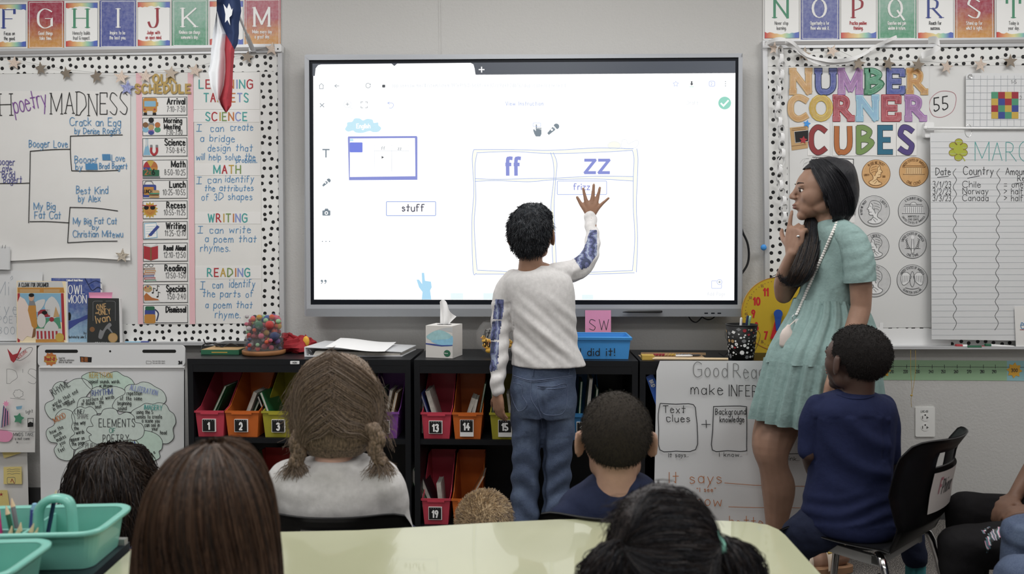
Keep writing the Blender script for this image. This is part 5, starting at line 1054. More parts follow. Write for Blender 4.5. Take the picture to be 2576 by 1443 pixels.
mb.tube(curve([tuple(W(x, y, -.07)) for x, y in ((2294, 992), (2292, 1005), (2293, 1024))], 3), .0009, 'ink_gold', n=5); mb.ell(W(2293, 994, -.07), .005, .005, .004, 'ink_gold'); mb.build('string', t_, smooth=True)
ot = T('wall_outlet', 'white double power outlet on the wall behind the chair', 'outlet', W(2328, 1098, -.004))
P('outlet_white', '#cfcfcd', .35, coat=.2)
mb = MB(); mb.slab(rrect(2303, 1023, 2352, 1098, 3), -.006, .006, 'outlet_white'); mb.build('cover_plate', ot)
for cy in (1049, 1074):
 mb = MB(); mb.slab(circ(2327.5, cy, 10.5, 9.5, n=20), -.0075, .002, 'outlet_white');
 mb.flat([(2320, cy - 3), (2321.8, cy - 3), (2321.8, cy + 4), (2320, cy + 4)], -.0078, 'black_matte'); mb.flat([(2331, cy - 2), (2333, cy - 2), (2333, cy + 4), (2331, cy + 4)], -.0078, 'black_matte'); mb.flat([(2333, cy), (2336, cy), (2336, cy + 1.6), (2333, cy + 1.6)], -.0078, 'black_matte'); mb.flat(circ(2327.5, cy - 5.5, 2, n=10), -.0078, 'black_matte'); mb.build('socket', ot)
mb = MB(); txt(mb, 'LVC-03', 2317, 1037, 5, 'ink_soft', -.006, w=.9, xs=.6); mb.build('lettering', ot)
# bookcases
ZT, YF_, YBk = .737, -.40, -.055
def wx(px, Y): return W(px, 640, Y).x
def bookcase(label, px0, px1, tagx=None):
 x0, x1 = wx(px0, YF_), wx(px1, YF_)
 b = T('bookcase', label, 'bookcase', ((x0 + x1) / 2, -.22, 0))
 for a in (x0, x1 - .022):
  mb = MB(); mb.box((a, YF_, 0), (a + .022, YBk, ZT - .022), 'black_shelf'); mb.build('side_panel', b)
 mb = MB(); mb.box((x0, YF_, ZT - .022), (x1, YBk, ZT), 'black_shelf'); mb.build('top', b)
 mb = MB(); mb.box((x0 + .022, YF_ + .001, ZT - .052), (x1 - .022, YF_ + .018, ZT - .022), 'black_shelf'); mb.build('front_rail', b)
 mb = MB(); mb.box((x0 + .022, YBk - .01, 0), (x1 - .022, YBk, ZT - .022), 'black_shelf'); mb.build('back_panel', b)
 for z in (.425, .085):
  mb = MB(); mb.box((x0 + .022, YF_ + .004, z - .02), (x1 - .022, YBk - .01, z), 'black_shelf'); mb.build('shelf', b)
 mb = MB(); mb.box((x0 + .022, YF_ + .02, 0), (x1 - .022, YF_ + .035, .065), 'black_shelf'); mb.build('plinth', b)
 if tagx:
  mb = MB(); mb.slab(rrect(tagx, 907.5, tagx + 23, 915.5, 1.5), YF_ - .002, .002, 'pencil_white'); mb.build('brand_plate', b)
  mb = MB(); txt(mb, 'HON', tagx + 6, 914, 4.5, 'ink_soft', YF_ - .002, w=.9, xs=.8); mb.build('lettering', b)
 return b
bookcase('black steel bookcase left, under the pompom jar and binder', 466, 1031, 730)
bookcase('black steel bookcase in the middle, under the tissue box and blue tray', 1040, 1607)
bookcase('black steel bookcase right, behind the good readers chart', 1612, 2180)
ZS1, ZS2 = .425, .085
SHELF1, SHELF2 = ZS1 + .001, ZS2 + .001
def bookbin(num, px0, px1, z0, color, cname, labelkind=1, where=''):
 Yf = YF_ + .004 + .004; x0, x1 = wx(px0, Yf), wx(px1, Yf); w = x1 - x0; cx = (x0 + x1) / 2
 t_ = T('book_bin', '%s plastic book bin %s' % (cname, where), 'bin', (cx, Yf + .13, z0), 'numbered book bins')
 hf, hb, D, tp = .103, .235, .255, .009
 def sh(e, zb):
  bt = [(x0 + tp + e, Yf + tp * .7 + e, zb), (x1 - tp - e, Yf + tp * .7 + e, zb), (x1 - tp - e, Yf + D - e, zb), (x0 + tp + e, Yf + D - e, zb)]
  tpz = [(x0 + e, Yf + e, z0 + hf), (x1 - e, Yf + e, z0 + hf), (x1 - e, Yf + .05, z0 + hf + .012), (x1 - e, Yf + D * .75, z0 + hb), (x1 - e, Yf + D - e, z0 + hb), (x0 + e, Yf + D - e, z0 + hb), (x0 + e, Yf + D * .75, z0 + hb), (x0 + e, Yf + .05, z0 + hf + .012)]
  return bt, tpz
 ob, ot_ = sh(0, z0); ib, it = sh(.003, z0 + .003); mb = MB(); m = 'bin_' + color
 k = [0, 1, 1, 2, 2, 3, 3, 0]
 for b_, t2, flip in ((ob, ot_, False), (ib, it, True)):
  walls = [[b_[0], b_[1], t2[1], t2[0]], [b_[1], b_[2], t2[4], t2[3], t2[2], t2[1]], [b_[2], b_[3], t2[5], t2[4]], [b_[3], b_[0], t2[0], t2[7], t2[6], t2[5]], [b_[3], b_[2], b_[1], b_[0]]]
  for f in walls: mb.face(f[::-1] if flip else f, m)
 n = 8
 for i in range(n): j = (i + 1) % n; mb.face([ot_[i], ot_[j], it[j], it[i]], m)
 mb.build('bin_body', t_)
 mb = MB(); mb.box((x0 - .003, Yf - .004, z0 + hf - .006), (x1 + .003, Yf + .002, z0 + hf + .002), m); mb.box((cx - w * .3, Yf - .006, z0 + hf - .012), (cx + w * .3, Yf + .001, z0 + hf - .006), m); mb.build('rim', t_)
 if labelkind:
  s = 655; lw, lh = (.048, .05); lx = cx - .003; yb = Yf - .004
  zb = z0 + (.022 if labelkind != 2 else .012);
  mb = MB(); mb.box((lx - lw / 2 - .002, yb - .0012, zb - (.0 if labelkind != 2 else 0)), (lx + lw / 2 + .003, yb + .006, zb + lh + (.015 if labelkind == 2 else 0)), 'card'); mb.build('label_card', t_)
  z1 = zb + (.018 if labelkind == 2 else .002)
  mb = MB(); mb.box((lx - lw / 2, yb - .0018, z1), (lx + lw / 2, yb - .0010, z1 + .047), 'c_black')
  for q in range(5): mb.face([(lx - .018 + .009 * q, yb - .0022, z1 + .042), (lx - .013 + .009 * q, yb - .0022, z1 + .042), (lx - .0155 + .009 * q, yb - .0022, z1 + .046)], 'c_grey')
  mb.build('label_panel', t_)
  mb = MB(); s_ = str(num); u = .026 / 8; tw = textwidth(s_, 8, 2.2, .7) * u
  for i, q, cl, ty in strokes(s_, 0, 0, 8, xs=.7, track=2.2):
   for f in poly_ribbon(q, 1.9, cl):
    TK[0] += 1; mb.add([(lx - tw / 2 + a * u, yb - .0022 - 1.1e-5 * (TK[0] % 14), z1 + .008 - b_ * u) for a, b_ in f], [[3, 2, 1, 0]], 'white_print')
  mb.build('lettering', t_)
 return t_
BN = [(1, 484, 558, ZS1, 'hot', 'pinkish red', 1), (2, 560, 645, ZS1, 'orange', 'orange', 1), (3, 654, 740, ZS1, 'yellow', 'mustard yellow', 1), (4, 745, 830, ZS1, 'green', 'green', 1), (6, 925, 1000, ZS1, 'purple', 'purple', 1),
      (13, 1058, 1134, ZS1, 'hot', 'pinkish red', 1), (14, 1137, 1213, ZS1, 'orange', 'orange', 2), (15, 1232, 1312, ZS1, 'yellow', 'mustard yellow', 2), (17, 1430, 1512, ZS1, 'blue', 'blue', 1),
      (19, 1058, 1130, ZS2, 'hot', 'pinkish red', 1), (20, 1135, 1211, ZS2, 'orange', 'orange', 1), (7, 600, 685, ZS2, 'red', 'red', 1)]
for num, a, b, z, c_, cn, lk in BN:
 bookbin(num, a, b, z + .001, c_, cn, lk, 'numbered %d on the %s shelf of the %s bookcase' % (num, 'upper' if z == ZS1 else 'lower', 'left' if a < 1035 else 'middle'))
P('folder_green', '#1e5a38', .35, k=1.2, coat=.3); P('pages_white', '#b9b5ad', .7, k=1.2, var=.12, vscale=90); P('book_dark', '#23252a', .4, k=1.2)
INB = [(520, -.30, ZS1, .20, .006, .15, .45, 'folder_green', 'green folder leaning in the bin numbered 1'), (530, -.28, ZS1, .19, .005, .15, .42, 'folder_green', 'second green folder leaning in the bin numbered 1'),
 (608, -.30, ZS1, .165, .012, .13, .38, 'pages_white', 'white stapled readers in the bin numbered 2'), (622, -.29, ZS1, .17, .006, .13, .42, 'folder_green', 'green folder in the bin numbered 2'),
 (700, -.31, ZS1, .17, .008, .17, -.35, 'folder_green', 'wide green folder tipped over the bin numbered 3'), (686, -.30, ZS1, .15, .006, .15, -.35, 'book_dark', 'dark book under the green folder of bin 3'),
 (966, -.29, ZS1, .17, .008, .14, .2, 'pages_white', 'white booklet in the purple bin numbered 6'), (978, -.31, ZS1, .165, .008, .14, .22, 'c_tan', 'tan booklet in the purple bin numbered 6'), (954, -.30, ZS1, .175, .006, .14, .1, 'folder_green', 'green folder in the purple bin numbered 6'),
 (1073, -.30, ZS1, .14, .008, .14, -.1, 'folder_green', 'green folder at the left of the bin numbered 13'), (1108, -.31, ZS1, .175, .014, .15, -.28, 'pages_white', 'fat open workbook leaning in the bin numbered 13'), (1095, -.31, ZS1, .19, .004, .15, -.32, 'c_blue', 'blue covered workbook in the bin numbered 13'), (1062, -.32, ZS1, .13, .005, .12, -.05, 'pages_white', 'thin white reader at the left end of bin 13'),
 (1165, -.31, ZS1, .145, .012, .12, .3, 'pages_white', 'pale readers bunched in the bin numbered 14'), (1180, -.32, ZS1, .14, .010, .12, .22, 'pages_white', 'second bunch of readers in bin 14'), (1200, -.29, ZS1, .20, .004, .14, .18, 'folder_green', 'upright green folder at the right of bin 14'),
 (1245, -.29, ZS1, .20, .004, .14, -.06, 'folder_green', 'green folder at the left of bin 15'), (1255, -.31, ZS1, .17, .005, .14, -.08, 'pages_white', 'white folder in the bin numbered 15'), (1290, -.30, ZS1, .16, .006, .13, -.12, 'pages_white', 'booklet beside the hand in bin 15'),
 (1455, -.30, ZS1, .21, .005, .15, .06, 'folder_green', 'green folder standing tall in the blue bin'), (1474, -.31, ZS1, .225, .009, .15, .09, 'pages_white', 'tall white binder in the blue bin'), (1492, -.30, ZS1, .18, .006, .15, .09, 'folder_green', 'second green folder in the blue bin'),
 (1080, -.31, ZS2, .20, .02, .15, -.35, 'folder_green', 'broad green folder leaning in the bin numbered 19'), (1098, -.29, ZS2, .21, .014, .15, -.38, 'book_dark', 'dark purple workbook leaning in bin 19'), (1112, -.32, ZS2, .14, .014, .12, -.1, 'pages_white', 'pale readers in the bin numbered 19'),
 (1160, -.30, ZS2, .19, .006, .15, .5, 'c_rust', 'orange folder leaning across bin 20'), (640, -.31, ZS2, .21, .006, .14, -.12, 'pages_white', 'white folder in the lower left bin'), (655, -.30, ZS2, .24, .01, .14, -.18, 'folder_green', 'green folder in the lower left bin')]
for px, yo, z, h, th, dp, lean, m, lb in INB:
 t_ = T('folder' if 'folder' in lb or 'binder' in lb else 'booklet', lb, 'folder' if 'folder' in lb or 'binder' in lb else 'book', (wx(px, yo), yo, z + .006), 'folders and readers in the bins')
 az = Vector((sin(lean), 0, cos(lean))); ax = Vector((cos(lean), 0, -sin(lean))); xb = wx(px, yo); c0 = Vector((xb, yo + .02, z + .012 + abs(sin(lean)) * th))
 mb = MB(); mb.obox(c0 + az * h / 2, ax * (th / 2), Vector((0, dp / 2 - .012, 0)), az * (h / 2 - .002), 'pages_white'); mb.build('pages', t_)
 for s in (1, -1):
  mb = MB(); mb.obox(c0 + az * h / 2 + ax * s * (th / 2 + .0008), ax * .0008, Vector((0, dp / 2 - .01, 0)), az * (h / 2), m); mb.build('cover', t_)
for px, h, th, lean, m, lb in ((1522, .15, .02, 0, 'c_grey', 'grey reader standing in the middle bookcase'), (1535, .17, .012, .05, 'folder_green', 'green folder standing near the right end of the middle bookcase'), (1548, .165, .006, .1, 'folder_green', 'thin green folder leaning beside the wider one'), (1566, .13, .02, .3, 'pages_white', 'stack of stapled papers slumping in the middle bookcase'), (1580, .21, .004, .08, 'book_dark', 'thin dark folder at the right end of the middle bookcase'), (1592, .15, .008, .05, 'c_navy', 'navy reader against the right side of the middle bookcase')):
 t_ = T('folder', lb, 'folder', (wx(px, -.28), -.28, ZS1), 'standing folders in the middle bookcase')
 az = Vector((sin(lean), 0, cos(lean))); ax = Vector((cos(lean), 0, -sin(lean))); c0 = Vector((wx(px, -.28), -.28, ZS1 + .003))
 mb = MB(); mb.obox(c0 + az * h / 2, ax * (th / 2), Vector((0, .08, 0)), az * (h / 2 - .003), 'pages_white'); mb.build('pages', t_)
 for s in (1, -1): mb = MB(); mb.obox(c0 + az * h / 2 + ax * s * (th / 2 + .0008), ax * .0008, Vector((0, .082, 0)), az * (h / 2), m); mb.build('cover', t_)
t_ = T('picture_book', 'blue book with the letters BRID leaning in the right bookcase', 'book', W(1650, 1030, -.36)); mb = MB(); mb.slab([(1625, 948), (1642, 938), (1672, 1010), (1672, 1040), (1654, 1030)], -.37, .012, 'cover_blue'); mb.build('cover', t_)
mb = MB(); txt(mb, 'BRID', 1633, 958, 9, 'white_print', -.3705, w=1.8, rot=-1.15, xs=.6, track=1.6); mb.build('lettering', t_)
# chart on the third bookcase
YG = -.412
GR = T('flip_chart_sheet', 'white handwritten chart Good Readers make inferences hanging before the right bookcase', 'poster', W(1850, 1400, YG))
mb = MB(); curled(lambda u, v: W(1652 - 10 * v + u * 440 + (8 * max(0, .05 - u - v) * 20), 907 + 520 * v, YG - .0012 * sin(v * 22 + 2 * u)), 30, 40, mb, 'paper_cool'); mb.build('sheet', GR, smooth=True)
YG -= .0034
mb = MB()
def gt(s, x, y, x2, h, m='ink_soft', w=1.6, **k): txt(mb, s, x, y, h, m, YG, w=w, fit=x2 - x, jit=.4, **k)
gt('Good', 1745, 948, 1830, 36, 'ink_grey', 1.7); gt('Readers', 1845, 950, 1975, 34, 'ink_grey', 1.7); gt('make', 1738, 992, 1818, 26, 'ink', 1.7); gt('INFERENCES', 1832, 997, 1995, 28, 'ink', 1.7)
for p in ([(1662, 1014), (1700, 1016), (1744, 1017), (1751, 1045), (1754, 1080), (1750, 1130), (1700, 1134), (1660, 1131), (1657, 1080), (1656, 1040), (1661, 1014)], [(1795, 1022), (1830, 1021), (1874, 1022), (1878, 1035), (1878, 1120), (1874, 1134), (1830, 1133), (1792, 1131), (1793, 1080), (1795, 1022)]): line(mb, curve(p, 3), 2, YG, 'ink_soft')
gt('Text', 1668, 1038, 1724, 18, 'ink'); gt('clues', 1677, 1060, 1735, 17, 'ink'); gt('Background', 1800, 1042, 1876, 15, 'ink', 1.5); gt('knowledge', 1811, 1061, 1872, 14, 'ink', 1.5)
line(mb, [(1765, 1067), (1787, 1067)], 1.8, YG, 'ink_soft'); line(mb, [(1776, 1056), (1777, 1075)], 1.8, YG, 'ink_soft')
for y in (1074, 1085): line(mb, [(1897, y), (1916, y)], 1.6, YG, 'ink_soft')
gt('It says..', 1681, 1149, 1731, 10, 'ink', 1.2); gt('I know..', 1808, 1148, 1866, 10, 'ink', 1.2); line(mb, [(1930, 1025), (1930, 1142), (2035, 1140), (2035, 1025)], 1.8, YG, 'ink_soft'); gt('I think..', 1955, 1158, 2010, 10, 'ink', 1.2)
gt('It says', 1680, 1215, 1815, 27, 'ink_orange', 1.6); gt('"I see"', 1753, 1236, 1800, 10, 'ink_orange', 1.3); gt('I know', 1700, 1272, 1815, 25, 'ink_orange', 1.6)
line(mb, [(1823, 1214), (1900, 1220), (2040, 1223)], 1.3, YG, 'ink_orange'); line(mb, [(1833, 1274), (1900, 1276), (2040, 1277)], 1.3, YG, 'ink_orange'); gt('better', 1835, 1325, 1935, 26, 'ink_orange', 1.6)
mb.build('writing', GR)
# things standing on the bookcases
def topY(py): return CAM.y + (CAM.z - ZT) * FPX / (py - 640)
def onTop(px, py): return G(px, py, ZT)
t_ = T('book', 'green hardback with an orange top cover lying under the pompom jar edge', 'book', onTop(560, 892))
Yb = onTop(560, 892).y; mb = MB(); mb.box((wx(501, Yb), Yb, ZT + .001), (wx(597, Yb), Yb + .13, ZT + .020), 'c_dgreen'); mb.build('cover', t_)
mb = MB(); mb.box((wx(502, Yb), Yb + .002, ZT + .020), (wx(595, Yb), Yb + .129, ZT + .0212), 'c_tan'); mb.build('cover_print', t_)
mb = MB(); mb.box((wx(528, Yb), Yb - .0006, ZT + .008), (wx(568, Yb), Yb, ZT + .012), 'ink_gold'); mb.build('spine_lettering', t_)
one('media_box', 'flat black box with cables behind the green book', 'device', lambda m: (m.rbox((wx(552, -.13), -.19, ZT + .001), (wx(640, -.13), -.08, ZT + .034), .006, 'dark_plastic')))
t_ = T('cable_loop', 'tangled dark cables lying in front of the flat black box', 'cable', W(520, 880, -.2))
for pts in (((505, 885, -.21), (510, 868, -.19), (530, 862, -.2), (545, 868, -.21), (560, 872, -.21), (580, 864, -.2), (600, 870, -.21)), ((512, 853, -.10), (520, 866, -.13), (540, 862, -.16), (560, 870, -.2))):
 mb = MB(); mb.tube(curve([tuple(W(*p)) for p in pts], 4), .0025, 'dark_plastic', n=6); mb.build('cord', t_, smooth=True)
JC = G(664, 889, ZT); JC = Vector((JC.x, -.255, ZT))
JC.x = W(664, 850, -.255).x
t_ = T('pompom_jar', 'straight glass jar on a round wooden base, full of coloured pompoms', 'jar', JC)
mb = MB(); mb.lathe(JC, [(.001, .001), (.082, .001), (.086, .006), (.087, .018), (.084, .021), (.080, .015), (.001, .015)], 'wood', n=36); mb.build('wooden_base', t_, smooth=True)
mb = MB(); mb.lathe(JC, [(.0795, .0155), (.0795, .158), (.0782, .159), (.077, .158), (.077, .017)], 'glass', n=40); mb.build('glass_cylinder', t_, smooth=True)
POMC = dict(red='#d8362e', orange='#ea5a2a', green='#1e6a48', navy='#24356a', yellow='#d9a432', white='#d8d2d4', pink='#e0587a', mint='#a5d6a2', purple='#6a4a8c', black='#1a1c20', blue='#2f5aa6', wine='#a82a3a')
for k_, h_ in POMC.items(): P('pom_' + k_, h_, .95, k=1.05, bump=1.0, bscale=420, sheen=.3)
pom = []
fix = [(678, 817, .0175, 'red', -.315), (651, 818, .0165, 'green', -.318), (690, 846, .019, 'navy', -.312), (671, 799, .011, 'blue', -.29), (626, 826, .0105, 'white', -.315), (640, 830, .0085, 'orange', -.322), (652, 798, .0115, 'yellow', -.295), (637, 803, .010, 'orange', -.300), (627, 842, .009, 'red', -.316), (700, 808, .0105, 'mint', -.305), (620, 815, .008, 'pink', -.305), (684, 797, .011, 'orange', -.296), (628, 853, .0075, 'navy', -.320), (681, 856, .008, 'pink', -.328), (671, 860, .0085, 'orange', -.328), (628, 868, .008, 'red', -.322), (650, 862, .016, 'black', -.300), (698, 858, .012, 'purple', -.305)]
for x, y, r_, c_, Y in fix: p = W(x, y, Y); pom.append((p, r_, c_))
r = random.Random(3); tries = 0
while len(pom) < 170 and tries < 90000:
 tries += 1; r_ = r.choice([.008, .009, .010, .012, .014] if tries < 30000 else [.007, .008, .009]); a = r.uniform(0, 2 * pi); q = (.0765 - r_) * sqrt(r.random()); z = ZT + .0165 + r_ + r.random() * (.148 - 2 * r_)
 p = Vector((JC.x + q * cos(a), JC.y + q * sin(a), z))
 if all((p - o).length > (r_ + s) * .86 for o, s, _ in pom): pom.append((p, r_, r.choice(list(POMC))))
sph = {}
for i, (p, r_, c_) in enumerate(pom):
 if c_ not in sph:
  mb = MB(); mb.ell((0, 0, 0), 1, 1, 1, 'pom_' + c_, nu=14, nv=9); me_o = mb.build('pompom', smooth=True, origin=(0, 0, 0)); sph[c_] = me_o.data; o = me_o
 else: o = bpy.data.objects.new('pompom', sph[c_]); LINK(o)
 o.location = p; o.scale = (r_, r_, r_)
 sz = 'big' if r_ > .0125 else ('small' if r_ < .008 else 'medium'); zone = ['on the bottom', 'low', 'below the middle', 'at mid height', 'high up', 'near the rim'][max(0, min(5, int((p.z - ZT - .015) / .024)))]
 sd = ('front' if p.y < JC.y else 'rear') + (' left' if p.x < JC.x - .02 else (' right' if p.x > JC.x + .02 else ' centre'))
 tag(o, '%s %s felt pompom %s of the glass jar, %s side' % (sz, c_, zone, sd), 'pompom', 'pompoms in the jar')
P('cloth_red', '#a3242e', .7, k=.85, var=.15, vscale=30, bump=.4, bscale=60); P('cloth_yellow', '#c79a3a', .7)
t_ = T('red_bag', 'crumpled red paper bag with a yellow patch right of the jar', 'bag', W(750, 890, -.2))
def crumple(mb, c, rx, ry, rz, m, seed, rot=0, n=12):
 k = len(mb.v); mb.ell(c, rx, ry, rz, m, nu=n, nv=9)
 for i in range(k, len(mb.v)):
  v = Vector(mb.v[i]); d = noise.noise((v - Vector(c)) * 40 + Vector((seed, 0, 0))); v = Vector(c) + (v - Vector(c)) * (1 + .55 * d); v.z = max(v.z, ZT + .001); mb.v[i] = tuple(v)
mb = MB(); crumple(mb, W(742, 868, -.2), .062, .05, .035, 'cloth_red', 2); crumple(mb, W(722, 862, -.17), .03, .03, .045, 'cloth_red', 5); crumple(mb, W(765, 862, -.15), .05, .03, .03, 'cloth_red', 9)
mb.build('bag_body', t_)
for pts in (((715, 850, -.15), (722, 842, -.17), (735, 846, -.2), (752, 852, -.2)), ((768, 845, -.15), (772, 850, -.16), (785, 862, -.14), (799, 864, -.12))):
 mb = MB(); mb.tube(curve([tuple(W(*p)) for p in pts], 4), (.009), 'cloth_red', n=6, flat=.3); mb.build('strap', t_, smooth=True)
mb = MB(); mb.ell(W(770, 858, -.205), .014, .01, .022, 'cloth_yellow', nu=10, nv=8); mb.build('yellow_patch', t_)
P('binder_white', '#cdcfd2', .35, coat=.3)
t_ = T('ring_binder', 'white ring binder lying on the left bookcase', 'binder', onTop(880, 897))
p0, p1 = onTop(763, 893), onTop(1012, 888); YbF = -.33; x0, x1 = wx(764, YbF), wx(1008, YbF); hL, hR = .040, .020
mb = MB(); mb.prism([(x0, YbF, ZT + .001), (x1, YbF + .02, ZT + .001), (x1, YbF + .02, ZT + .004), (x0, YbF, ZT + .004)], (.02, .22, 0), 'binder_white'); mb.build('lower_cover', t_)
mb = MB(); mb.prism([(x0, YbF, ZT + hL - .003), (x1, YbF + .02, ZT + hR - .003), (x1, YbF + .02, ZT + hR), (x0, YbF, ZT + hL)], (.02, .22, 0), 'binder_white'); mb.build('upper_cover', t_)
mb = MB(); mb.prism([(x0 - .002, YbF, ZT + .001), (x0 + .002, YbF, ZT + .001), (x0 + .002, YbF, ZT + hL), (x0 - .002, YbF, ZT + hL)], (.02, .22, 0), 'binder_white'); mb.build('spine', t_)
mb = MB(); mb.prism([(x0 + .03, YbF + .01, ZT + .005), (x1 - .01, YbF + .025, ZT + .005), (x1 - .01, YbF + .025, ZT + .014), (x0 + .04, YbF + .01, ZT + .022)], (.02, .2, 0), 'pages_white'); mb.build('pages', t_)
mb = MB(); mb.tube([Vector((x0 + .012 + .008 * cos(a), YbF + .02, ZT + .016 + .010 * sin(a))) for a in [k * .5 for k in range(11)]], .0012, 'chrome', n=5); mb.build('ring', t_)
P('sheet_white', '#dadcdf', .55)
xs0, xs1 = wx(821, -.32), wx(968, -.34)
one('loose_sheet', 'loose white sheet lying over the ring binder', 'paper', lambda m: curled(lambda u, v: Vector((xs0 + u * (xs1 - xs0) + .004 * v, -.355 + .22 * v, ZT + .012 + .012 * v + (hL - (hL - hR) * (u * .6 + .22) - .008) + .004 * sin(u * 5 + 1))), 14, 8, m, 'sheet_white'), smooth=True)
P('box_white', '#c9c6c2', .55, k=1.2)
a = radians(-14); c = W(1117, 860, -.30); c = Vector((c.x, -.292, ZT + .001)); s = .0565; H = .127
ax = Vector((cos(a), sin(a), 0)) * s; ay = Vector((-sin(a), cos(a), 0)) * s
t_ = T('tissue_box', 'white cube tissue box with blue watercolour leaves and a tissue sticking up', 'tissue box', c)
mb = MB(); mb.obox(c + Vector((0, 0, H / 2)), ax, ay, Vector((0, 0, H / 2)), 'box_white'); mb.build('box', t_)
fo = c - ay * 1.004
def FP(u, v): return fo + ax * (2 * u - 1) + Vector((0, 0, H * v))
def ftri(m_, pts, mat, k=0): m_.face([FP(u, v) - ay * .004 * (k + 1) for u, v in pts], mat)
mb = MB();
P('leaf_grey', '#a9abac', .6); P('leaf_teal', '#8fb4b8', .6, var=.1, vscale=60); P('leaf_blue', '#7fb0c8', .6, var=.1, vscale=60)
ftri(mb, curve([(0, .66), (.25, .8), (.6, .92), (1, .97)], 5) + [(1, .80), (.8, .84), (.5, .84), (.25, .75)], 'leaf_grey')
ftri(mb, curve([(.02, .64), (.3, .82), (.6, .86), (.95, .72), (1, .60), (.9, .45), (.5, .44), (.25, .52)], 3, True), 'leaf_teal', .2)
ftri(mb, curve([(.2, .52), (.4, .56), (.85, .6), (1, .7), (1, .42), (.8, .37), (.6, .38), (.4, .43)], 3, True), 'leaf_blue', .4)
ftri(mb, [(0, .45), (.3, .43), (.6, .4), (1, .42), (1, .39), (.6, .36), (.3, .38), (0, .41)], 'c_blue', .6); mb.build('box_print', t_)
mb = MB(); mb.face([FP(.8 + .125 * cos(q), .15 + .105 * sin(q)) - ay * .01 for q in [2 * pi * k / 24 for k in range(24)]], 'c_dgreen'); mb.build('round_logo', t_)
mb = MB(); u0 = 0
for i, q, cl, ty in strokes('Kleenex', 0, 0, 8, xs=.7, track=1.6):
 for f in poly_ribbon(q, 1.3, cl): mb.face([FP(.70 + x_ * .0047, .14 - y_ * .004) - ay * .013 for x_, y_ in f][::-1], 'white_print')
mb.build('lettering', t_)
mb = MB(); top = c + Vector((0, 0, H + .0006)); mb.face([top + ax * (.55 * cos(q)) + ay * (.3 * sin(q)) for q in [2 * pi * k / 20 for k in range(20)]], 'black_matte'); mb.build('opening', t_)
P('tissue', '#dcdee0', .8)
mb = MB(); q0 = c + Vector((0, 0, H))
def tis(u, v):
 base = q0 + ax * (-.5 + 1.0 * u) * .62 + ay * (.12 * sin(u * 9))
 tipx = -.35 + 1.25 * u; hgt = (.090 - .055 * u ** 2.2 + .012 * sin(u * 6));
 return base + (ax * (tipx - (-.5 + u) * .62) * .9) * v + Vector((0, 0, hgt * v)) + ay * .16 * sin(u * 11 + v * 3) * v
curled(tis, 24, 12, mb, 'tissue'); mb.build('tissue', t_, smooth=True)
BC = Vector((W(1250, 850, -.27).x, -.27, ZT + .001)); R_ = .085
t_ = T('glass_bowl', 'round glass bowl lettered in black script, holding yellow rubber ducks', 'bowl', BC)
mb = MB(); prof = [(R_ * cos(q) if q > -1.2 else R_ * .36, R_ * .93 + R_ * .93 * sin(q)) for q in [-1.2 + 2.15 * k / 18 for k in range(19)]]
prof = [(.001, .004), (.03, .004)] + [(R_ * cos(q), .078 + .078 * sin(q)) for q in [-1.15 + 2.05 * k / 18 for k in range(19)]]
mb.lathe(BC, prof + [(p[0] - .002, p[1]) for p in prof[:1:-1]], 'glass', n=40); mb.build('glass_body', t_, smooth=True)
mb = MB()
def onb(x_, y_, s0, zc, off):      # wrap lettering on the front of the bowl
 a_ = (x_ * s0 + off) / R_; z = zc - y_ * s0; rr = sqrt(max(.001, 1 - ((z - BC.z - .078) / .078) ** 2)) * R_ + .0015
 return Vector((BC.x + rr * sin(a_), BC.y - rr * cos(a_), z))
for w_, zc, off in (('little', BC.z + .082, -.052), ('duckie', BC.z + .045, -.056)):
 for i, q, cl, ty in strokes(w_, 0, 0, 8, xs=.75, track=2.0, slant=.2):
  for f in poly_ribbon(q, 1.1, cl): TK[0] += 1; mb.face([onb(x_, y_, .0036, zc, off) for x_, y_ in f][::-1], 'ink')
mb.build('lettering', t_)
P('duck_yellow', '#d9a93a', .4, k=1.3, coat=.2); P('duck_orange', '#d86a2a', .4)
duck0 = None; r = random.Random(9)
spots_ = [(-.030, -.030, .012), (.030, -.030, .012), (0, .03, .012), (-.048, 0, .030), (.048, -.005, .030), (0, -.048, .032), (-.025, .02, .045), (.03, .03, .04), (-.045, -.03, .052), (.045, -.035, .052), (.0, -.02, .055)]
for i, (dx, dy, dz) in enumerate(spots_):
 if duck0 is None:
  duck0 = T('rubber_duck', 'x', 'duck', (0, 0, 0), 'rubber ducks in the bowl'); mb = MB(); mb.ell((0, 0, .009), .017, .012, .010, 'duck_yellow', 12, 8); mb.build('body', duck0, smooth=True)
  mb = MB(); mb.ell((.009, 0, .022), .009, .0085, .009, 'duck_yellow', 12, 8); mb.build('head', duck0, smooth=True); mb = MB(); mb.ell((.019, 0, .021), .004, .004, .0015, 'duck_orange', 8, 5); mb.build('beak', duck0, smooth=True); mb = MB(); mb.ell((.015, -.006, .025), .0014, .001, .0014, 'black_matte', 6, 5); mb.ell((.015, .006, .025), .0014, .001, .0014, 'black_matte', 6, 5); mb.build('eyes', duck0); dk = duck0
 else: dk = copy_tree(duck0)
 dk.location = (BC.x + dx * .95, BC.y + dy * .95, BC.z + .002 + dz); dk.rotation_euler = (0, 0, r.uniform(0, 6.2))
 dk['label'] = 'yellow rubber duck in the glass bowl, %s, %s' % ('bottom layer' if dz < .02 else ('middle layer' if dz < .038 else 'top layer'), ('left' if dx < -.01 else ('right' if dx > .01 else 'centre')) + (' front' if dy < -.01 else (' back' if dy > .01 else ' middle')))
P('tray_blue', '#3f86c4', .38, k=1.3, coat=.2)
Yt = topY(904); x0, x1 = wx(1447, Yt), wx(1588, Yt)
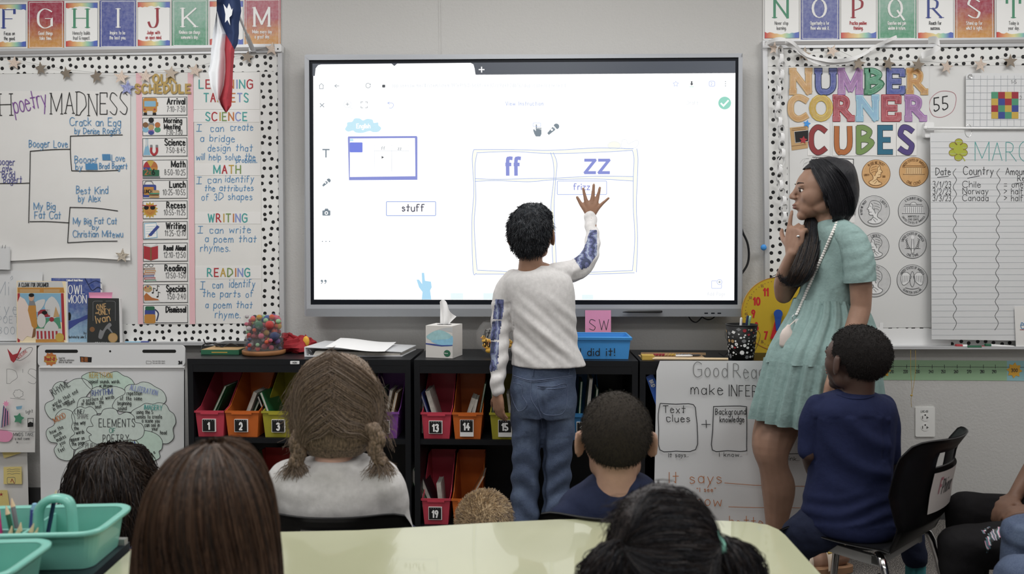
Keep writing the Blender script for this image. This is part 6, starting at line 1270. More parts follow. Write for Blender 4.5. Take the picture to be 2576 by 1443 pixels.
t_ = T('turn_in_tray', 'blue plastic tray lettered I did it! under the pink note', 'tray', ((x0 + x1) / 2, Yt + .08, ZT))
mb = MB(); z0 = ZT + .001; h = .085; tp = .008; D = .17; e = .003
def rectz(x0, x1, y0, y1, z): return [(x0, y0, z), (x1, y0, z), (x1, y1, z), (x0, y1, z)]
mb.rings([rectz(x0 + tp, x1 - tp, Yt + tp, Yt + D - tp, z0), rectz(x0, x1, Yt, Yt + D, z0 + h), rectz(x0 + e, x1 - e, Yt + e, Yt + D - e, z0 + h), rectz(x0 + tp + e, x1 - tp - e, Yt + tp + e, Yt + D - tp - e, z0 + e)], 'tray_blue'); mb.build('tray_body', t_)
mb = MB(); mb.rings([rectz(x0 - .004, x1 + .004, Yt - .004, Yt + D + .004, z0 + h - .010), rectz(x0 - .006, x1 + .006, Yt - .006, Yt + D + .006, z0 + h), rectz(x0 - .002, x1 + .002, Yt - .002, Yt + D + .002, z0 + h + .003), rectz(x0 + .003, x1 - .003, Yt + .003, Yt + D - .003, z0 + h + .001)], 'tray_blue', cap=False); mb.build('rim', t_)
mb = MB(); txt(mb, 'I did it!', 1458, 894, 18, 'ink', Yt - .0005, w=2.3, xs=.8, track=1.8, fit=88); mb.build('lettering', t_)
P('cardboard', '#8a7358', .8)
one('bead_tray', 'shallow cardboard tray holding counting beads and crayons', 'tray', lambda m: (m.box((wx(1614, -.33), -.335, ZT + .001), (wx(1778, -.33), -.25, ZT + .004), 'cardboard'), m.box((wx(1614, -.25), -.252, ZT + .004), (wx(1778, -.25), -.248, ZT + .014), 'cardboard')))
t_ = T('bead_string', 'string of small brown, red and yellow counting beads in the cardboard tray', 'beads', W(1680, 886, -.28))
for k in range(30):
 x = 1624 + 4.0 * k; c_ = 'c_brown' if k < 6 else ('c_crimson' if k < 13 else ('c_tan' if k < 16 else ('c_yellow' if k < 20 else 'c_grey'))); mb = MB(); mb.ell(Vector((wx(x, -.285), -.285 - .006 * (k % 2), ZT + .0098)), .0032, .0055, .0055, c_, 8, 6); mb.build('bead', t_, smooth=True)
one('sticky_pad', 'small block of yellow sticky notes at the left end of the right bookcase', 'sticky notes', lambda m: m.box((wx(1617, -.37), -.375, ZT + .001), (wx(1648, -.37), -.33, ZT + .018), 'c_yellow'))
def cray(name, lb, x0, y0, x1, y1, Y, r_, m):
 z = ZT + .005 + r_
 one(name, lb, 'crayon' if name == 'crayon' else 'pencil', lambda q: q.tube([(wx(x0, Y), Y, z), (wx(x0 + 8, Y), Y, z), (wx(x1 - 6, Y + y1), Y + y1, z), (wx(x1, Y + y1), Y + y1, z)], [r_, r_, r_, r_ * .4], m, n=10))
cray('crayon', 'white crayon lying on the cardboard tray', 1702, 0, 1745, .004, -.315, .0042, 'pencil_white'); cray('crayon', 'dark grey crayon behind the white crayon', 1720, 0, 1766, .01, -.30, .004, 'ink_soft')
one('wooden_pointer', 'long pale wooden stick along the front edge of the right bookcase', 'stick', lambda m: m.tube([(wx(1643, -.385), -.388, ZT + .007), (wx(1650, -.385), -.386, ZT + .008), (wx(1834, -.375), -.378, ZT + .006)], [.0025, .0052, .0052], 'wood_pale', n=10), smooth=False)
P('clock_yellow', '#c8a832', .45, k=1.05); P('clock_red', '#b0262c', .5); P('clock_blue', '#2c4f9c', .4, k=1.2)
Yc = -.135; Kc = (1958, 789); Rc = 92
t_ = T('teaching_clock', 'round yellow teaching clock with red numerals behind the teacher', 'clock', W(1958, 886, Yc))
mb = MB(); mb.slab(circ(*Kc, Rc, n=64), Yc, .012, 'clock_yellow'); mb.build('dial', t_)
mb = MB(); mb.slab([(1895, 850), (2020, 850), (2022, 888), (1893, 888)], Yc + .001, .05, 'clock_yellow'); mb.build('stand', t_)
mb = MB(); line(mb, circ(*Kc, Rc, n=64), 1.5, Yc, 'c_rust', True)
for k in range(12):
 a_ = 2 * pi * (k + 1) / 12; n_ = str(k + 1); txt(mb, n_, Kc[0] + 63 * sin(a_), Kc[1] - 63 * cos(a_) + 9, 18, 'clock_red', Yc, w=4, center=True, xs=.7)
 txt(mb, '%02d' % ((k + 1) * 5 % 60), Kc[0] + 81 * sin(a_), Kc[1] - 81 * cos(a_) + 3, 6, 'c_brown', Yc, w=1, center=True, xs=.7)
for k in range(60):
 if k % 5: a_ = 2 * pi * k / 60; mb.flat(circ(Kc[0] + 83 * sin(a_), Kc[1] - 83 * cos(a_), 1.2, n=6), Yc - .0006, 'c_brown')
mb.build('numerals', t_)
mb = MB(); mb.slab([(1955, 789), (1961, 789), (1950, 850), (1938, 852)], Yc - .008, .004, 'clock_red'); mb.build('hour_hand', t_)
mb = MB(); mb.slab(circ(*Kc, 11, n=20), Yc - .012, .004, 'clock_blue'); mb.slab([(1948, 789), (1968, 789), (1960, 832), (1953, 832)], Yc - .0115, .003, 'clock_blue'); mb.build('minute_hand', t_)
CC = Vector((W(1866, 860, -.33).x, -.325, ZT + .001))
t_ = T('pen_pail', 'black metal pail printed with white and red treats, wire handle down', 'pail', CC); r0, r1, Hc = .047, .060, .134
mb = MB(); mb.lathe(CC, [(.001, 0), (r0, 0), (r1, Hc), (r1 - .0015, Hc), (r0 - .0015, .002), (.001, .002)], 'black_matte', n=36); mb.build('pail_body', t_, smooth=True)
mb = MB(); mb.lathe(CC, [(r1, Hc - .002), (r1 + .002, Hc), (r1, Hc + .002), (r1 - .002, Hc)], 'dark_plastic', n=36); mb.build('rim', t_, smooth=True)
mb = MB(); r = random.Random(5)
def onc(a_, z): rr = r0 + (r1 - r0) * z / Hc + .0007; return Vector((CC.x + rr * sin(a_), CC.y - rr * cos(a_), CC.z + z))
pl_ = []
for _ in range(900):
 a_, z, s = r.uniform(-pi, pi), r.uniform(.012, Hc - .012), r.choice([.0035, .005, .0065, .009])
 if all(hypot((a_ - b_) * .054, z - y_) > s + q_ + .0015 for b_, y_, q_ in pl_): pl_.append((a_, z, s))
for i, (a_, z, s) in enumerate(pl_):
 m_ = ['white_print', 'white_print', 'c_tan', 'white_print', 'c_red', 'c_grey'][i % 6] if s > .0045 else 'white_print'; n_ = [20, 3, 6, 4, 14][i % 5]; ph = r.random() * 6
 mb.face([onc(a_ + s * cos(q) / .054, z + s * (1 if n_ > 6 else .8) * sin(q)) for q in [ph * (n_ < 9) + 2 * pi * k / n_ for k in range(n_)]], m_)
 if n_ == 20 and s > .006: TK[0] += 1; mb.face([onc(a_ + s * .25 * cos(q) / .054, z + s * .25 * sin(q)) * 1 + Vector((0, -.0004, 0)) for q in [2 * pi * k / 10 for k in range(10)]], 'black_matte')
mb.build('pail_print', t_)
mb = MB(); mb.tube(curve([tuple(CC + Vector(p)) for p in ((-r1 - .003, 0, .11), (-r1 - .004, -.02, .08), (-.035, -.055, .035), (0, -.066, .022), (.035, -.056, .035), (r1 + .006, -.02, .09), (r1 + .003, 0, .11))], 6), .0009, 'dark_plastic', n=5); mb.build('wire_handle', t_, smooth=True)
for i, (dx, ln, m_, lb) in enumerate(((.025, .160, 'c_navy', 'navy capped pen in the treat-print pail'), (.036, .158, 'c_lgreen', 'mint and white marker in the treat-print pail'), (.010, .150, 'pencil_white', 'white pen standing low in the treat-print pail'))):
 k = T('pen', lb, 'pen', CC + Vector((dx - .02, .01, .003)), 'pens in the pail'); a0 = CC + Vector((dx * .4 - .01, .012 * i - .01, .006)); a1 = a0 + Vector((dx * .8, 0, ln)); md = a0.lerp(a1, .8)
 mb = MB(); mb.tube([a0, md], .0045, 'pencil_white' if i else 'c_navy', n=10); mb.build('barrel', k, smooth=True); mb = MB(); mb.tube([md, a1], .0050, m_, n=10, round_=True); mb.build('cap', k, smooth=True)
one('pen_clip', 'small black bent clip lying left of the treat-print pail', 'clip', lambda m: (m.obox(Vector((wx(1816, -.3), -.3, ZT + .014)), Vector((.010, 0, -.006)), Vector((0, .004, 0)), Vector((.001, 0, .002)), 'dark_plastic'), m.obox(Vector((wx(1829, -.3), -.3, ZT + .015)), Vector((.008, 0, .009)), Vector((0, .004, 0)), Vector((.001, 0, -.001)), 'dark_plastic')))
# foreground tables
ZTB = .57
tp_px = [(2075, 1455), (2130, 1508), (180, 1508), (232, 1470), (375, 1341), (420, 1338), (560, 1337), (705, 1337), (900, 1333), (1100, 1322), (1250, 1313), (1400, 1306), (1550, 1304), (1700, 1306), (1820, 1309), (1885, 1312), (1930, 1319), (1958, 1331), (1975, 1345)]
t_ = T('activity_table', 'pale yellow-green classroom table in the foreground', 'table', G(1150, 1400, .57) - Vector((0, 0, .57)))
pts = [G(x, y, ZTB) for x, y in tp_px]
mb = MB(); mb.prism([p - Vector((0, 0, .003)) for p in pts], (0, 0, .003), 'table_cream'); mb.build('tabletop', t_)
mb = MB(); mb.prism([p - Vector((0, 0, .028)) for p in pts], (0, 0, .0248), 'table_edge'); mb.build('edge_band', t_)
for x, y in ((480, 1375), (1890, 1360), (420, 1470), (1950, 1470)):
 p = G(x, y, ZTB); mb = MB(); mb.tube([Vector((p.x, p.y, ZTB - .03)), Vector((p.x, p.y, .3))], .016, 'chrome', n=12); mb.tube([Vector((p.x, p.y, .3)), Vector((p.x, p.y, .003))], .013, 'chrome', n=12); mb.build('leg', t_, smooth=True)
P('stain', '#9fa286', .5)
ZD = .575
t_ = T('side_desk', 'dark desk at the lower left carrying the teal caddies', 'desk', G(100, 1440, ZD) - Vector((0, 0, ZD)))
pts = [G(x, y, ZD) for x, y in [(-500, 1600), (150, 1560), (206, 1468), (326, 1362), (-500, 1362)]]
mb = MB(); mb.prism([p - Vector((0, 0, .022)) for p in pts], (0, 0, .022), 'desk_dark'); mb.build('desktop', t_)
a, b = G(-500, 1360, ZD), G(330, 1360, ZD); mb = MB(); mb.box((a.x, a.y, ZD - .02), (b.x, a.y + .012, ZD + .012), 'bar_grey'); mb.build('metal_edge', t_)
for x, y in ((-380, 1400), (160, 1420), (-380, 1560)):
 p = G(x, y, ZD); mb = MB(); mb.tube([Vector((p.x, p.y, ZD - .02)), Vector((p.x, p.y, .002))], .014, 'chrome', n=12); mb.build('leg', t_, smooth=True)
def rr3(x0, x1, y0, y1, r_, z, n=5):
 out = []
 for cx, cy, a0 in ((x1 - r_, y1 - r_, 0), (x0 + r_, y1 - r_, 90), (x0 + r_, y0 + r_, 180), (x1 - r_, y0 + r_, 270)):
  for k in range(n + 1):
   t = radians(a0 + 90 * k / n); out.append(Vector((cx + r_ * cos(t), cy + r_ * sin(t), z)))
 return out
HB = .070
cy = T('storage_caddy', 'mint green plastic caddy with a centre handle, full of pencils', 'caddy', (0, 0, 0), 'mint caddies on the side desk')
mb = MB(); hw_, hd = .135, .072
mb.rings([rr3(-hw_ + .012, hw_ - .012, -hd + .010, hd - .010, .02, 0), rr3(-hw_ + .002, hw_ - .002, -hd + .002, hd - .002, .026, HB - .006), rr3(-hw_, hw_, -hd, hd, .028, HB), rr3(-hw_ + .003, hw_ - .003, -hd + .003, hd - .003, .026, HB), rr3(-hw_ + .014, hw_ - .014, -hd + .012, hd - .012, .018, .004)], 'teal_plastic'); mb.build('tub', cy, smooth=False)
mb = MB(); mb.rings([rr3(-hw_ - .001, hw_ + .001, -hd - .001, hd + .001, .028, HB - .008), rr3(-hw_ - .010, hw_ + .010, -hd - .010, hd + .010, .036, HB - .005), rr3(-hw_ - .011, hw_ + .011, -hd - .011, hd + .011, .037, HB + .001), rr3(-hw_ - .006, hw_ + .006, -hd - .006, hd + .006, .033, HB + .004), rr3(-hw_ + .003, hw_ - .003, -hd + .003, hd - .003, .027, HB + .001)], 'teal_plastic', cap=False); mb.build('rim', cy, smooth=True)
mb = MB(); mb.box((-.006, -hd + .008, .004), (-.001, hd - .008, HB - .008), 'teal_plastic'); mb.box((-hw_ + .012, -.003, .004), (-.006, .003, HB - .016), 'teal_plastic'); mb.build('divider', cy)
hx = .03
mb = MB(); prof = curve([(hx - .032, 0, .01), (hx - .030, 0, .075), (hx - .024, 0, .098), (hx - .006, 0, .110), (hx + .014, 0, .110), (hx + .028, 0, .098), (hx + .032, 0, .05), (hx + .033, 0, .01)], 5)
mb.tube(prof, (.013), 'teal_plastic', n=12, flat=.62, ref=(0, 1, 0)); mb.build('handle', cy, smooth=True)
P('notch', '#2c6a5c', .5, k=1.2)
cpos = G(305, 1400, ZD); rot1 = radians(6)
cy.rotation_euler = (0, 0, rot1); cy.location = (0, 0, 0)
near = G(200, 1436, ZD); cy.location = (near.x - (hw_ - .022), near.y + hd - .014, ZD + .001)
items = []
def pencil(label, dx, dy, lean, ln, m, mt, parent_loc, r_=.0042, cat='pencil', ph=0):
 k = T('pencil' if cat == 'pencil' else 'marker', label, cat, (0, 0, 0), 'pencils and markers in the caddies'); d = Vector((sin(lean) * cos(ph), sin(lean) * sin(ph), cos(lean)))
 a = Vector((dx + .042, dy, .008)); b = a + d * ln
 mb = MB(); mb.tube([a, b], r_, m, n=6 if cat == 'pencil' else 10); mb.build('barrel', k); mb = MB(); mb.tube([b, b + d * (.016 if cat == 'pencil' else .01)], [r_, .0008 if cat == 'pencil' else r_ * .6], mt, n=8); mb.build('tip' if cat == 'pencil' else 'cap', k)
 k.location = parent_loc; return k
L = Vector(cy.location)
for args in (('grey pencil leaning left in the rear caddy', -.085, .01, -.15, .085, 'c_grey', 'wood_pale'), ('dark green pencil beside the grey pencil', -.078, -.01, -.2, .078, 'c_dgreen', 'wood_pale'), ('navy pencil leaning right against the caddy handle', -.045, .02, .22, .10, 'c_navy', 'wood_pale'), ('red pencil low in the rear caddy', -.055, -.03, .35, .055, 'c_red', 'wood_pale'), ('orange crayon pencil beside the red pencil', -.045, -.035, .4, .05, 'c_orange', 'wood_pale'), ('small green pencil in front of the blue markers', -.062, -.035, .15, .055, 'c_green', 'wood_pale'), ('black pencil in the front row of the rear caddy', -.07, -.04, .3, .055, 'c_black', 'wood_pale'), ('second black pencil near the left of the rear caddy', -.08, -.042, .25, .052, 'c_black', 'wood_pale')):
 pencil(*args, parent_loc=L)
for args in (('bright blue marker by the caddy handle', -.055, .0, .12, .078, 'c_blue', 'c_lblue'), ('second blue marker beside the first one', -.066, .012, .1, .08, 'c_blue', 'c_lblue')):
 pencil(*args, parent_loc=L, r_=.0065, cat='marker')
P('pouch_pink', '#dc3f86', .6, k=1.2, var=.2, vscale=120)
def pouch(m):
 m.tube([L + Vector((-.075, -.02, .01)), L + Vector((-.076, -.02, .05)), L + Vector((-.075, -.02, .092))], [.017, .018, .014], 'pouch_pink', n=12, round_=True, flat=.8)
one('pink_pouch', 'bright pink zip pouch standing in the rear caddy at the left edge', 'pouch', pouch, smooth=True)
c2 = copy_tree(cy); c2['label'] = 'second mint caddy nearer the camera, cut off by the lower left corner'
q1 = G(313, 1288, ZD + HB); q2 = G(112, 1380, ZD + HB); c2.location = L + Vector((q2.x - q1.x, q2.y - q1.y - .004, 0))
cy['label'] = 'large mint green caddy with a raised centre handle, rear one of two'
# people: tools
from mathutils.bvhtree import BVHTree
def skinmat(name, hx, k=1.12):
 t = NT(name); v = t.coord(); t.b.inputs['Roughness'].default_value = .5; t.b.inputs['Specular IOR Level'].default_value = .35
 c = lin(hx, k); t.b.inputs['Subsurface Weight'].default_value = .08; t.b.inputs['Subsurface Radius'].default_value = (.01, .004, .002)
 n = t.noise(v, 30, 4); t.link(t.ramp(n, [(.3, tuple(x * .9 for x in c[:3]) + (1,)), (.7, tuple(min(.9, x * 1.07) for x in c[:3]) + (1,))]), t.b.inputs['Base Color']); t.bump(t.noise(v, 900, 2), .08)
def fabric(name, hx, k=1.25, scale=1400, rough=.85, wr=.5):
 t = NT(name); v = t.coord(); t.b.inputs['Roughness'].default_value = rough; t.b.inputs['Specular IOR Level'].default_value = .2; c = lin(hx, k)
 n = t.noise(v, 70, 5, .6); t.link(t.ramp(n, [(.25, tuple(x * .88 for x in c[:3]) + (1,)), (.75, tuple(min(.92, x * 1.08) for x in c[:3]) + (1,))]), t.b.inputs['Base Color'])
 m = t.new('ShaderNodeMath', operation='MULTIPLY_ADD'); t.link(t.noise(v, scale, 2), m.inputs[0]); m.inputs[1].default_value = .12
 t.link(t.noise(v, 26, 4, .55), m.inputs[2]); t.bump(m.outputs[0], wr, .006)
def hairmat(name, dark, light, k=1.2, sc_=(420, 420, 14), rough=.38):
 t = NT(name); v = t.coord('Object', sc_); t.b.inputs['Roughness'].default_value = rough; t.b.inputs['Specular IOR Level'].default_value = .28
 n = t.noise(v, 1.0, 3, .6); t.link(t.ramp(n, [(.3, lin(dark, k)), (.7, lin(light, k))]), t.b.inputs['Base Color']); t.bump(n, .7, .003)
for nm, hx in dict(tan='#94715c', teacher='#967664', deep='#4d3a32', deeper='#3f322e', fair='#bd9888', brown='#75594a', light='#ad8b78').items(): skinmat('skin_' + nm, hx)
fabric('shirt_white', '#c2c0bf', 1.3, wr=.3); fabric('shirt_offwhite', '#bdbbba', 1.25, wr=.35); fabric('shirt_navy', '#22294a', .95); fabric('shirt_navy2', '#242b44', 1.0); fabric('dress_teal', '#8fa8a5', .98, wr=.9); fabric('pants_navy', '#1e2336'); fabric('legging_black', '#171618', 1.0); fabric('shirt_dark', '#23252c'); fabric('shirt_red', '#b84a50'); fabric('shirt_grey', '#6a6a6e')
t = NT('denim'); v = t.coord(); t.b.inputs['Roughness'].default_value = .85; n = t.noise(v, 9, 5, .6)
t.link(t.mix(t.ramp(t.noise(v, 700, 2), [(.4, (0, 0, 0, 1)), (.6, (.35, .35, .35, 1))]), t.ramp(n, [(.3, lin('#33415c', .8)), (.52, lin('#455472', .8)), (.78, lin('#66778f', .85))]), lin('#7f8ea6', .75)), t.b.inputs['Base Color']); t.bump(t.noise(v, 40, 5, .6), .5, .006)
P('stitch', '#66718a', .8, k=1.0); P('eye_white', '#dcd8d2', .25, k=1.2); P('iris', '#2a1a12', .2, k=1); P('lip', '#84584e', .5, k=1.0); P('brow', '#1c1614', .8, k=1)
t = NT('tie_dye'); v = t.coord(); t.b.inputs['Roughness'].default_value = .8; w_ = t.new('ShaderNodeTexWave'); w_.inputs['Scale'].default_value = 9; w_.inputs['Distortion'].default_value = 9; w_.inputs['Detail'].default_value = 4; w_.inputs['Detail Scale'].default_value = 2; t.link(v, w_.inputs['Vector'])
t.link(t.ramp(w_.outputs['Fac'], [(.1, lin('#343c58', 1.1)), (.45, lin('#666a98', 1.1)), (.7, lin('#4c5478', 1.1)), (.95, lin('#8f99b0', 1.1))]), t.b.inputs['Base Color'])
t = NT('marble_print'); v = t.coord(); w_ = t.new('ShaderNodeTexWave'); w_.inputs['Scale'].default_value = 14; w_.inputs['Distortion'].default_value = 14; w_.inputs['Detail'].default_value = 3; t.link(v, w_.inputs['Vector'])
t.link(t.ramp(w_.outputs['Fac'], [(.1, lin('#1c1b1d')), (.35, lin('#4a7f86', 1.2)), (.55, lin('#c9c2c4', 1.2)), (.75, lin('#b86a8a', 1.2)), (.9, lin('#3a5a64', 1.2))]), t.b.inputs['Base Color'])
hairmat('hair_black', '#0c0d10', '#26262c', k=1.1); hairmat('hair_boy', '#101317', '#23282e', sc_=(150, 150, 150)); hairmat('hair_buzz', '#1b1814', '#383129', sc_=(700, 700, 700), rough=.8); hairmat('hair_afro', '#0f0e0f', '#25211f', sc_=(500, 500, 500), rough=.85)
hairmat('hair_blond', '#8a775c', '#cdb592', sc_=(160, 160, 160), rough=.6); hairmat('hair_lightbrown', '#38302a', '#8a7663', sc_=(260, 260, 60), rough=.55); hairmat('hair_brown', '#1d1411', '#5c4535', sc_=(300, 300, 6)); hairmat('hair_darkbrown', '#15110f', '#3a2d24', sc_=(200, 200, 40)); hairmat('hair_dark', '#110f10', '#332c2b', sc_=(180, 180, 60))
def voxelmesh(mb, voxel, it=3, disp=None):
 me = bpy.data.meshes.new('tmp'); me.from_pydata(mb.v, [], mb.f); ob = bpy.data.objects.new('tmp', me); LINK(ob)
 md = ob.modifiers.new('r', 'REMESH'); md.mode = 'VOXEL'; md.voxel_size = voxel; md.adaptivity = 0
 dg = bpy.context.evaluated_depsgraph_get(); me2 = bpy.data.meshes.new_from_object(ob.evaluated_get(dg)); bpy.data.objects.remove(ob); bpy.data.meshes.remove(me)
 n = len(me2.vertices); co = np.empty(n * 3); me2.vertices.foreach_get('co', co); co = co.reshape(-1, 3)
 ed = np.empty(len(me2.edges) * 2, int); me2.edges.foreach_get('vertices', ed); ed = ed.reshape(-1, 2)
 cnt = np.bincount(ed.ravel(), minlength=n)[:, None]
 def lap(x):
  s = np.zeros_like(x)
  for k in range(3): s[:, k] = np.bincount(ed[:, 0], x[ed[:, 1], k], n) + np.bincount(ed[:, 1], x[ed[:, 0], k], n)
  return s / np.maximum(cnt, 1)
 for _ in range(it): co = co + .6 * (lap(co) - co)
 if disp is not None:
  me2.vertices.foreach_set('co', co.ravel()); me2.update(); no = np.empty(n * 3); me2.vertices.foreach_get('normal', no); no = no.reshape(-1, 3); co = disp(co, no)
 me2.vertices.foreach_set('co', co.ravel()); me2.update()
 return me2
def putmesh(name, me, mats, parent, face_mat=None):
 co = np.empty(len(me.vertices) * 3); me.vertices.foreach_get('co', co); co = co.reshape(-1, 3); o = np.array([(co[:, 0].min() + co[:, 0].max()) / 2, (co[:, 1].min() + co[:, 1].max()) / 2, co[:, 2].min()])
 me.materials.clear()
 for m in mats: me.materials.append(MATS[m])
 nf = len(me.polygons); me.polygons.foreach_set('use_smooth', [True] * nf)
 if face_mat is not None:
  ce = np.empty(nf * 3); me.polygons.foreach_get('center', ce); me.polygons.foreach_set('material_index', face_mat(ce.reshape(-1, 3)).astype(int))
 else: me.polygons.foreach_set('material_index', [0] * nf)
 me.vertices.foreach_set('co', (co - o).ravel()); me.update(); me.name = name
 ob = bpy.data.objects.new(name, me); LINK(ob); ob.location = o.tolist(); PB(parent, ob); ob['_o'] = 1; del ob['_o']
 return ob
def pix(co):      # world -> photo pixels, vectorised
 d = co - np.array(CAM); f, r_, u = d @ np.array(FWD), d @ np.array(RIGHT), d @ np.array(UP); return CX + FPX * r_ / f, CY - FPX * u / f
def inpoly(x, y, poly):
 c = np.zeros(len(x), bool); n = len(poly)
 for i in range(n):
  (x0, y0), (x1, y1) = poly[i], poly[(i + 1) % n]
  k = ((y0 > y) != (y1 > y)) & (x < (x1 - x0) * (y - y0) / ((y1 - y0) or 1e-9) + x0); c ^= k
 return c
def bvh_of(ob):
 me = ob.data; o = ob.location; q = Vector(ob.matrix_parent_inverse.translation); par = ob.parent.location if ob.parent else Vector()
 off = o + q + par
 return BVHTree.FromPolygons([v.co + off for v in me.vertices], [list(p.vertices) for p in me.polygons])
def proj(bv, px, py, off=.002):
 d = ray(px, py).normalized(); h = bv.ray_cast(CAM, d)
 return (h[0] - d * off) if h[0] is not None else None
def nz(co, scale, seed=0.0):      # cheap smooth value noise from sines
 x, y, z = (co[:, 0] * scale[0] + seed), (co[:, 1] * scale[1] + seed * 1.3), (co[:, 2] * scale[2] + seed * .7)
 return (np.sin(x + 1.7 * np.sin(y * .9 + z * .6)) + np.sin(1.9 * z + 1.3 * np.sin(x * 1.2)) + np.sin(1.3 * y + 1.1 * x + np.sin(z * 1.7))) / 3
def folds(amp=.004, scale=(28, 28, 38), seed=0, dirn=None, k2=.4):
 def f(co, no):
  a = nz(co, scale, seed); a = np.sign(a) * np.abs(a) ** .8; b = nz(co, tuple(s * 2.3 for s in scale), seed + 4)
  return co + no * (amp * (a + k2 * b))[:, None]
 return f
def limb(mb, pts, m='x', n=14, world=False, k=4, flat=1.0, ref=None):
 """pts: (px,py,d,r_px) or world (x,y,z,r)"""
 q = [(*p[:4],) if world else (*Dp(p[0], p[1], p[2]), p[3] * p[2] / FPX) for p in pts]
 c = curve(q, k) if len(q) > 2 else q
 mb.tube([p[:3] for p in c], [p[3] for p in c], m, n=n, round_=True, flat=flat, ref=ref)
def loft(mb, rows, m='x', n=28, k=4, yaw=0, pw=1.0):
 """rows: (pxL, pxR, py, d, half depth in m) -> closed horizontal rings"""
 rr = []
 for a, b, y, d, hd in curve([tuple(map(float, r_)) for r_ in rows], k):
  c = Dp((a + b) / 2, y, d); rx = abs(b - a) / 2 * d / FPX
  ring = []
  for j in range(n):
   t = 2 * pi * j / n; ct, st = cos(t), sin(t); ct, st = math.copysign(abs(ct) ** pw, ct), math.copysign(abs(st) ** pw, st)
   ring.append(c + Vector((rx * ct * cos(yaw) - hd * st * sin(yaw), rx * ct * sin(yaw) + hd * st * cos(yaw), 0)))
  rr.append(ring)
 mb.rings(rr, m)
def headM(c, yaw, tilt=0, roll=0):      # yaw 0 faces the board (+y); positive turns to the left of the picture
 return Matrix.Translation(c) @ Matrix.Rotation(yaw, 4, 'Z') @ Matrix.Rotation(roll, 4, 'Y') @ Matrix.Rotation(tilt, 4, 'X')
def head_prims(mb, M, H, neck=True, ears=True, nl=.62):
 R3 = M.to_3x3()
 def E(c, r_, rot=None): mb.ell(M @ (Vector(c) * H), r_[0] * H, r_[1] * H, r_[2] * H, 'x', 20, 14, rot=R3 @ rot if rot else R3)
 E((0, -.09, .12), (.345, .42, .375)); E((0, .06, .05), (.315, .33, .33)); E((0, .10, -.14), (.265, .27, .28)); E((0, .17, -.27), (.2, .2, .18)); E((0, .29, -.40), (.095, .09, .085))
 for s in (1, -1):
  E((s * .15, .23, -.10), (.11, .11, .12)); E((s * .12, .30, .075), (.11, .075, .04)); E((s * .045, .415, -.108), (.038, .042, .03)); E((s * .2, .02, -.27), (.07, .15, .12)); E((s * .165, .13, -.09), (.145, .18, .20))
  if ears:
   ro = Matrix.Rotation(s * .5, 3, 'Z'); E((s * .385, -.03, -.05), (.03, .09, .15), ro); E((s * .36, .0, -.115), (.03, .055, .08), ro); E((s * .405, -.08, -.02), (.024, .038, .13), ro)
 mb.tube([M @ (Vector(p) * H) for p in ((0, .36, .07), (0, .405, -.02), (0, .455, -.085))], [.034 * H, .040 * H, .046 * H], 'x', n=12, round_=True)
 E((0, .395, -.225), (.085, .05, .026)); E((0, .385, -.27), (.075, .05, .032)); E((0, .37, -.19), (.05, .03, .05))
 if neck: mb.tube([M @ (Vector(p) * H) for p in ((0, -.10, -.15), (0, -.12, -.42), (0, -.15, -nl))], [.215 * H, .205 * H, .225 * H], 'x', n=16, round_=True)
def skull_hair(mb, M, H, r_=(.375, .43, .40), c=(0, -.13, .14)):
 mb.ell(M @ (Vector(c) * H), r_[0] * H, r_[1] * H, r_[2] * H, 'x', 24, 18, rot=M.to_3x3())
def face_parts(parent, M, H, brow=True, irisd=(0, 1, 0)):
 R3 = M.to_3x3()
 for s in (1, -1):
  c = M @ (Vector((s * .135, .285, .0)) * H); mb = MB(); mb.ell(c, .064 * H, .064 * H, .046 * H, 'eye_white', 14, 10, rot=R3);
  f = (M.to_3x3() @ Vector(irisd)).normalized(); mb.ell(c + f * .045 * H, .034 * H, .034 * H, .034 * H, 'iris', 12, 8, rot=R3); mb.build('eye', parent, smooth=True)
  mb = MB(); mb.tube([M @ (Vector(p) * H) for p in ((s * .05, .372, .115), (s * .13, .37, .128), (s * .225, .30, .112))], [.007 * H, .009 * H, .004 * H], 'brow', n=6); mb.build('eyebrow', parent, smooth=True)
  mb = MB(); mb.tube([M @ (Vector(p) * H) for p in ((s * .065, .345, .012), (s * .13, .362, .045), (s * .21, .30, .015))], [.006 * H, .010 * H, .005 * H], 'iris', n=6); mb.build('eyelid', parent, smooth=True)
 mb = MB(); mb.ell(M @ (Vector((0, .405, -.226)) * H), .078 * H, .042 * H, .020 * H, 'lip', 14, 8, rot=R3); mb.ell(M @ (Vector((0, .397, -.268)) * H), .066 * H, .044 * H, .026 * H, 'lip', 14, 8, rot=R3); mb.build('lips', parent, smooth=True)
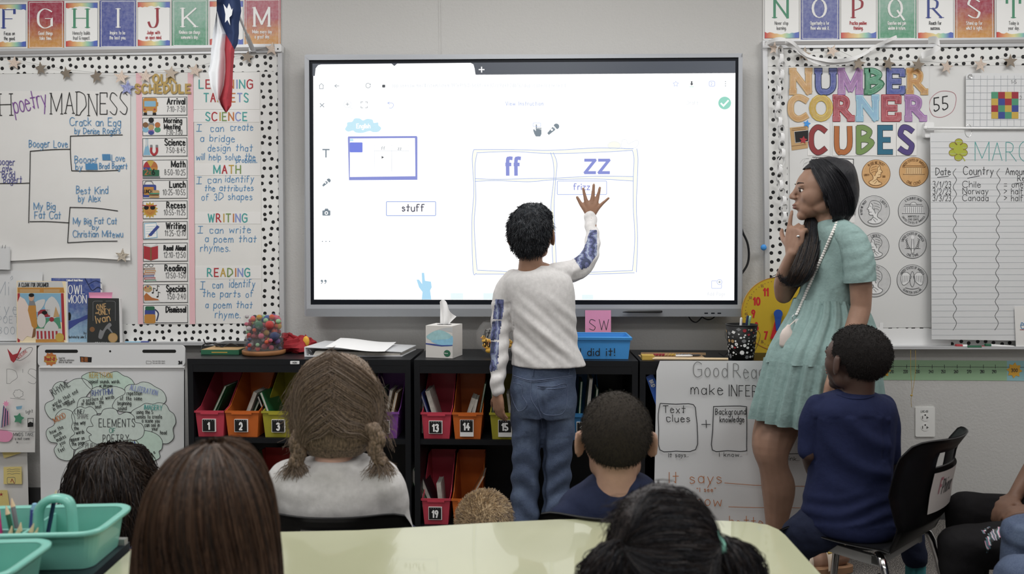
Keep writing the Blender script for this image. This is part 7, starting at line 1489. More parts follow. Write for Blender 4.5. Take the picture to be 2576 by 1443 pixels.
def hand_prims(mb, wrist, dirv, back, thumb, s, curl=(.3, .3, .3, .35, .3), spread=.06, splay=None, lift=0):
 w = Vector(wrist); d = Vector(dirv).normalized(); nb = Vector(back); nb = (nb - d * nb.dot(d)).normalized(); lat = d.cross(nb).normalized()
 if lat.dot(Vector(thumb)) < 0: lat = -lat       # lat points to the thumb side
 for i in range(4):
  off = (1.5 - i) * .112 * s; kn = w + d * (.50 - .012 * abs(i - 1) - (.03 if i == 3 else 0)) * s + lat * off
  mb.tube([w + lat * off * .55, w + d * .25 * s + lat * off * .9, kn], [.085 * s, .082 * s, .066 * s], 'x', n=10, round_=True)
  L = (.40, .45, .42, .33)[i] * s; a = (1.5 - i) * spread if splay is None else splay[i]; fd = (d * cos(a) + lat * sin(a)).normalized(); p = kn; cu = 0
  pts = [p]; rs = [.056 * s]
  for j, fr in enumerate((.46, .30, .24)):
   cu += curl[i + 1] * (.8, 1.1, .8)[j]; dd = fd * cos(cu) - nb * sin(cu); p = p + dd * L * fr; pts.append(p); rs.append((.050, .045, .038)[j] * s)
  mb.tube(pts, rs, 'x', n=10, round_=True)
 t0 = w + d * .12 * s + lat * .13 * s; td = (d * .62 + lat * .75 - nb * .15).normalized(); t1 = t0 + td * .24 * s; td2 = (td + d * .25 - nb * curl[0] * .5).normalized(); t2 = t1 + td2 * .17 * s; td3 = (td2 - nb * curl[0] * .5 + d * .1).normalized(); t3 = t2 + td3 * .12 * s
 mb.tube([w + d * .05 * s + lat * .04 * s, t0, t1, t2, t3], [.07 * s, .075 * s, .064 * s, .054 * s, .044 * s], 'x', n=10, round_=True)
def ribbons(paths, width, mats, name, parent, seed=0, norm=None, wjit=.5):
 """paths: array (n,k,3) -> one mesh of thin ribbons"""
 P_ = np.asarray(paths, float); n, k, _ = P_.shape; rg = np.random.default_rng(seed)
 tg = np.gradient(P_, axis=1); view = P_ - np.array(norm if norm is not None else [0, -3.3, 1.145]); sd = np.cross(tg, view); sd /= (np.linalg.norm(sd, axis=2, keepdims=True) + 1e-9)
 rnd = rg.normal(0, .6, (n, 1, 3)); sd = sd + rnd * .5; sd /= (np.linalg.norm(sd, axis=2, keepdims=True) + 1e-9)
 w = width * (1 + wjit * rg.uniform(-1, 1, (n, 1, 1))) * np.linspace(1, .35, k)[None, :, None] ** .7 * .5
 A, B = P_ - sd * w, P_ + sd * w; V = np.stack([A, B], 2).reshape(-1, 3)
 base = (np.arange(n)[:, None] * k + np.arange(k - 1)[None, :]) * 2; F = np.stack([base, base + 1, base + 3, base + 2], -1).reshape(-1, 4)
 me = bpy.data.meshes.new(name); o = V.min(0); me.vertices.add(len(V)); me.vertices.foreach_set('co', (V - o).ravel()); me.loops.add(F.size); me.loops.foreach_set('vertex_index', F.ravel()); me.polygons.add(len(F)); me.polygons.foreach_set('loop_start', np.arange(0, F.size, 4))
 for m in mats: me.materials.append(MATS[m])
 me.polygons.foreach_set('material_index', np.repeat(rg.integers(0, len(mats), n), k - 1)); me.polygons.foreach_set('use_smooth', [True] * len(F)); me.update(calc_edges=True)
 ob = bpy.data.objects.new(name, me); LINK(ob); ob.location = o.tolist(); PB(parent, ob); ob['kind'] = 'stuff'; return ob
def snap(guides, centers, bv, off=.0022):
 out = []
 for g in guides:
  q = []
  for p, c in zip(g, centers):
   dr = (p - c); dr.z = 0; dr = dr.normalized() if dr.length > 1e-6 else Vector((0, -1, 0)); h = bv.ray_cast(c + dr * .5, -dr)
   q.append(h[0] + dr * off if h[0] is not None and (h[0] - c).dot(dr) > 0 else p)
  out.append(q)
 return out
def rowcenters(rows, k): return [Dp((l + r_) / 2, y, d) for (l, r_, y, d, hd) in curve([tuple(map(float, r_)) for r_ in rows], k)]
def resample(p, k):
 p = np.asarray(p, float); s = np.r_[0, np.cumsum(np.linalg.norm(np.diff(p, axis=0), axis=1))]; t = np.linspace(0, s[-1], k); return np.stack([np.interp(t, s, p[:, j]) for j in range(3)], 1)
def strands(guides, n, k=16, spread=.004, tip=.012, seed=0, wave=.0, wf=3.0, closed=False, tnoise=.0, shorten=.12):
 rg = np.random.default_rng(seed); g = np.stack([resample(curve([tuple(map(float, q)) for q in gd], 5), k) for gd in guides]); m = len(g); u = rg.uniform(0, m if closed else m - 1, n); i = np.floor(u).astype(int); f = (u - i)[:, None, None]
 base = g[i % m] * (1 - f) + g[(i + 1) % m] * f
 t = np.linspace(0, 1, k)[None, :, None]; off = rg.normal(0, 1, (n, 1, 3)) * (spread + (tip - spread) * t ** 1.5)
 off2 = rg.normal(0, 1, (n, 1, 3)) * np.sin(t * wf * pi + rg.uniform(0, 6, (n, 1, 1))) * (wave * (.3 + t))
 out = base + off + off2
 if shorten:      # vary length
  for j in range(n):
   e = 1 - rg.uniform(0, shorten); out[j] = resample(out[j], 60)[(np.linspace(0, 59 * e, k)).astype(int)]
 return out
def ringpts(rows, k, nang, grow=0, yaw=0, angs=None):     # guides running down the lofted rows
 cs = curve([tuple(map(float, r_)) for r_ in rows], k); out = []
 for a in (angs if angs is not None else [2 * pi * j / nang for j in range(nang)]):
  g = []
  for (l, r_, y, d, hd) in cs:
   c = Dp((l + r_) / 2, y, d); rx = abs(r_ - l) / 2 * d / FPX; g.append(c + Vector(((rx + grow) * cos(a), (hd + grow) * sin(a), 0)))
  out.append(g)
 return out
def fuzz(ob, n, length, width, mats, name, parent, seed=0, down=.5, jit=.6, keep=None, k=4, droop=0):
 """short hairs growing from the faces of a mesh"""
 me = ob.data; off = np.array(ob.location) + np.array(ob.matrix_parent_inverse.translation) + np.array(ob.parent.location); nf = len(me.polygons)
 ce = np.empty(nf * 3); me.polygons.foreach_get('center', ce); ce = ce.reshape(-1, 3) + off; no = np.empty(nf * 3); me.polygons.foreach_get('normal', no); no = no.reshape(-1, 3)
 rg = np.random.default_rng(seed)
 if keep is not None: s = keep(ce, no); ce, no = ce[s], no[s]
 i = rg.integers(0, len(ce), n); p = ce[i] + rg.normal(0, .0015, (n, 3)); d = no[i] * (1 - down) + rg.normal(0, jit, (n, 3)) * .5 + np.array([0, 0, -1]) * down
 if callable(droop): d = d + droop(ce[i])
 d /= np.linalg.norm(d, axis=1, keepdims=True); L_ = length * rg.uniform(.6, 1.3, (n, 1)); t = np.linspace(0, 1, k)
 path = p[:, None, :] + d[:, None, :] * L_[:, None, :] * t[None, :, None] + np.array([0, 0, -1]) * (t ** 2)[None, :, None] * L_[:, None, :] * .3
 return ribbons(path, width, mats, name, parent, seed)
def cap_mesh(M, H, r_=(.385, .455, .41), c=(0, -.095, .125), voxel=.005, cut=None, disp=None, extra=None):
 mb = MB(); R3 = M.to_3x3(); mb.ell(M @ (Vector(c) * H), r_[0] * H, r_[1] * H, r_[2] * H, 'x', 28, 20, rot=R3)
 if extra: extra(mb, M, H)
 me = voxelmesh(mb, voxel, 2, disp)
 if cut is not None:       # drop the part below the hairline, in head units
  bm = bmesh.new(); bm.from_mesh(me); Mi = M.inverted()
  dead = [f for f in bm.faces if not cut(Mi @ f.calc_center_median() / H)]; bmesh.ops.delete(bm, geom=dead, context='FACES'); bm.to_mesh(me); bm.free()
 return me
def hairline(p):      # short haircut: forehead, round the ears and down to the nape
 if p.y > .12: return p.z > .26 + (p.y - .12) * .15
 if p.y > -.14: return p.z > -.02 + .9 * max(0, p.y + .02)
 return p.z > -.24
def person(name_label, loc): return T('person', name_label, 'person', loc)
# generic school chair (local: faces +y, seat .33 high)
CH = T('school_chair', 'x', 'chair', (0, 0, 0), 'black school chairs')
def shellpt(u, v):       # u across -1..1, v 0 front edge .. 1 top of the back
 w = .185 - .012 * v
 if v < .5:
  t = v / .5; y = .15 - .31 * t; z = .335 - .012 * sin(t * pi) + .012 * (abs(u) ** 2) - .03 * max(0, .12 - t) / .12
 else:
  t = (v - .5) / .5; a = min(1, t / .22); y = -.16 - .045 * a - .055 * t - .02 * max(0, t - .85) / .15; z = .335 + .32 * t ** .95 + .03 * (t > .93) * 0; w = .148 + .034 * sin(min(1, .1 + t * .85) * pi) + .012 * t; z -= .016 * abs(u) ** 8 * max(0, (t - .72) / .28) + .0
  y += .065 * (abs(u) ** 2.2) * min(1, t * 2)
 return Vector((u * w, y, z))
mb = MB(); nu, nv = 16, 44; ths = .005
front = [[shellpt(-1 + 2 * i / nu, j / nv) for i in range(nu + 1)] for j in range(nv + 1)]
def hole(i, j): u = abs(-1 + 2 * (i + .5) / nu); v = (j + .5) / nv; return u < .36 and .862 < v < .925
def nrm(i, j):
 a = front[min(j + 1, nv)][i] - front[max(j - 1, 0)][i]; b = front[j][min(i + 1, nu)] - front[j][max(i - 1, 0)]; return b.cross(a).normalized()
back = [[front[j][i] - nrm(i, j) * ths for i in range(nu + 1)] for j in range(nv + 1)]
vs = [p for r_ in front for p in r_] + [p for r_ in back for p in r_]; NF = (nu + 1) * (nv + 1); fs = []
def vi(i, j, s=0): return s * NF + j * (nu + 1) + i
for j in range(nv):
 for i in range(nu):
  if hole(i, j): continue
  fs.append((vi(i, j), vi(i + 1, j), vi(i + 1, j + 1), vi(i, j + 1))); fs.append((vi(i, j + 1, 1), vi(i + 1, j + 1, 1), vi(i + 1, j, 1), vi(i, j, 1)))
  for (ni, nj, a, b) in ((i - 1, j, (i, j), (i, j + 1)), (i + 1, j, (i + 1, j + 1), (i + 1, j)), (i, j - 1, (i + 1, j), (i, j)), (i, j + 1, (i, j + 1), (i + 1, j + 1))):
   if ni < 0 or nj < 0 or ni >= nu or nj >= nv or hole(ni, nj): fs.append((vi(*b), vi(*a), vi(*a, 1), vi(*b, 1)))
mb.add(vs, fs, 'chair_black'); mb.build('seat_shell', CH, smooth=True)
mb = MB(); mb.box((-.143, .10, .292), (.143, .125, .318), 'bar_grey'); mb.box((-.143, -.13, .290), (.143, -.105, .314), 'bar_grey'); mb.build('seat_support', CH)
for sx in (1, -1):
 for y0, y1 in ((.115, .165), (-.12, -.22)):
  mb = MB(); mb.tube(curve([(sx * .135, y0, .315), (sx * .165, y0 + (y1 - y0) * .3, .29), (sx * .185, y1, .012)], 5), .0115, 'chrome', n=12, round_=True); mb.build('leg', CH, smooth=True)
for sx in (1, -1):
 mb = MB(); mb.box((sx * .125, -.13, .286), (sx * .143, .125, .312), 'bar_grey'); mb.build('side_rail', CH)
CHS = []
def chair(label, x, y, yaw, zs=1.0, first=[True]):
 o = CH if first[0] else copy_tree(CH); first[0] = False; o.location = (x, y, 0); o.rotation_euler = (0, 0, yaw); o.scale = (1, 1, zs); o['label'] = label; CHS.append(o); return o
# boy at the display
BD = 2.72
P_ = person('boy in a white long-sleeved shirt and jeans touching the display', Dp(1365, 1440, BD) - Vector((0, 0, 0)))
HM = headM(Dp(1338, 590, BD), radians(-14), radians(6)); HH = .205
mb = MB(); head_prims(mb, HM, HH)
limb(mb, [(1360, 690, BD, 42), (1362, 760, BD, 60), (1365, 850, BD, 58), (1366, 950, BD, 60), (1366, 1000, BD, 60)], flat=.75, ref=(1, 0, 0))
limb(mb, [(1290, 705, BD, 20), (1262, 760, BD + .01, 18), (1257, 830, BD, 16), (1254, 900, BD - .03, 15), (1252, 985, BD - .05, 12)])
limb(mb, [(1395, 690, BD, 22), (1450, 676, BD + .10, 18), (1487, 648, BD + .23, 17), (1491, 600, BD + .33, 14), (1486, 545, BD + .42, 11.5)])
limb(mb, [(1330, 990, BD, 36), (1324, 1150, BD, 25), (1320, 1300, BD, 20), (1319, 1415, BD, 16)]); limb(mb, [(1403, 990, BD, 36), (1401, 1150, BD, 25), (1398, 1300, BD, 20), (1396, 1415, BD, 16)])
w0 = Dp(1252, 988, BD - .05); hand_prims(mb, w0, (.06, .03, -1), (-.75, -.65, 0), (.2, 1, 0), .125, curl=(.35, .45, .4, .35, .3))
HDp = 3.182; s_ = .0165
def fing(pts, r_): mb.tube([Dp(x, y, HDp) for x, y in pts], r_, 'x', n=10, round_=True)
fing([(1482, 545), (1472, 528), (1462, 514), (1452, 496)], [.011, .0105, .0088, .0068]); fing([(1484, 540), (1476, 512), (1471, 492), (1467, 474)], [.012, .0105, .0078, .0065])
fing([(1486, 540), (1489, 510), (1492, 485), (1494, 464)], [.012, .0105, .0080, .0066]); fing([(1488, 540), (1499, 512), (1505, 491), (1509, 472)], [.012, .0105, .0078, .0064]); fing([(1489, 545), (1503, 524), (1516, 511), (1531, 498)], [.012, .010, .0072, .0056])
mb.ell(Dp(1487, 524, HDp - .002), .028, .010, .026, 'x', 16, 12)
body = putmesh('body', voxelmesh(mb, .004, 2), ['skin_tan'], P_)
face_parts(P_, HM, HH)
mb = MB(); loft(mb, [(1330, 1384, 668, BD, .040), (1312, 1400, 674, BD, .055), (1282, 1424, 686, BD, .074), (1268, 1440, 706, BD, .085), (1272, 1448, 745, BD, .092), (1284, 1448, 800, BD, .094), (1290, 1454, 850, BD, .094), (1288, 1464, 890, BD, .096), (1285, 1474, 918, BD, .098)])
limb(mb, [(1290, 702, BD, 26), (1266, 740, BD + .01, 26), (1259, 830, BD, 24.5), (1256, 900, BD - .03, 23), (1253, 944, BD - .04, 20), (1251, 950, BD - .05, 18), (1251, 978, BD - .05, 18.5)])
limb(mb, [(1395, 690, BD, 30), (1448, 678, BD + .10, 28), (1482, 648, BD + .22, 23), (1491, 600, BD + .33, 18.5), (1487, 568, BD + .39, 16), (1485, 548, BD + .42, 16.5)])
def shirt_disp(co, no):
 px, py = pix(co); u = (px - 1300) * .55 + (py - 700) * -.8         # drag folds from the right shoulder to the left hem
 m = np.clip((py - 720) / 120, 0, 1) * np.clip((940 - py) / 60, 0, 1) * (px > 1290)
 a = np.sin(u * .075 + .012 * (px - 1300)) ** 3 * .0065 + np.sin(u * .16 + 1) * .0012; sl_ = np.sin(py * .16 + 2 * np.sin(px * .05)) * .0022 * ((px < 1285) & (py > 760)) + np.sin(py * .2 + px * .12) * .002 * ((px > 1440) & (py < 700))
 return co + no * (a * m + sl_ + .0012 * nz(co, (30, 30, 30), 2))[:, None]
def sleeve_mat(ce):
 x, y = pix(ce); a = inpoly(x, y, [(1246, 752), (1266, 754), (1268, 770), (1262, 810), (1255, 850), (1252, 930), (1228, 936), (1228, 900), (1234, 840), (1240, 800)]); b = inpoly(x, y, [(1443, 648), (1460, 632), (1474, 612), (1484, 578), (1502, 578), (1502, 640), (1480, 672), (1462, 678)])
 s1 = ((y > 803) & (y < 807) | (y > 855) & (y < 859)) & a
 return np.where((a & ~s1) | b, 1, 0)
shirt = putmesh('shirt', voxelmesh(mb, .0042, 2, shirt_disp), ['shirt_white', 'tie_dye'], P_, sleeve_mat)
mb = MB(); loft(mb, [(1290, 1446, 917, BD, .080), (1286, 1448, 940, BD, .086), (1283, 1450, 975, BD, .094), (1283, 1452, 1010, BD, .094), (1288, 1448, 1045, BD, .085)])
limb(mb, [(1325, 1000, BD, 41), (1325, 1060, BD, 41), (1324, 1150, BD, 36), (1321, 1220, BD + .01, 36), (1320, 1305, BD, 36), (1319, 1385, BD, 38), (1318, 1425, BD, 40)]); limb(mb, [(1408, 1000, BD, 42), (1406, 1060, BD, 41), (1402, 1150, BD, 37), (1401, 1225, BD + .01, 36), (1399, 1300, BD, 36), (1397, 1385, BD, 38), (1396, 1425, BD, 40)])
def jean_disp(co, no):
 px, py = pix(co); z = np.clip((py - 1020) / 200, 0, 1); a = np.sin(py * .11 + 2.2 * np.sin(px * .045 + py * .01)) ; b = np.sin((px - 1365) * .06 + py * .09) * (py < 1100)
 crack = -.008 * np.exp(-((px - 1366) / 7) ** 2) * (py > 975) * (co[:, 1] < CAM.y + BD)
 return co + no * (a * .0042 * z + b * .0016 + crack + .0015 * nz(co, (40, 40, 50), 1))[:, None]
jeans = putmesh('jeans', voxelmesh(mb, .0045, 2, jean_disp), ['denim'], P_)
bv = bvh_of(jeans)
def seamline(pts, r_=.0009, m='stitch', name='seam', off=.0012):
 q = [proj(bv, x, y, off) for x, y in curve(pts, 4)]; q = [p for p in q if p is not None]
 if len(q) > 2: mb = MB(); mb.tube(q, r_, m, n=5); mb.build(name, P_)
seamline([(1284, 968), (1290, 998), (1300, 1040), (1322, 1030), (1330, 1010), (1318, 998), (1316, 966), (1290, 960)][:0] or [(1285, 962), (1312, 968), (1313, 992), (1326, 1018), (1306, 1034), (1292, 1012), (1286, 990)], name='pocket_stitching'); seamline([(1351, 970), (1390, 972), (1426, 967), (1421, 1032), (1390, 1044), (1360, 1032), (1351, 970)], name='pocket_stitching'); seamline([(1352, 976), (1390, 978), (1424, 973)], name='pocket_stitching')
seamline([(1287, 942), (1310, 950), (1336, 956), (1370, 954), (1440, 944)], .0014); seamline([(1288, 946), (1312, 954), (1337, 960), (1370, 958), (1440, 948)], .0008); seamline([(1336, 956), (1336, 1000), (1358, 1040), (1366, 1080)], .001)
for x, y in ((1343, 937), (1433, 934)): seamline([(x, y - 12), (x - 3, y + 8)], .003, 'denim', 'belt_loop', .002)
mb = MB()
for x in (1319, 1397):
 c = Dp(x, 1425, BD); c.z = .045; mb = MB(); mb.tube([c + Vector((0, -.03, -.005)), c + Vector((0, .05, -.008)), c + Vector((0, .13, -.018))], [.042, .044, .034], 'c_grey', n=14, round_=True, flat=.8); [mb.v.__setitem__(i, (v_[0], v_[1], max(v_[2], .004))) for i, v_ in enumerate(mb.v)]; mb.build('shoe', P_, smooth=True)
def thick(mb, M, H):
 R3 = M.to_3x3(); mb.ell(M @ (Vector((0, -.17, -.05)) * H), .32 * H, .31 * H, .33 * H, 'x', 20, 14, rot=R3); mb.ell(M @ (Vector((0, .05, .32)) * H), .33 * H, .35 * H, .22 * H, 'x', 20, 14, rot=R3)
me = cap_mesh(HM, HH, (.375, .45, .42), (0, -.09, .12), .005, cut=lambda p: (p.z > -.36 if p.y < -.12 else p.z > (.0 if p.y < .08 else .2)), disp=lambda co, no: co + no * (.006 * nz(co, (110, 110, 90), 1))[:, None], extra=thick)
hr = putmesh('hair', me, ['hair_boy'], P_); fuzz(hr, 8000, .012, .0016, ['hair_boy', 'hair_black'], 'hair_tufts', P_, 3, down=.6, jit=.5)
# seated children seen from behind
def skirtless_seated(label, hx, hy, d, H, skin, shirt, pants, hairk, yaw=0, sh=.14, seat=.29, voxel=.0055, shirt_rows=None, head_tilt=0, neckcol=None, ears=True, sleeves=.55, headyaw=0, hips_d=None, arms_in=False):
 """hx,hy: photo place of the head centre; d its distance"""
 c = Dp(hx, hy, d); f = Vector((-sin(yaw), cos(yaw), 0)); r_ = Vector((cos(yaw), sin(yaw), 0)); up = Vector((0, 0, 1))
 p = person(label, Vector((c.x, c.y, 0))); M = headM(c, yaw + headyaw, head_tilt); mb = MB(); head_prims(mb, M, H, nl=.72, ears=ears)
 zs = c.z - .66 * H - .02; hip = Vector((c.x, c.y - .01, seat + .085)) - f * .01; st = Vector((c.x, c.y, zs)) - f * .03
 def W4(v, rr): return (v.x, v.y, v.z, rr)
 mb.rings([[hip + r_ * (a * cos(q)) + f * (b * sin(q)) + up * dz for q in [2 * pi * j / 20 for j in range(20)]] for a, b, dz in ((.09, .07, -.06), (.115, .085, 0), (.10, .075, .08))] + [[hip.lerp(st, t_) + up * .0 + r_ * (a * cos(q)) + f * (b * sin(q)) for q in [2 * pi * j / 20 for j in range(20)]] for a, b, t_ in ((.10, .075, .55), (sh * .8, .078, .8), (sh * .72, .06, .95), (sh * .3, .045, 1.04))], 'x')
 knees, feet, arms = [], [], []
 for s in (1, -1):
  h0 = hip + r_ * s * .06; kn = hip + r_ * s * .10 + f * .27 + up * -.01; ft = Vector((kn.x, kn.y, .05)) + f * .03
  limb(mb, [W4(h0, .07), W4(h0.lerp(kn, .5), .062), W4(kn, .05)], world=True); limb(mb, [W4(kn, .05), W4(kn.lerp(ft, .4), .044), W4(ft, .03)], world=True); knees.append((h0, kn, ft))
  s0 = st + r_ * s * (sh - .035) + up * -.03; el = s0 + up * -.17 + r_ * s * .03 + f * .03; wr = hip + r_ * s * .07 + f * .17 + up * .06; arms.append((s0, el, wr))
  limb(mb, [W4(s0, .038), W4(s0.lerp(el, .5), .034), W4(el, .029)], world=True); limb(mb, [W4(el, .029), W4(el.lerp(wr, .4), .028), W4(wr, .019)], world=True)
  hand_prims(mb, wr, f * 1 + up * -.15 - r_ * s * .2, up, -r_ * s, .125)
 putmesh('body', voxelmesh(mb, voxel, 2), [skin], p); face_parts(p, M, H)
 mb = MB()
 if shirt_rows: loft(mb, shirt_rows)
 if True:
  mb.rings([[hip.lerp(st, t_) + up * dz + r_ * (a * cos(q)) + f * (b * sin(q)) for q in [2 * pi * j / 24 for j in range(24)]] for a, b, t_, dz in ((.118, .088, 0, -.02), (.125, .095, .15, 0), (.115, .09, .45, 0), (sh * .93, .092, .75, 0), (sh * .95, .08, .9, 0), (sh * .72, .068, .98, .004), (sh * .46, .064, 1.0, .016), (.27 * H, .25 * H, 1.02, .026))], 'x')
 for s0, el, wr in arms:
  e = s0.lerp(el, sleeves * 1.5) if sleeves < .67 else el; s00 = s0 + (st - s0) * .25 + up * .012
  limb(mb, [W4(s00, .046), W4(s0, .05), W4(s0.lerp(e, .5), .047), W4(e, .046)] , world=True)
  if sleeves > .67: limb(mb, [W4(el, .042), W4(el.lerp(wr, .5), .038), W4(wr, .028)], world=True)
 so = putmesh('shirt', voxelmesh(mb, .0055, 3, folds(.0035, (26, 26, 30), hx * .01)), [shirt], p)
 mb = MB(); limb(mb, [W4(hip + r_ * .06 + up * -.01, .085), W4(hip - r_ * .06 + up * -.01, .085)], world=True)
 for h0, kn, ft in knees: limb(mb, [W4(h0, .082), W4(h0.lerp(kn, .5), .072), W4(kn, .060)], world=True); limb(mb, [W4(kn, .058), W4(kn.lerp(ft, .5), .052), W4(ft + up * .03, .045)], world=True)
 putmesh('trousers', voxelmesh(mb, .007, 2, folds(.003, (30, 30, 40), 2)), [pants], p)
 for h0, kn, ft in knees:
  a = Vector((ft.x, ft.y, .04)); mb = MB(); mb.tube([a - f * .03, a + f * .05, a + f * .12 - up * .01], [.036, .038, .03], 'c_grey', n=12, round_=True, flat=.8); [mb.v.__setitem__(i, (v_[0], v_[1], max(v_[2], .003))) for i, v_ in enumerate(mb.v)]; mb.build('shoe', p, smooth=True)
 return p, M, so
def d2(rows, d): return [(a, b, y, d, h) for a, b, y, h in rows]
D = 1.75
p, M, so = skirtless_seated('girl with two light brown braids in a white T-shirt on a chair', 848, 1012, D, .205, 'skin_fair', 'shirt_offwhite', 'pants_navy', None, sh=.15, ears=False,
   shirt_rows=d2([(800, 918, 1140, .045), (770, 945, 1150, .06), (735, 985, 1165, .078), (712, 1008, 1190, .09), (708, 1012, 1240, .095), (715, 1008, 1300, .095), (722, 1000, 1400, .095), (720, 1000, 1520, .10), (722, 998, 1560, .10)], D))
HR = [(810, 880, 893, D, .05), (786, 900, 899, D, .068), (760, 926, 922, D, .088), (743, 948, 960, D, .100), (737, 958, 1010, D, .105), (738, 960, 1055, D - .01, .100), (748, 950, 1100, D - .02, .082), (775, 920, 1138, D - .02, .055)]
mb = MB(); loft(mb, HR, yaw=0); skull_hair(mb, M, .185); hc = putmesh('hair', voxelmesh(mb, .005, 2, lambda co, no: co + no * (.0025 * nz(co, (60, 60, 60), 1))[:, None]), ['hair_lightbrown'], p)
bv = bvh_of(hc)
def surf(pts, off=.004):
 q = []
 for x, y in pts:
  h = proj(bv, x, y, off)
  if h is not None: q.append(h)
 return q
gl, gr = [], []
for k in range(12):
 t = k / 11; y0 = 899 + 165 * t; ye = 1092 + 25 * t
 m_ = 1 - t; gl.append(surf([(831, y0), (831 - 26 - 34 * m_, y0 + 22 + 14 * m_), (795 - 42 * m_, y0 + (ye - y0) * .42), (772 - 22 * m_, y0 + (ye - y0) * .75), (764, ye)])); gr.append(surf([(835, y0), (835 + 26 + 34 * m_, y0 + 22 + 14 * m_), (890 + 54 * m_, y0 + (ye - y0) * .42), (922 + 24 * m_, y0 + (ye - y0) * .75), (934, ye - 6)]))
gl = [g for g in gl if len(g) > 3]; gr = [g for g in gr if len(g) > 3]
ribbons(np.concatenate([strands(gl, 3200, 14, .009, .004, 1, shorten=.05), strands(gr, 3200, 14, .009, .004, 2, shorten=.05)]), .0012, ['hair_lightbrown', 'hair_lightbrown', 'hair_tan'] if P('hair_tan', '#75665a', .6, k=1.0) else 0, 'hair_strands', p, 1)
fuzz(hc, 5000, .035, .0011, ['hair_lightbrown'], 'hair_underlayer', p, 31, down=.85, jit=.25, k=6, keep=lambda c_, n_: pix(c_)[1] < 1070)
q = surf([(838, 900), (832, 925), (829, 960), (831, 1000), (834, 1040), (838, 1055)], .0065); P('scalp', '#b9a596', .7, k=1.1); mb = MB(); mb.tube(curve([tuple(v_) for v_ in q], 3), [.0016] * 3 + [.0022] * (len(curve([tuple(v_) for v_ in q], 3)) - 6) + [.001] * 3, 'scalp', n=6, flat=.5); mb.build('hair_parting', p, smooth=True)
for side, pts in (('l', [(762, 1085), (748, 1112), (752, 1140), (742, 1165)]), ('r', [(932, 1075), (950, 1105), (942, 1130), (958, 1160)])):
 mb = MB(); path = curve([tuple(Dp(x, y, D - .075)) for x, y in pts], 8); N = len(path)
 for ph in (0, 2 * pi / 3, 4 * pi / 3):
  w_ = []
  for i, c_ in enumerate(path): a = ph + i * .75; w_.append((c_[0] + .009 * cos(a), c_[1] + .006 * sin(2 * a), c_[2]))
  mb.tube(w_, [.0135 * (1 - .35 * i / N) for i in range(N)], 'hair_lightbrown', n=8, round_=True)
 mb.build('braid', p, smooth=True)
 e = path[-1]; g = [[path[-6], (e[0] + dx, e[1], e[2] - .01), (e[0] + dx * 2.2, e[1] - .005, e[2] - .03)] for dx in (-.016, -.006, .006, .018)]; ribbons(strands(g, 260, 10, .004, .007, 3, wave=.002), .0016, ['hair_lightbrown', 'hair_tan'], 'hair_strands', p, 4)
fl = [[tuple(Dp(x, y, D + .01)) for x, y in q] for q in ([(745, 950), (728, 985), (722, 1010)], [(738, 1000), (722, 1020), (708, 1040)], [(740, 1040), (726, 1062), (714, 1070)], [(745, 1090), (728, 1120), (712, 1135)])]; ribbons(strands(fl, 130, 10, .006, .008, 8, wave=.003), .0011, ['hair_tan', 'hair_lightbrown'], 'loose_hair', p, 3)
fl = [[tuple(Dp(x, y, D + .01)) for x, y in q] for q in ([(948, 950), (962, 985), (970, 1000)], [(955, 1000), (975, 1030), (985, 1050)], [(950, 1080), (978, 1110), (985, 1140)])]; ribbons(strands(fl, 130, 10, .006, .008, 9, wave=.003), .0011, ['hair_tan', 'hair_lightbrown'], 'loose_hair', p, 5)
cxy = Dp(860, 1300, D)
chair('black school chair under the girl with braids', cxy.x, cxy.y + .135, 0, .87)
D = 1.74
p, M, so = skirtless_seated('boy with a dark buzz cut in a navy T-shirt, seen from behind', 1548, 1103, D, .222, 'skin_light', 'shirt_navy2', 'pants_navy', None, sh=.15,
   shirt_rows=d2([(1506, 1612, 1192, .052), (1478, 1640, 1206, .066), (1432, 1668, 1232, .082), (1404, 1696, 1262, .092), (1396, 1702, 1310, .095), (1410, 1690, 1400, .095), (1420, 1680, 1520, .10)], D))
me = cap_mesh(M, .222, (.357, .435, .39), (0, -.095, .12), .005, cut=hairline); hr = putmesh('hair', me, ['hair_buzz'], p); fuzz(hr, 9000, .0045, .0008, ['hair_buzz', 'hair_afro'], 'hair_fuzz', p, 5, down=.45, jit=.4)
cxy = Dp(1555, 1300, D); chair('black school chair under the buzz-cut boy in navy', cxy.x, cxy.y + .14, radians(-4), .88)
D = 2.02
p, M, so = skirtless_seated('small blond child whose head just shows above the table edge', 1220, 1326, D, .185, 'skin_fair', 'shirt_grey', 'pants_navy', None, sh=.12, seat=.02)
me = cap_mesh(M, .185, (.385, .455, .41), (0, -.09, .125), .005, cut=hairline); hr = putmesh('hair', me, ['hair_blond'], p)
wc = Dp(1250, 1262, D)
def swirl(ce):
 v = ce - np.array([wc.x, wc.y - .05, wc.z]); a = np.stack([v[:, 2], v[:, 0] * 0, -v[:, 0]], 1) * 14; return a
fuzz(hr, 9000, .014, .0013, ['hair_blond', 'hair_tan', 'hair_blondlight'] if P('hair_blondlight', '#b8a282', .5, k=1.05) else 0, 'hair_strands', p, 6, down=.15, jit=.35, droop=swirl)
D = 1.88
p, M, so = skirtless_seated('child with dark wavy shoulder-length hair near the easel pad', 283, 1276, D, .20, 'skin_brown', 'shirt_dark', 'pants_navy', None, ears=False, sh=.13, seat=.16)
HR = [(255, 300, 1131, D, .04), (228, 330, 1138, D, .075), (203, 352, 1160, D, .095), (190, 368, 1200, D, .102), (184, 378, 1250, D, .105), (186, 384, 1290, D, .10), (205, 380, 1330, D, .08), (230, 365, 1350, D, .06)]
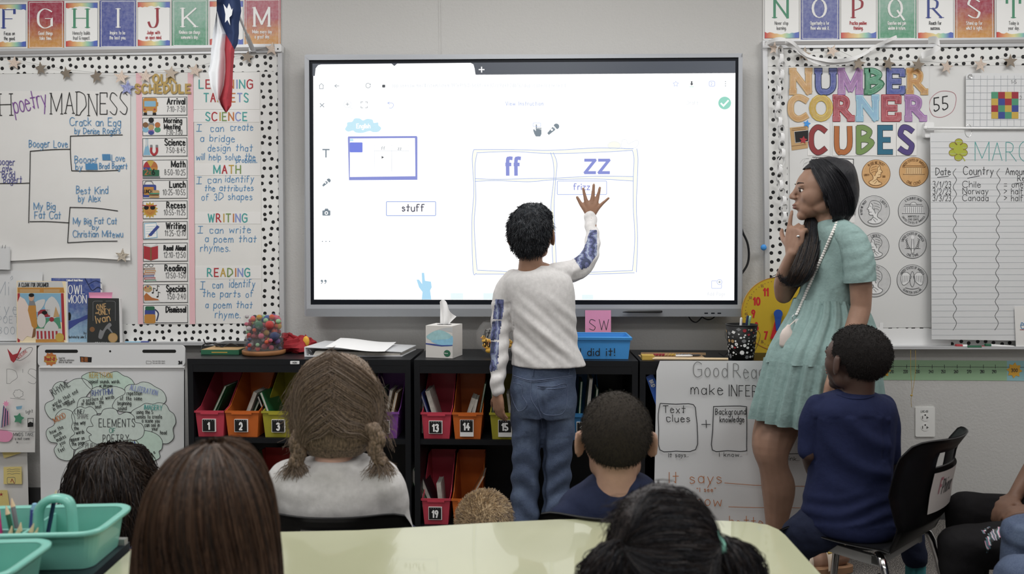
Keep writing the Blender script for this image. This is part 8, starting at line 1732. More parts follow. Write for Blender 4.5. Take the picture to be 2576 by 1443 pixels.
mb = MB(); loft(mb, HR); skull_hair(mb, M, .2); ho = putmesh('hair', voxelmesh(mb, .006, 2, lambda co, no: co + no * (.006 * nz(co, (50, 50, 45), 3))[:, None]), ['hair_darkbrown'], p)
g = snap(ringpts(HR, 4, 26, .001), rowcenters(HR, 4), bvh_of(ho)); ribbons(strands(g, 3600, 18, .004, .010, 11, wave=.008, wf=4, closed=True), .0024, ['hair_darkbrown', 'hair_dark'], 'hair_strands', p, 6)
cu = []
for x0, y0 in ((350, 1170), (362, 1200), (368, 1235), (372, 1270), (370, 1300), (360, 1320)):
 cu.append([tuple(Dp(x0 - 10, y0 - 10, D - .03)), tuple(Dp(x0 + 10, y0 + 5, D - .02)), tuple(Dp(x0 + 18, y0 + 22, D - .01)), tuple(Dp(x0 + 28, y0 + 26, D - .02)), tuple(Dp(x0 + 31, y0 + 16, D - .03))])
ribbons(strands(cu, 420, 14, .005, .008, 12, wave=.003), .0018, ['hair_darkbrown'], 'loose_curls', p, 8)
D = 1.06
p, M, so = skirtless_seated('girl with long straight brown hair, foreground left of centre', 530, 1322, D, .19, 'skin_light', 'shirt_grey', 'pants_navy', None, ears=False, sh=.13, seat=.33)
HR = [(505, 560, 1122, D, .03), (472, 590, 1130, D, .055), (440, 620, 1152, D, .078), (414, 645, 1190, D, .092), (396, 664, 1235, D, .100), (380, 678, 1290, D, .097), (366, 688, 1340, D, .088), (355, 696, 1400, D, .076), (346, 700, 1460, D - .01, .066), (344, 702, 1560, D - .02, .060), (352, 696, 1700, D - .03, .052), (380, 670, 1780, D - .03, .03)]
mb = MB(); loft(mb, HR); skull_hair(mb, M, .19, (.37, .40, .385)); ho = putmesh('hair', voxelmesh(mb, .006, 3, lambda co, no: co + no * (.003 * nz(co, (75, 75, 3), 5))[:, None]), ['hair_brown'], p)
g = snap(ringpts(HR, 4, 36, .003), rowcenters(HR, 4), bvh_of(ho)); ribbons(strands(g, 4200, 22, .0025, .005, 13, wave=.001, wf=2, closed=True), .0022, ['hair_brown', 'hair_brown', 'hair_darkbrown', 'hair_umber'] if P('hair_umber', '#4a3729', .42, k=1.1) else 0, 'hair_strands', p, 9)
D = 1.12
p, M, so = skirtless_seated('girl with black hair in two bunches held by mint bands, foreground right', 1672, 1430, D, .185, 'skin_brown', 'shirt_grey', 'pants_navy', None, ears=False, sh=.13, seat=.28)
HR = [(1650, 1700, 1236, D, .035), (1612, 1738, 1245, D, .06), (1574, 1772, 1270, D, .082), (1546, 1796, 1312, D, .095), (1534, 1808, 1365, D, .098), (1536, 1806, 1420, D, .092), (1552, 1790, 1475, D, .08), (1590, 1750, 1520, D, .06)]
mb = MB(); loft(mb, HR); skull_hair(mb, M, .185); hc = putmesh('hair', voxelmesh(mb, .005, 2, lambda co, no: co + no * (.003 * nz(co, (60, 60, 50), 3))[:, None]), ['hair_dark'], p); bv = bvh_of(hc)
gl, gr = [], []
for k in range(12):
 t = k / 11; y0 = 1250 + 210 * t; xs_ = 1695 + 30 * min(1, t * 2)
 gl.append(surf([(xs_, y0), (xs_ - 55, y0 - 4 + 10 * t), (1610, (y0 + 1372) / 2), (1580, 1372)])); gr.append(surf([(xs_ + 3, y0), (xs_ + 38, y0 + 4), (1780, (y0 + 1372) / 2), (1800, 1368)]))
gl = [g for g in gl if len(g) > 3]; gr = [g for g in gr if len(g) > 3]
ribbons(np.concatenate([strands(gl, 2800, 14, .008, .003, 21, shorten=.03), strands(gr, 2400, 14, .008, .003, 22, shorten=.03)]), .0012, ['hair_dark', 'hair_black'], 'hair_strands', p, 11)
fuzz(hc, 4500, .03, .0011, ['hair_dark', 'hair_black'], 'hair_underlayer', p, 32, down=.8, jit=.3, k=6)
q = surf([(1690, 1288), (1698, 1305), (1712, 1322), (1716, 1345), (1726, 1365), (1730, 1400), (1728, 1440)], .006); mb = MB(); mb.tube(curve([tuple(v_) for v_ in q], 3), .0022, 'scalp_dark', n=6, flat=.5) if P('scalp_dark', '#6f5c54', .7, k=1.1) else 0; mb.build('hair_parting', p, smooth=True)
P('band_mint', '#8fd0bc', .6, k=1.1)
for bx, by, pts, sg in ((1572, 1373, [(1560, 1372), (1530, 1400), (1512, 1450), (1520, 1510)], -1), (1814, 1368, [(1822, 1366), (1850, 1390), (1866, 1440), (1862, 1510)], 1)):
 c = Dp(bx, by, D - .03); mb = MB(); ax_ = Vector((sg * .9, 0, .45)).normalized(); u_ = ax_.cross(Vector((0, 1, 0))).normalized(); v_ = Vector((0, 1, 0))
 mb.tube([c + u_ * (.019 * cos(a)) + v_ * (.019 * sin(a)) for a in [2 * pi * k / 18 for k in range(19)]], .0055, 'band_mint', n=8); mb.build('hair_band', p, smooth=True)
 mb = MB(); limb(mb, [(*pts[0], D - .03, 14), (*pts[1], D - .03, 34), (*pts[2], D - .03, 40), (*pts[3], D - .02, 34)]); putmesh('hair_bunch', voxelmesh(mb, .005, 2, lambda co, no: co + no * (.004 * nz(co, (70, 70, 60), 3))[:, None]), ['hair_dark'], p)
 g = [[tuple(Dp(pts[0][0], pts[0][1], D - .035)), tuple(Dp(pts[1][0] + dx * .8, pts[1][1], D - .03 + dz)), tuple(Dp(pts[2][0] + dx * 1.15, pts[2][1], D - .03 + dz)), tuple(Dp(pts[3][0] + dx, pts[3][1], D - .02 + dz))] for dx, dz in ((-38, 0), (-20, -.022), (0, -.027), (20, -.022), (38, 0), (20, .022), (0, .027), (-20, .022))]
 ribbons(strands(g, 1300, 16, .004, .009, 31 + sg, wave=.004, wf=4, closed=True), .0019, ['hair_dark', 'hair_black'], 'hair_strands', p, 13)
fl = [[tuple(Dp(x, y, D)) for x, y in q] for q in ([(1600, 1260), (1570, 1262), (1540, 1275)], [(1590, 1275), (1555, 1290), (1530, 1310)], [(1570, 1310), (1548, 1325), (1535, 1350)])]; ribbons(strands(fl, 120, 10, .006, .009, 28, wave=.003), .001, ['hair_dark'], 'loose_hair', p, 15)
# teacher
TD = 2.80
TP = person('young woman teacher in a teal dress with long black hair, finger to her lips', Vector((Dp(2070, 640, TD).x, CAM.y + TD, 0)))
HM = headM(Dp(2064, 478, TD), radians(82), radians(-2)); HH = .222
mb = MB(); head_prims(mb, HM, HH, nl=.60, ears=False)
def L4(*p): limb(mb, list(p))
loft(mb, [(2072, 2112, 556, TD, .06), (2052, 2148, 590, TD, .13), (2046, 2146, 640, TD, .135), (2040, 2134, 700, TD, .12), (2032, 2132, 760, TD, .11), (2020, 2150, 850, 2.77, .115), (2015, 2150, 920, 2.755, .11)])
L4((2124, 594, 2.70, 20), (2150, 622, 2.64, 24), (2164, 700, 2.62, 27), (2166, 770, 2.62, 24)); L4((2166, 772, 2.62, 24), (2152, 820, 2.61, 24), (2126, 880, 2.59, 19), (2098, 940, 2.57, 13))
L4((2075, 590, 2.92, 26), (2040, 640, 2.92, 25), (1996, 700, 2.90, 23), (1972, 742, 2.88, 21)); L4((1971, 742, 2.88, 21), (1969, 710, 2.85, 21), (1980, 670, 2.80, 17), (1993, 636, 2.77, 13))
hand_prims(mb, Dp(2098, 940, 2.57), (-.22, -.05, -1), (.75, -.7, 0), (-.6, 1, 0), .165, curl=(.5, .5, .5, .5, .45))
hand_prims(mb, Dp(1994, 634, 2.77), (.10, -.05, 1), (-.80, -.6, 0), (-.3, 1, .1), .165, curl=(.7, .06, 1.25, 1.3, 1.3), spread=.02)
L4((2045, 900, 2.79, 60), (1990, 1000, 2.78, 57), (1955, 1070, 2.77, 54), (1940, 1125, 2.75, 47), (1946, 1172, 2.75, 36), (1958, 1225, 2.77, 41), (1955, 1290, 2.79, 31), (1950, 1350, 2.80, 21), (1949, 1385, 2.80, 19))
L4((2090, 900, 2.70, 58), (2098, 1000, 2.69, 55), (2100, 1090, 2.71, 46), (2104, 1150, 2.72, 38), (2112, 1210, 2.74, 39), (2110, 1290, 2.74, 30), (2106, 1350, 2.74, 22), (2104, 1385, 2.74, 21))
for x, y, d in ((1949, 1390, 2.80), (2104, 1395, 2.74)):      # feet, toes to the left
 a = Dp(x, y, d); mb.tube([a + Vector((.02, 0, .0)), a + Vector((-.05, -.005, -.022)), a + Vector((-.12, -.012, -.038))], [.034, .033, .030], 'x', n=12, round_=True, flat=.8)
 for k in range(5): b = a + Vector((-.135, -.042 + .019 * k, -.046)); ln = (.048, .05, .045, .038, .03)[4 - k] * .9; mb.tube([b, b + Vector((-ln * .6, 0, -.004)), b + Vector((-ln, 0, -.008))], [.0125 if k == 4 else .0095, .011 if k == 4 else .0085, .008], 'x', n=8, round_=True)
putmesh('body', voxelmesh(mb, .0042, 2), ['skin_teacher'], TP); face_parts(TP, HM, HH, irisd=(.0, 1, .05))
mb = MB(); loft(mb, [(2066, 2118, 552, TD, .062), (2054, 2134, 562, TD, .095), (2044, 2156, 580, TD, .135), (2041, 2160, 610, TD, .150), (2036, 2158, 660, TD, .148), (2026, 2152, 710, TD, .140), (2010, 2152, 752, TD, .138), (2008, 2152, 764, TD, .136)])
limb(mb, [(2080, 590, 2.90, 30), (2050, 620, 2.92, 32), (2022, 655, 2.91, 33)])
def dd(co, no):
 px, py = pix(co); s = (px > 2118) & (py < 715) & (py > 585); g = np.sin(py * .20 + px * .12 + 2 * np.sin(px * .06)) * .0009 * s; b = np.sin(px * .09 - py * .06) * .002 * (~s)
 return co + no * (g + b + .0018 * nz(co, (40, 40, 40), 3))[:, None]
me = voxelmesh(mb, .0045, 2, dd)
bod = putmesh('dress_top', me, ['dress_teal'], TP); bvb = bvh_of(bod)
mb = MB(); limb(mb, [(2112, 582, 2.72, 30), (2144, 604, 2.66, 34), (2160, 650, 2.63, 36.5), (2164, 706, 2.62, 38), (2165, 745, 2.62, 39)])
me = voxelmesh(mb, .0045, 2, dd); bm = bmesh.new(); bm.from_mesh(me); bmesh.ops.bisect_plane(bm, geom=bm.verts[:] + bm.edges[:] + bm.faces[:], plane_co=Dp(2164, 708, 2.62), plane_no=(.12, 0, -1), clear_outer=True); bm.to_mesh(me); bm.free(); putmesh('sleeve', me, ['dress_teal'], TP)
def tier(name, rows, npl, a0, a1, seed):
 cs = curve([tuple(map(float, r_)) for r_ in rows], 8); N = len(cs); n = 220; rg = random.Random(seed); ph = [rg.uniform(0, 6) for _ in range(4)]; rr = []
 for i, (l, r_, y, d, hd) in enumerate(cs):
  t = i / (N - 1); ring = []
  for j in range(n):
   a = 2 * pi * j / n; amp = a0 + (a1 - a0) * t; pl = sin(a * npl + ph[0] + .8 * sin(a * 3 + ph[1])) + .5 * sin(a * npl * 2.1 + ph[2] + t * 1.5) * (1 - t * .6) + .8 * sin(a * npl * .37 + ph[3]) * t
   rx = (r_ - l) / 2 * d / FPX; c = Dp((l + r_) / 2, y, d); ring.append(c + Vector(((rx + amp * pl) * cos(a), (hd + amp * pl) * sin(a), .012 * t * sin(a * 2 + 1) * (name == 'skirt_hem_tier'))))
  rr.append(ring)
 mb = MB(); mb.rings(rr, 'dress_teal', cap=False); inner = [[p + (Dp((cs[i][0] + cs[i][1]) / 2, cs[i][2], cs[i][3]) - p).normalized() * .003 for p in rr[i]] for i in range(N)]; mb.rings(inner[::-1], 'dress_teal', cap=False)
 o = mb.build(name, TP, smooth=True); return o
sk1 = tier('skirt_upper_tier', [(2006, 2154, 752, TD, .138), (1992, 2176, 790, 2.79, .145), (1968, 2190, 830, 2.775, .15), (1946, 2196, 870, 2.755, .15), (1932, 2198, 908, 2.745, .148)], 21, .0055, .008, 1)
sk2 = tier('skirt_hem_tier', [(1931, 2199, 904, 2.745, .149), (1924, 2204, 940, 2.74, .146), (1912, 2208, 985, 2.735, .143), (1902, 2212, 1030, 2.73, .14), (1898, 2214, 1062, 2.73, .138)], 23, .006, .011, 2)
def around(rows, m='dress_teal'): pass
def tcut(p): return not (p.y > .13 and p.z < .30 + .15 * (p.y - .13)) and p.z > -.75
mb = MB(); R3 = HM.to_3x3(); mb.ell(HM @ (Vector((0, -.11, .13)) * HH), .40 * HH, .46 * HH, .405 * HH, 'x', 28, 20, rot=R3)
mb.ell(HM @ (Vector((0, -.24, -.08)) * HH), .37 * HH, .34 * HH, .44 * HH, 'x', 24, 16, rot=R3)
limb(mb, [(2110, 440, TD, 40), (2115, 480, TD, 42), (2112, 520, TD - .01, 38), (2106, 546, TD - .01, 30)], flat=1.1, ref=(1, 0, 0)); limb(mb, [(2085, 440, TD - .075, 24), (2092, 490, TD - .075, 26), (2100, 535, TD - .065, 26)])
me = voxelmesh(mb, .0045, 3, lambda co, no: co + no * (.0012 * nz(co, (90, 90, 6), 3))[:, None]); Mi = HM.inverted(); bm = bmesh.new(); bm.from_mesh(me)
dead = []
for f in bm.faces:
 p = Mi @ f.calc_center_median() / HH
 if p.y > .07 + .32 * p.z and p.z < .345 + .05 * p.y: dead.append(f)
bmesh.ops.delete(bm, geom=dead, context='FACES'); bm.to_mesh(me); bm.free()
hobj = putmesh('hair', me, ['hair_black'], TP); bvh = bvh_of(hobj)
def tsurf(pts, off=.003):
 q = []
 for x, y in pts:
  h = proj(bvh, x, y, off)
  if h is not None: q.append(h)
 return q
gs = []
for k in range(14):
 t = k / 13; gs.append(tsurf([(2022 + 60 * t, 412 - 12 * sin(t * 2.6) + 4), (2040 + 62 * t, 424), (2062 + 72 * t - 6, 455), (2078 + 66 * t, 500), (2086 + 58 * t, 542)]))
gs = [g for g in gs if len(g) > 3]
ribbons(strands(gs, 3400, 16, .0035, .004, 41, shorten=.06), .0015, ['hair_black'], 'hair_strands', TP, 21)
fr = [(2044, 545, 2.84, 12), (2044, 575, 2.80, 20), (2040, 610, 2.765, 23), (2030, 650, 2.745, 24), (2016, 684, 2.73, 24), (2004, 706, 2.73, 17), (1994, 716, 2.735, 7)]
mb = MB(); limb(mb, fr); putmesh('hair_lock', voxelmesh(mb, .0045, 2, lambda co, no: co + no * (.0018 * nz(co, (100, 100, 12), 3))[:, None]), ['hair_black'], TP)
g = []
for k in range(10):
 a = 2 * pi * k / 10; g.append([tuple(Dp(x + r_ * cos(a), y + r_ * .1 * sin(a), d + r_ * .0014 * sin(a))) for x, y, d, r_ in fr[:-1]] + [tuple(Dp(1990 + 8 * cos(a), 718 + 3 * sin(a), 2.735))])
ribbons(strands(g, 1500, 20, .003, .006, 43, closed=True, wave=.0015), .0016, ['hair_black', 'hair_darkbrown'], 'hair_strands', TP, 22)
g = [[tuple(Dp(x, y, 2.73)) for x, y in q] for q in ([(2022, 640), (1990, 690), (1962, 700), (1956, 676)], [(2024, 660), (2000, 700), (1975, 712), (1962, 700)], [(2020, 670), (2000, 708), (1984, 716), (1972, 712)])]; ribbons(strands(g, 160, 14, .003, .005, 44), .0012, ['hair_black'], 'loose_hair', TP, 23)
g = [[tuple(Dp(x, y, TD)) for x, y in q] for q in ([(2035, 405), (2018, 408), (2008, 420)], [(2060, 400), (2080, 394), (2110, 402)], [(2140, 440), (2152, 470), (2156, 500)], [(2146, 500), (2156, 530), (2152, 552)])]; ribbons(strands(g, 60, 10, .005, .005, 45), .0008, ['hair_black'], 'loose_hair', TP, 24)
P('sandal', '#c9b9a8', .45, k=1.1); P('cork', '#8a6a50', .8)
for x, y, d in ((1949, 1390, 2.80), (2104, 1395, 2.74)):
 a = Dp(x, y, d); a.z = .0; pts = []
 for k in range(24):
  q = 2 * pi * k / 24; lx, ly = .135 * cos(q), (.043 + .008 * (cos(q) < 0)) * sin(q); pts.append((a.x - .078 + lx, a.y - .008 + ly, .002))
 mb = MB(); mb.prism(pts, (0, 0, .022), 'cork'); mb.build('sandal_sole', TP)
 for dx, h in ((-.035, .082), (-.115, .058)):
  mb = MB(); arc = [(a.x + dx - .018 * cos(q) * 0, a.y - .010 + .046 * cos(q), .022 + h * sin(q) ** .7 * .80) for q in [pi * k / 14 for k in range(15)]]
  vs_a = [(p_[0] - .014, p_[1], p_[2] - .006) for p_ in arc]; vs_b = [(p_[0] + .014, p_[1], p_[2] + .006) for p_ in arc]; vs_c = [(p_[0] + .014, a.y - .010 + (p_[1] - a.y + .010) * 1.08, p_[2] + .010) for p_ in arc]; vs_d = [(p_[0] - .014, a.y - .010 + (p_[1] - a.y + .010) * 1.08, p_[2] - .002) for p_ in arc]
  mb.rings([vs_a, vs_b, vs_c, vs_d, vs_a], 'sandal', cap=False, closed=False); mb.build('sandal_strap', TP, smooth=True)
  mb = MB(); mb.obox(Vector((a.x + dx, a.y - .038, .022 + h * .62)), (.011, 0, 0), (0, .003, .002), (0, -.004, .009), 'ink_gold'); mb.build('buckle', TP)
mb = MB(); c = Dp(1962, 690, 2.83); mb.tube([c + Vector((.031 * cos(q), .031 * sin(q), .012 * cos(q))) for q in [2 * pi * k / 18 for k in range(19)]], .0012, 'black_matte', n=5); mb.build('hair_tie', TP, smooth=True)
mb = MB(); c = Dp(2008, 594, 2.735); mb.ell(c, .006, .005, .005, 'chrome', 10, 8); mb.build('ring', TP, smooth=True)
dg_parts = [bvb, bvh_of(sk1)]
def onDress(x, y, off):
 best = None
 for b_ in dg_parts:
  h = proj(b_, x, y, off)
  if h is not None and (best is None or (h - CAM).length < (best - CAM).length): best = h
 return best
LY = T('lanyard', 'white beaded lanyard with a hand sanitizer and badge cards over the teal dress', 'lanyard', Dp(2000, 870, 2.62))
P('bead_white', '#d8d6d2', .35, k=1.2); bead = None; path = resample([Vector((x, y, 0)) for x, y in curve([(2110, 549), (2094, 585), (2074, 632), (2052, 680), (2034, 722), (2018, 760), (2004, 790)], 6)], 42); k = 0
for q in path:
 h = onDress(q[0], q[1], .006)
 if h is None: continue
 if bead is None:
  mb = MB(); mb.ell((0, 0, 0), .0062, .0055, .0055, 'bead_white', 10, 8); bead = mb.build('bead', LY, smooth=True, origin=(0, 0, 0)); o = bead
 else: o = bead.copy(); LINK(o)
 o.location = h; k += 1
pp = [onDress(q[0], q[1], .006) for q in path]; pp = [p_ for p_ in pp if p_ is not None]; mb = MB(); mb.tube(pp, .0012, 'pencil_white', n=5); mb.build('cord', LY)
e = onDress(2002, 795, .008) or Dp(2002, 795, 2.62);
mb = MB(); mb.tube([e + Vector((.012 * cos(q) * (1 + .2 * sin(q)), 0, .012 * sin(q) - .006)) for q in [2 * pi * k / 20 for k in range(21)]], .0016, 'chrome', n=6); mb.build('key_ring', LY, smooth=True)
P('silicone', '#c9bdb6', .5, k=1.2)
bc = onDress(1978, 845, .018) or Dp(1978, 845, 2.6)
mb = MB(); mb.tube([bc + Vector((-.004, 0, -.030)), bc + Vector((0, 0, 0)), bc + Vector((.004, 0, .018)), bc + Vector((.006, 0, .030)), bc + Vector((.008, 0, .037))], [.021, .023, .019, .010, .007], 'silicone', n=16, round_=True, flat=.6, ref=(1, 0, 0)); mb.build('sanitizer_bottle', LY, smooth=True)
mb = MB(); mb.tube([bc + Vector((.008, 0, .035)), e + Vector((0, 0, -.014))], .0025, 'silicone', n=6); mb.build('loop', LY)
for dx, dz, rot_, m_, nm in ((.006, -.036, .1, 'card', 'badge_card'), (.026, -.040, .28, 'c_dgreen', 'green_card'), (.018, -.040, .18, 'pencil_white', 'badge_card')):
 c = e + Vector((dx, -.004, dz)); mb = MB(); u_ = Vector((cos(rot_), 0, sin(rot_))); v_ = Vector((-sin(rot_), 0, cos(rot_))); mb.obox(c + Vector((0, -.022, 0)), u_ * .014, Vector((0, .001, 0)), v_ * .030, m_); mb.build(nm, LY)
mb = MB(); mb.obox(e + Vector((.014, -.006, -.058)), (.003, 0, 0), (0, .001, 0), (0, 0, .010), 'chrome'); mb.ell(e + Vector((.014, -.006, -.044)), .007, .0015, .006, 'chrome', 10, 6); mb.build('key', LY)
# boy in navy on the chair, right
D = 2.22
NB = person('boy in a navy T-shirt sitting sideways on a black chair before the teacher', Vector((Dp(2140, 640, D).x, CAM.y + D, 0)))
HM = headM(Dp(2148, 905, D), radians(28), radians(4)); HH = .205
mb = MB(); head_prims(mb, HM, HH, nl=.66)
loft(mb, [(2118, 2182, 985, D, .05), (2050, 2230, 1015, D, .075), (2045, 2232, 1080, D, .085), (2050, 2225, 1180, D, .085), (2045, 2235, 1280, D, .09), (2050, 2230, 1325, D, .09)])
def LL(*p): limb(mb, list(p))
LL((2055, 1020, D, 24), (2036, 1080, D, 22), (2034, 1140, D - .01, 20)); LL((2034, 1140, D - .01, 20), (2052, 1195, D + .10, 17), (2095, 1215, D + .20, 12)); LL((2222, 1020, D, 24), (2240, 1080, D, 22), (2242, 1150, D + .02, 20)); LL((2242, 1150, D + .02, 20), (2238, 1190, D + .12, 17), (2225, 1205, D + .24, 12))
hand_prims(mb, Dp(2095, 1215, D + .20), (.3, 1, -.2), (0, 0, 1), (1, 0, 0), .13); hand_prims(mb, Dp(2225, 1205, D + .24), (.2, 1, -.1), (0, 0, 1), (-1, 0, 0), .13)
LL((2090, 1310, D, 48), (2030, 1345, D + .05, 40), (1995, 1370, D + .12, 34)); LL((1995, 1370, D + .12, 34), (1990, 1440, D + .10, 28), (1992, 1560, D + .08, 18)); LL((2200, 1300, D + .02, 46), (2235, 1265, D + .15, 40), (2262, 1240, D + .28, 34)); LL((2262, 1240, D + .28, 33), (2280, 1320, D + .27, 28), (2300, 1420, D + .24, 18), (2303, 1470, D + .24, 16))
putmesh('body', voxelmesh(mb, .0048, 2), ['skin_deep'], NB); face_parts(NB, HM, HH)
mb = MB(); loft(mb, [(2112, 2192, 982, D, .055), (2095, 2206, 988, D, .066), (2055, 2236, 1002, D, .082), (2028, 2250, 1028, D, .094), (2030, 2246, 1080, D, .098), (2036, 2240, 1160, D, .10), (2035, 2238, 1205, D, .102), (2026, 2246, 1250, D, .108), (2022, 2256, 1290, D, .115), (2030, 2254, 1320, D, .115), (2052, 2236, 1338, D, .10)])
limb(mb, [(2058, 1020, D, 30), (2038, 1060, D, 27), (2033, 1100, D, 25), (2031, 1134, D - .005, 24)]); limb(mb, [(2222, 1020, D, 30), (2238, 1065, D, 26), (2240, 1110, D, 24), (2241, 1148, D + .01, 23)])
def nd(co, no):
 px, py = pix(co); m = np.clip((py - 1000) / 80, 0, 1); u = np.hypot((px - 2060) * .9, (py - 1300)) ; v = np.hypot(px - 2240, py - 1010)
 a = (np.abs(np.sin(v * .043)) ** 3 - .4) * .0075 * (px < 2240) * (py > 1050) * np.clip((px - 2040) / 60, 0, 1) * np.clip((1250 - py) / 60, 0, 1) + np.sin(py * .15 + 2.2 * np.sin(px * .023) + .02 * px) * .0026 * np.clip((py - 1230) / 40, 0, 1) * (py < 1325)
 sl_ = -.004 * (np.exp(-((px - (2052 + (py - 1060) * -.04)) / 5) ** 2) + np.exp(-((px - (2224 + (py - 1060) * .02)) / 5) ** 2)) * (py > 1050) * (py < 1160)
 return co + no * (a * m + sl_ + .0015 * nz(co, (30, 30, 30), 5))[:, None]
ns = putmesh('shirt', voxelmesh(mb, .0048, 2, nd), ['shirt_navy'], NB); bv = bvh_of(ns)
q = [proj(bv, x, y, .001) for x, y in ((2106, 992), (2130, 1000), (2155, 1003), (2180, 1001), (2198, 995))]; q = [p for p in q if p is not None]; mb = MB(); mb.tube(curve([tuple(p) for p in q], 4), .0028, 'shirt_navy', n=6); mb.build('collar', NB, smooth=True)
mb = MB(); LL((2100, 1300, D, 60), (2180, 1300, D, 60)); LL((2090, 1308, D, 62), (2035, 1340, D + .02, 56), (1998, 1368, D + .10, 44)); LL((1998, 1368, D + .10, 43), (1990, 1430, D + .10, 38), (1990, 1540, D + .08, 34)); LL((2190, 1300, D + .02, 58), (2228, 1262, D + .14, 50), (2262, 1232, D + .27, 43)); LL((2262, 1234, D + .27, 42), (2280, 1310, D + .27, 36), (2300, 1400, D + .24, 30))
putmesh('trousers', voxelmesh(mb, .006, 2, folds(.003, (30, 30, 40), 2)), ['pants_navy'], NB)
P('sock_teal', '#2c6a6e', .8)
for x, y, d in ((1992, 1560, D + .08), (2303, 1440, D + .24)):
 a = Dp(x, y, d); a.z = .045; f = Vector((-.5, .86, 0)); mb = MB(); mb.tube([a - f * .03, a + f * .05, a + f * .12 - Vector((0, 0, .012))], [.038, .040, .032], 'black_matte', n=14, round_=True, flat=.8); [mb.v.__setitem__(i, (v_[0], v_[1], max(v_[2], .003))) for i, v_ in enumerate(mb.v)]; mb.build('shoe', NB, smooth=True)
 mb = MB(); mb.tube([a + Vector((0, 0, .02)), a + Vector((0, 0, .10))], .030, 'sock_teal', n=12); mb.build('sock', NB, smooth=True)
me = cap_mesh(HM, HH, (.362, .44, .395), (0, -.095, .12), .0048, cut=hairline); hr = putmesh('hair', me, ['hair_afro'], NB); fuzz(hr, 9000, .0045, .0011, ['hair_afro'], 'hair_fuzz', NB, 15, down=.1, jit=1.2)
bc = Dp(2345, 1200, 2.14)
chr_ = chair('black school chair with a taped white name card on its back', bc.x - .150, bc.y + .13, radians(43), 1.0)
P('tape_card', '#b9b6b2', .5)
_a, _b = shellpt(0, .82) - shellpt(0, .78), shellpt(.05, .8) - shellpt(-.05, .8); BS = -1 if _b.cross(_a).y > 0 else 1
def backpt(u, v, off=.0065):
 p = shellpt(u, v); a, b = shellpt(u, v + .02) - shellpt(u, v - .02), shellpt(u + .05, v) - shellpt(u - .05, v); return p + b.cross(a).normalized() * off * BS
NC = T('name_card', 'white taped name card with orange and black pencil letters on the chair back', 'card', chr_.location + Vector((.1, -.1, .4)))
Mc = Matrix.Translation(chr_.location) @ Matrix.Rotation(radians(43), 4, 'Z')
mb = MB(); g_ = [[Mc @ backpt(-.42 + 1.27 * i / 12, .66 + .185 * j / 10) for i in range(13)] for j in range(11)]; vs = [p for r_ in g_ for p in r_]; mb.add(vs, [(j * 13 + i, j * 13 + i + 1, (j + 1) * 13 + i + 1, (j + 1) * 13 + i) for j in range(10) for i in range(12)], 'tape_card'); mb.build('card', NC, smooth=True)
mb = MB()
for i, q_, cl, ty in strokes('FPhinar', 0, 0, 8, xs=.7, track=1.8, jit=.6):
 for f_ in poly_ribbon(q_, .9 if i else 1.6, cl): TK[0] += 1; mb.face([Mc @ backpt(-.22 + a_ * .0165, .742 - b_ * .0085, (.0072) + 1e-5 * (TK[0] % 14)) for a_, b_ in f_], 'ink_rose' if i == 0 else 'ink_soft')
mb.build('writing', NC)
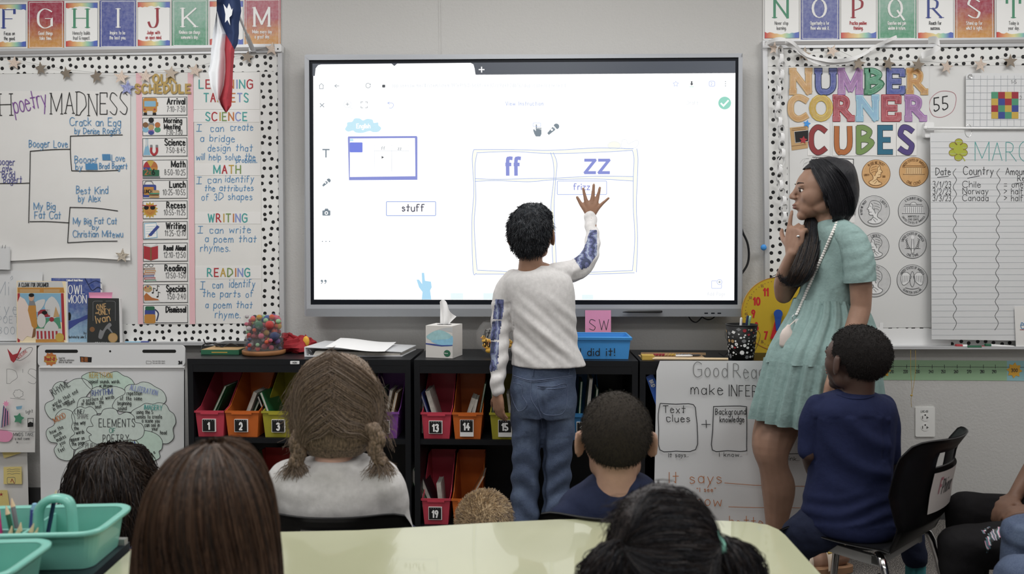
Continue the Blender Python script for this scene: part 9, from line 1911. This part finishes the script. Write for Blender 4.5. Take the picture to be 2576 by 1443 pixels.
# right edge
def sitter(label, kx, ky, d, legm, skin, shirt, name_h, printed=False, off=.0):
 k = Dp(kx, ky, d); pz = k.z; hipx = k.x + .36; p = person(label, Vector((hipx, k.y, 0))); up = Vector((0, 0, 1));
 hc = Vector((hipx + .02, k.y + off, pz + .60)); M = headM(hc, radians(85), 0); mb = MB(); head_prims(mb, M, .205, nl=.7)
 def W4(v, r_): return (v.x, v.y, v.z, r_)
 hip = Vector((hipx, k.y + off, pz + .02)); st = Vector((hipx, k.y + off, pz + .44))
 for a, b in (((.07, .10)), ((.075, .11))): pass
 mb.rings([[hip.lerp(st, t_) + Vector((a * cos(q), b * sin(q), 0)) for q in [2 * pi * j / 20 for j in range(20)]] for a, b, t_ in ((.075, .10, -.1), (.085, .115, .1), (.075, .10, .5), (.078, .125, .8), (.065, .12, .95), (.045, .05, 1.05))], 'x')
 arms = []
 for s in (1, -1):
  s0 = st + Vector((0, s * .12, -.03)); el = s0 + Vector((.01, s * .02, -.18)); wr = Vector((k.x + .215, k.y + off + s * .05, pz + .095)); arms.append((s0, el, wr))
  limb(mb, [W4(s0, .038), W4(s0.lerp(el, .5), .034), W4(el, .028)], world=True); limb(mb, [W4(el, .028), W4(el.lerp(wr, .5), .026), W4(wr, .018)], world=True); hand_prims(mb, wr, (-.9, -s * .45, -.25), (-.2, 0, 1), (-.3, -s, .2), .125, curl=(.3, .45, .45, .45, .4))
 legs = []
 for s in (1, -1):
  kn = k + Vector((.0 if s < 0 else .10, s * .075 + off, .0 if s < 0 else .045)); h0 = hip + Vector((0, s * .06, 0)); ft = Vector((kn.x + .02, kn.y, .05)); legs.append((h0, kn, ft)); limb(mb, [W4(h0, .06), W4(h0.lerp(kn, .5), .052), W4(kn, .044)], world=True); limb(mb, [W4(kn, .044), W4(kn.lerp(ft, .5), .038), W4(ft, .026)], world=True)
 putmesh('body', voxelmesh(mb, .005, 2), [skin], p); face_parts(p, M, .205)
 mb = MB(); mb.rings([[hip.lerp(st, t_) + Vector((a * cos(q), b * sin(q), 0)) for q in [2 * pi * j / 24 for j in range(24)]] for a, b, t_ in ((.09, .12, -.08), (.10, .13, .1), (.09, .115, .5), (.09, .14, .8), (.08, .135, .93), (.06, .08, 1.0), (.052, .056, 1.05))], 'x')
 for s0, el, wr in arms: limb(mb, [W4(s0, .05), W4(s0.lerp(el, .7), .046)], world=True)
 putmesh('shirt', voxelmesh(mb, .0055, 2, folds(.003)), [shirt], p)
 mb = MB(); limb(mb, [W4(hip + Vector((0, .05, 0)), .085), W4(hip - Vector((0, .05, 0)), .085)], world=True)
 for h0, kn, ft in legs: limb(mb, [W4(h0, .075), W4(h0.lerp(kn, .5), .066), W4(kn, .056)], world=True); limb(mb, [W4(kn, .055), W4(kn.lerp(ft, .5), .048), W4(ft, .036)], world=True)
 fm = (lambda ce: (lambda x, y: np.where(inpoly(x, y, [(2476, 1362), (2492, 1334), (2525, 1320), (2547, 1322), (2566, 1345), (2576, 1372), (2552, 1378), (2528, 1345), (2500, 1360), (2482, 1392)]) | inpoly(x, y, [(2470, 1334), (2490, 1322), (2486, 1330), (2474, 1342)]), 1, 0))(*pix(ce))) if printed else None
 putmesh('leggings' if printed else 'jeans', voxelmesh(mb, .0055, 2, folds(.002 if printed else .004, (30, 30, 40), 2)), [legm, 'marble_print'], p, fm)
 for h0, kn, ft in legs:
  a = Vector((ft.x, ft.y, .04)); mb = MB(); mb.tube([a + Vector((.03, 0, 0)), a - Vector((.05, 0, 0)), a - Vector((.11, 0, .012))], [.036, .038, .03], 'c_grey', n=12, round_=True, flat=.8); [mb.v.__setitem__(i, (v_[0], v_[1], max(v_[2], .003))) for i, v_ in enumerate(mb.v)]; mb.build('shoe', p, smooth=True)
 me = cap_mesh(M, .205, (.39, .46, .41), (0, -.095, .125), .006, cut=hairline); putmesh('hair', me, ['hair_black'], p)
 return p, hip
p1, hp = sitter('child in black leggings with a marbled patch, seated at the right edge', 2412, 1374, 2.02, 'legging_black', 'skin_brown', 'shirt_dark', 0, True, off=.07)
chair('black school chair under the child in black leggings', hp.x + .05, hp.y, radians(90), (hp.z - .06) / .335)
p2, hp = sitter('child in blue jeans with brown arms, knee at the lower right corner', 2548, 1446, 1.70, 'denim', 'skin_deeper', 'shirt_red', 0, False, off=.04)
chair('black school chair under the child in blue jeans', hp.x + .05, hp.y, radians(90), (hp.z - .06) / .335)
one('floor_box', 'low black box on the carpet under the white chart', 'box', lambda m: m.box((Dp(2125, 1380, 2.95).x, CAM.y + 2.93, 0), (Dp(2190, 1380, 2.95).x, CAM.y + 3.1, .085), 'black_matte'))
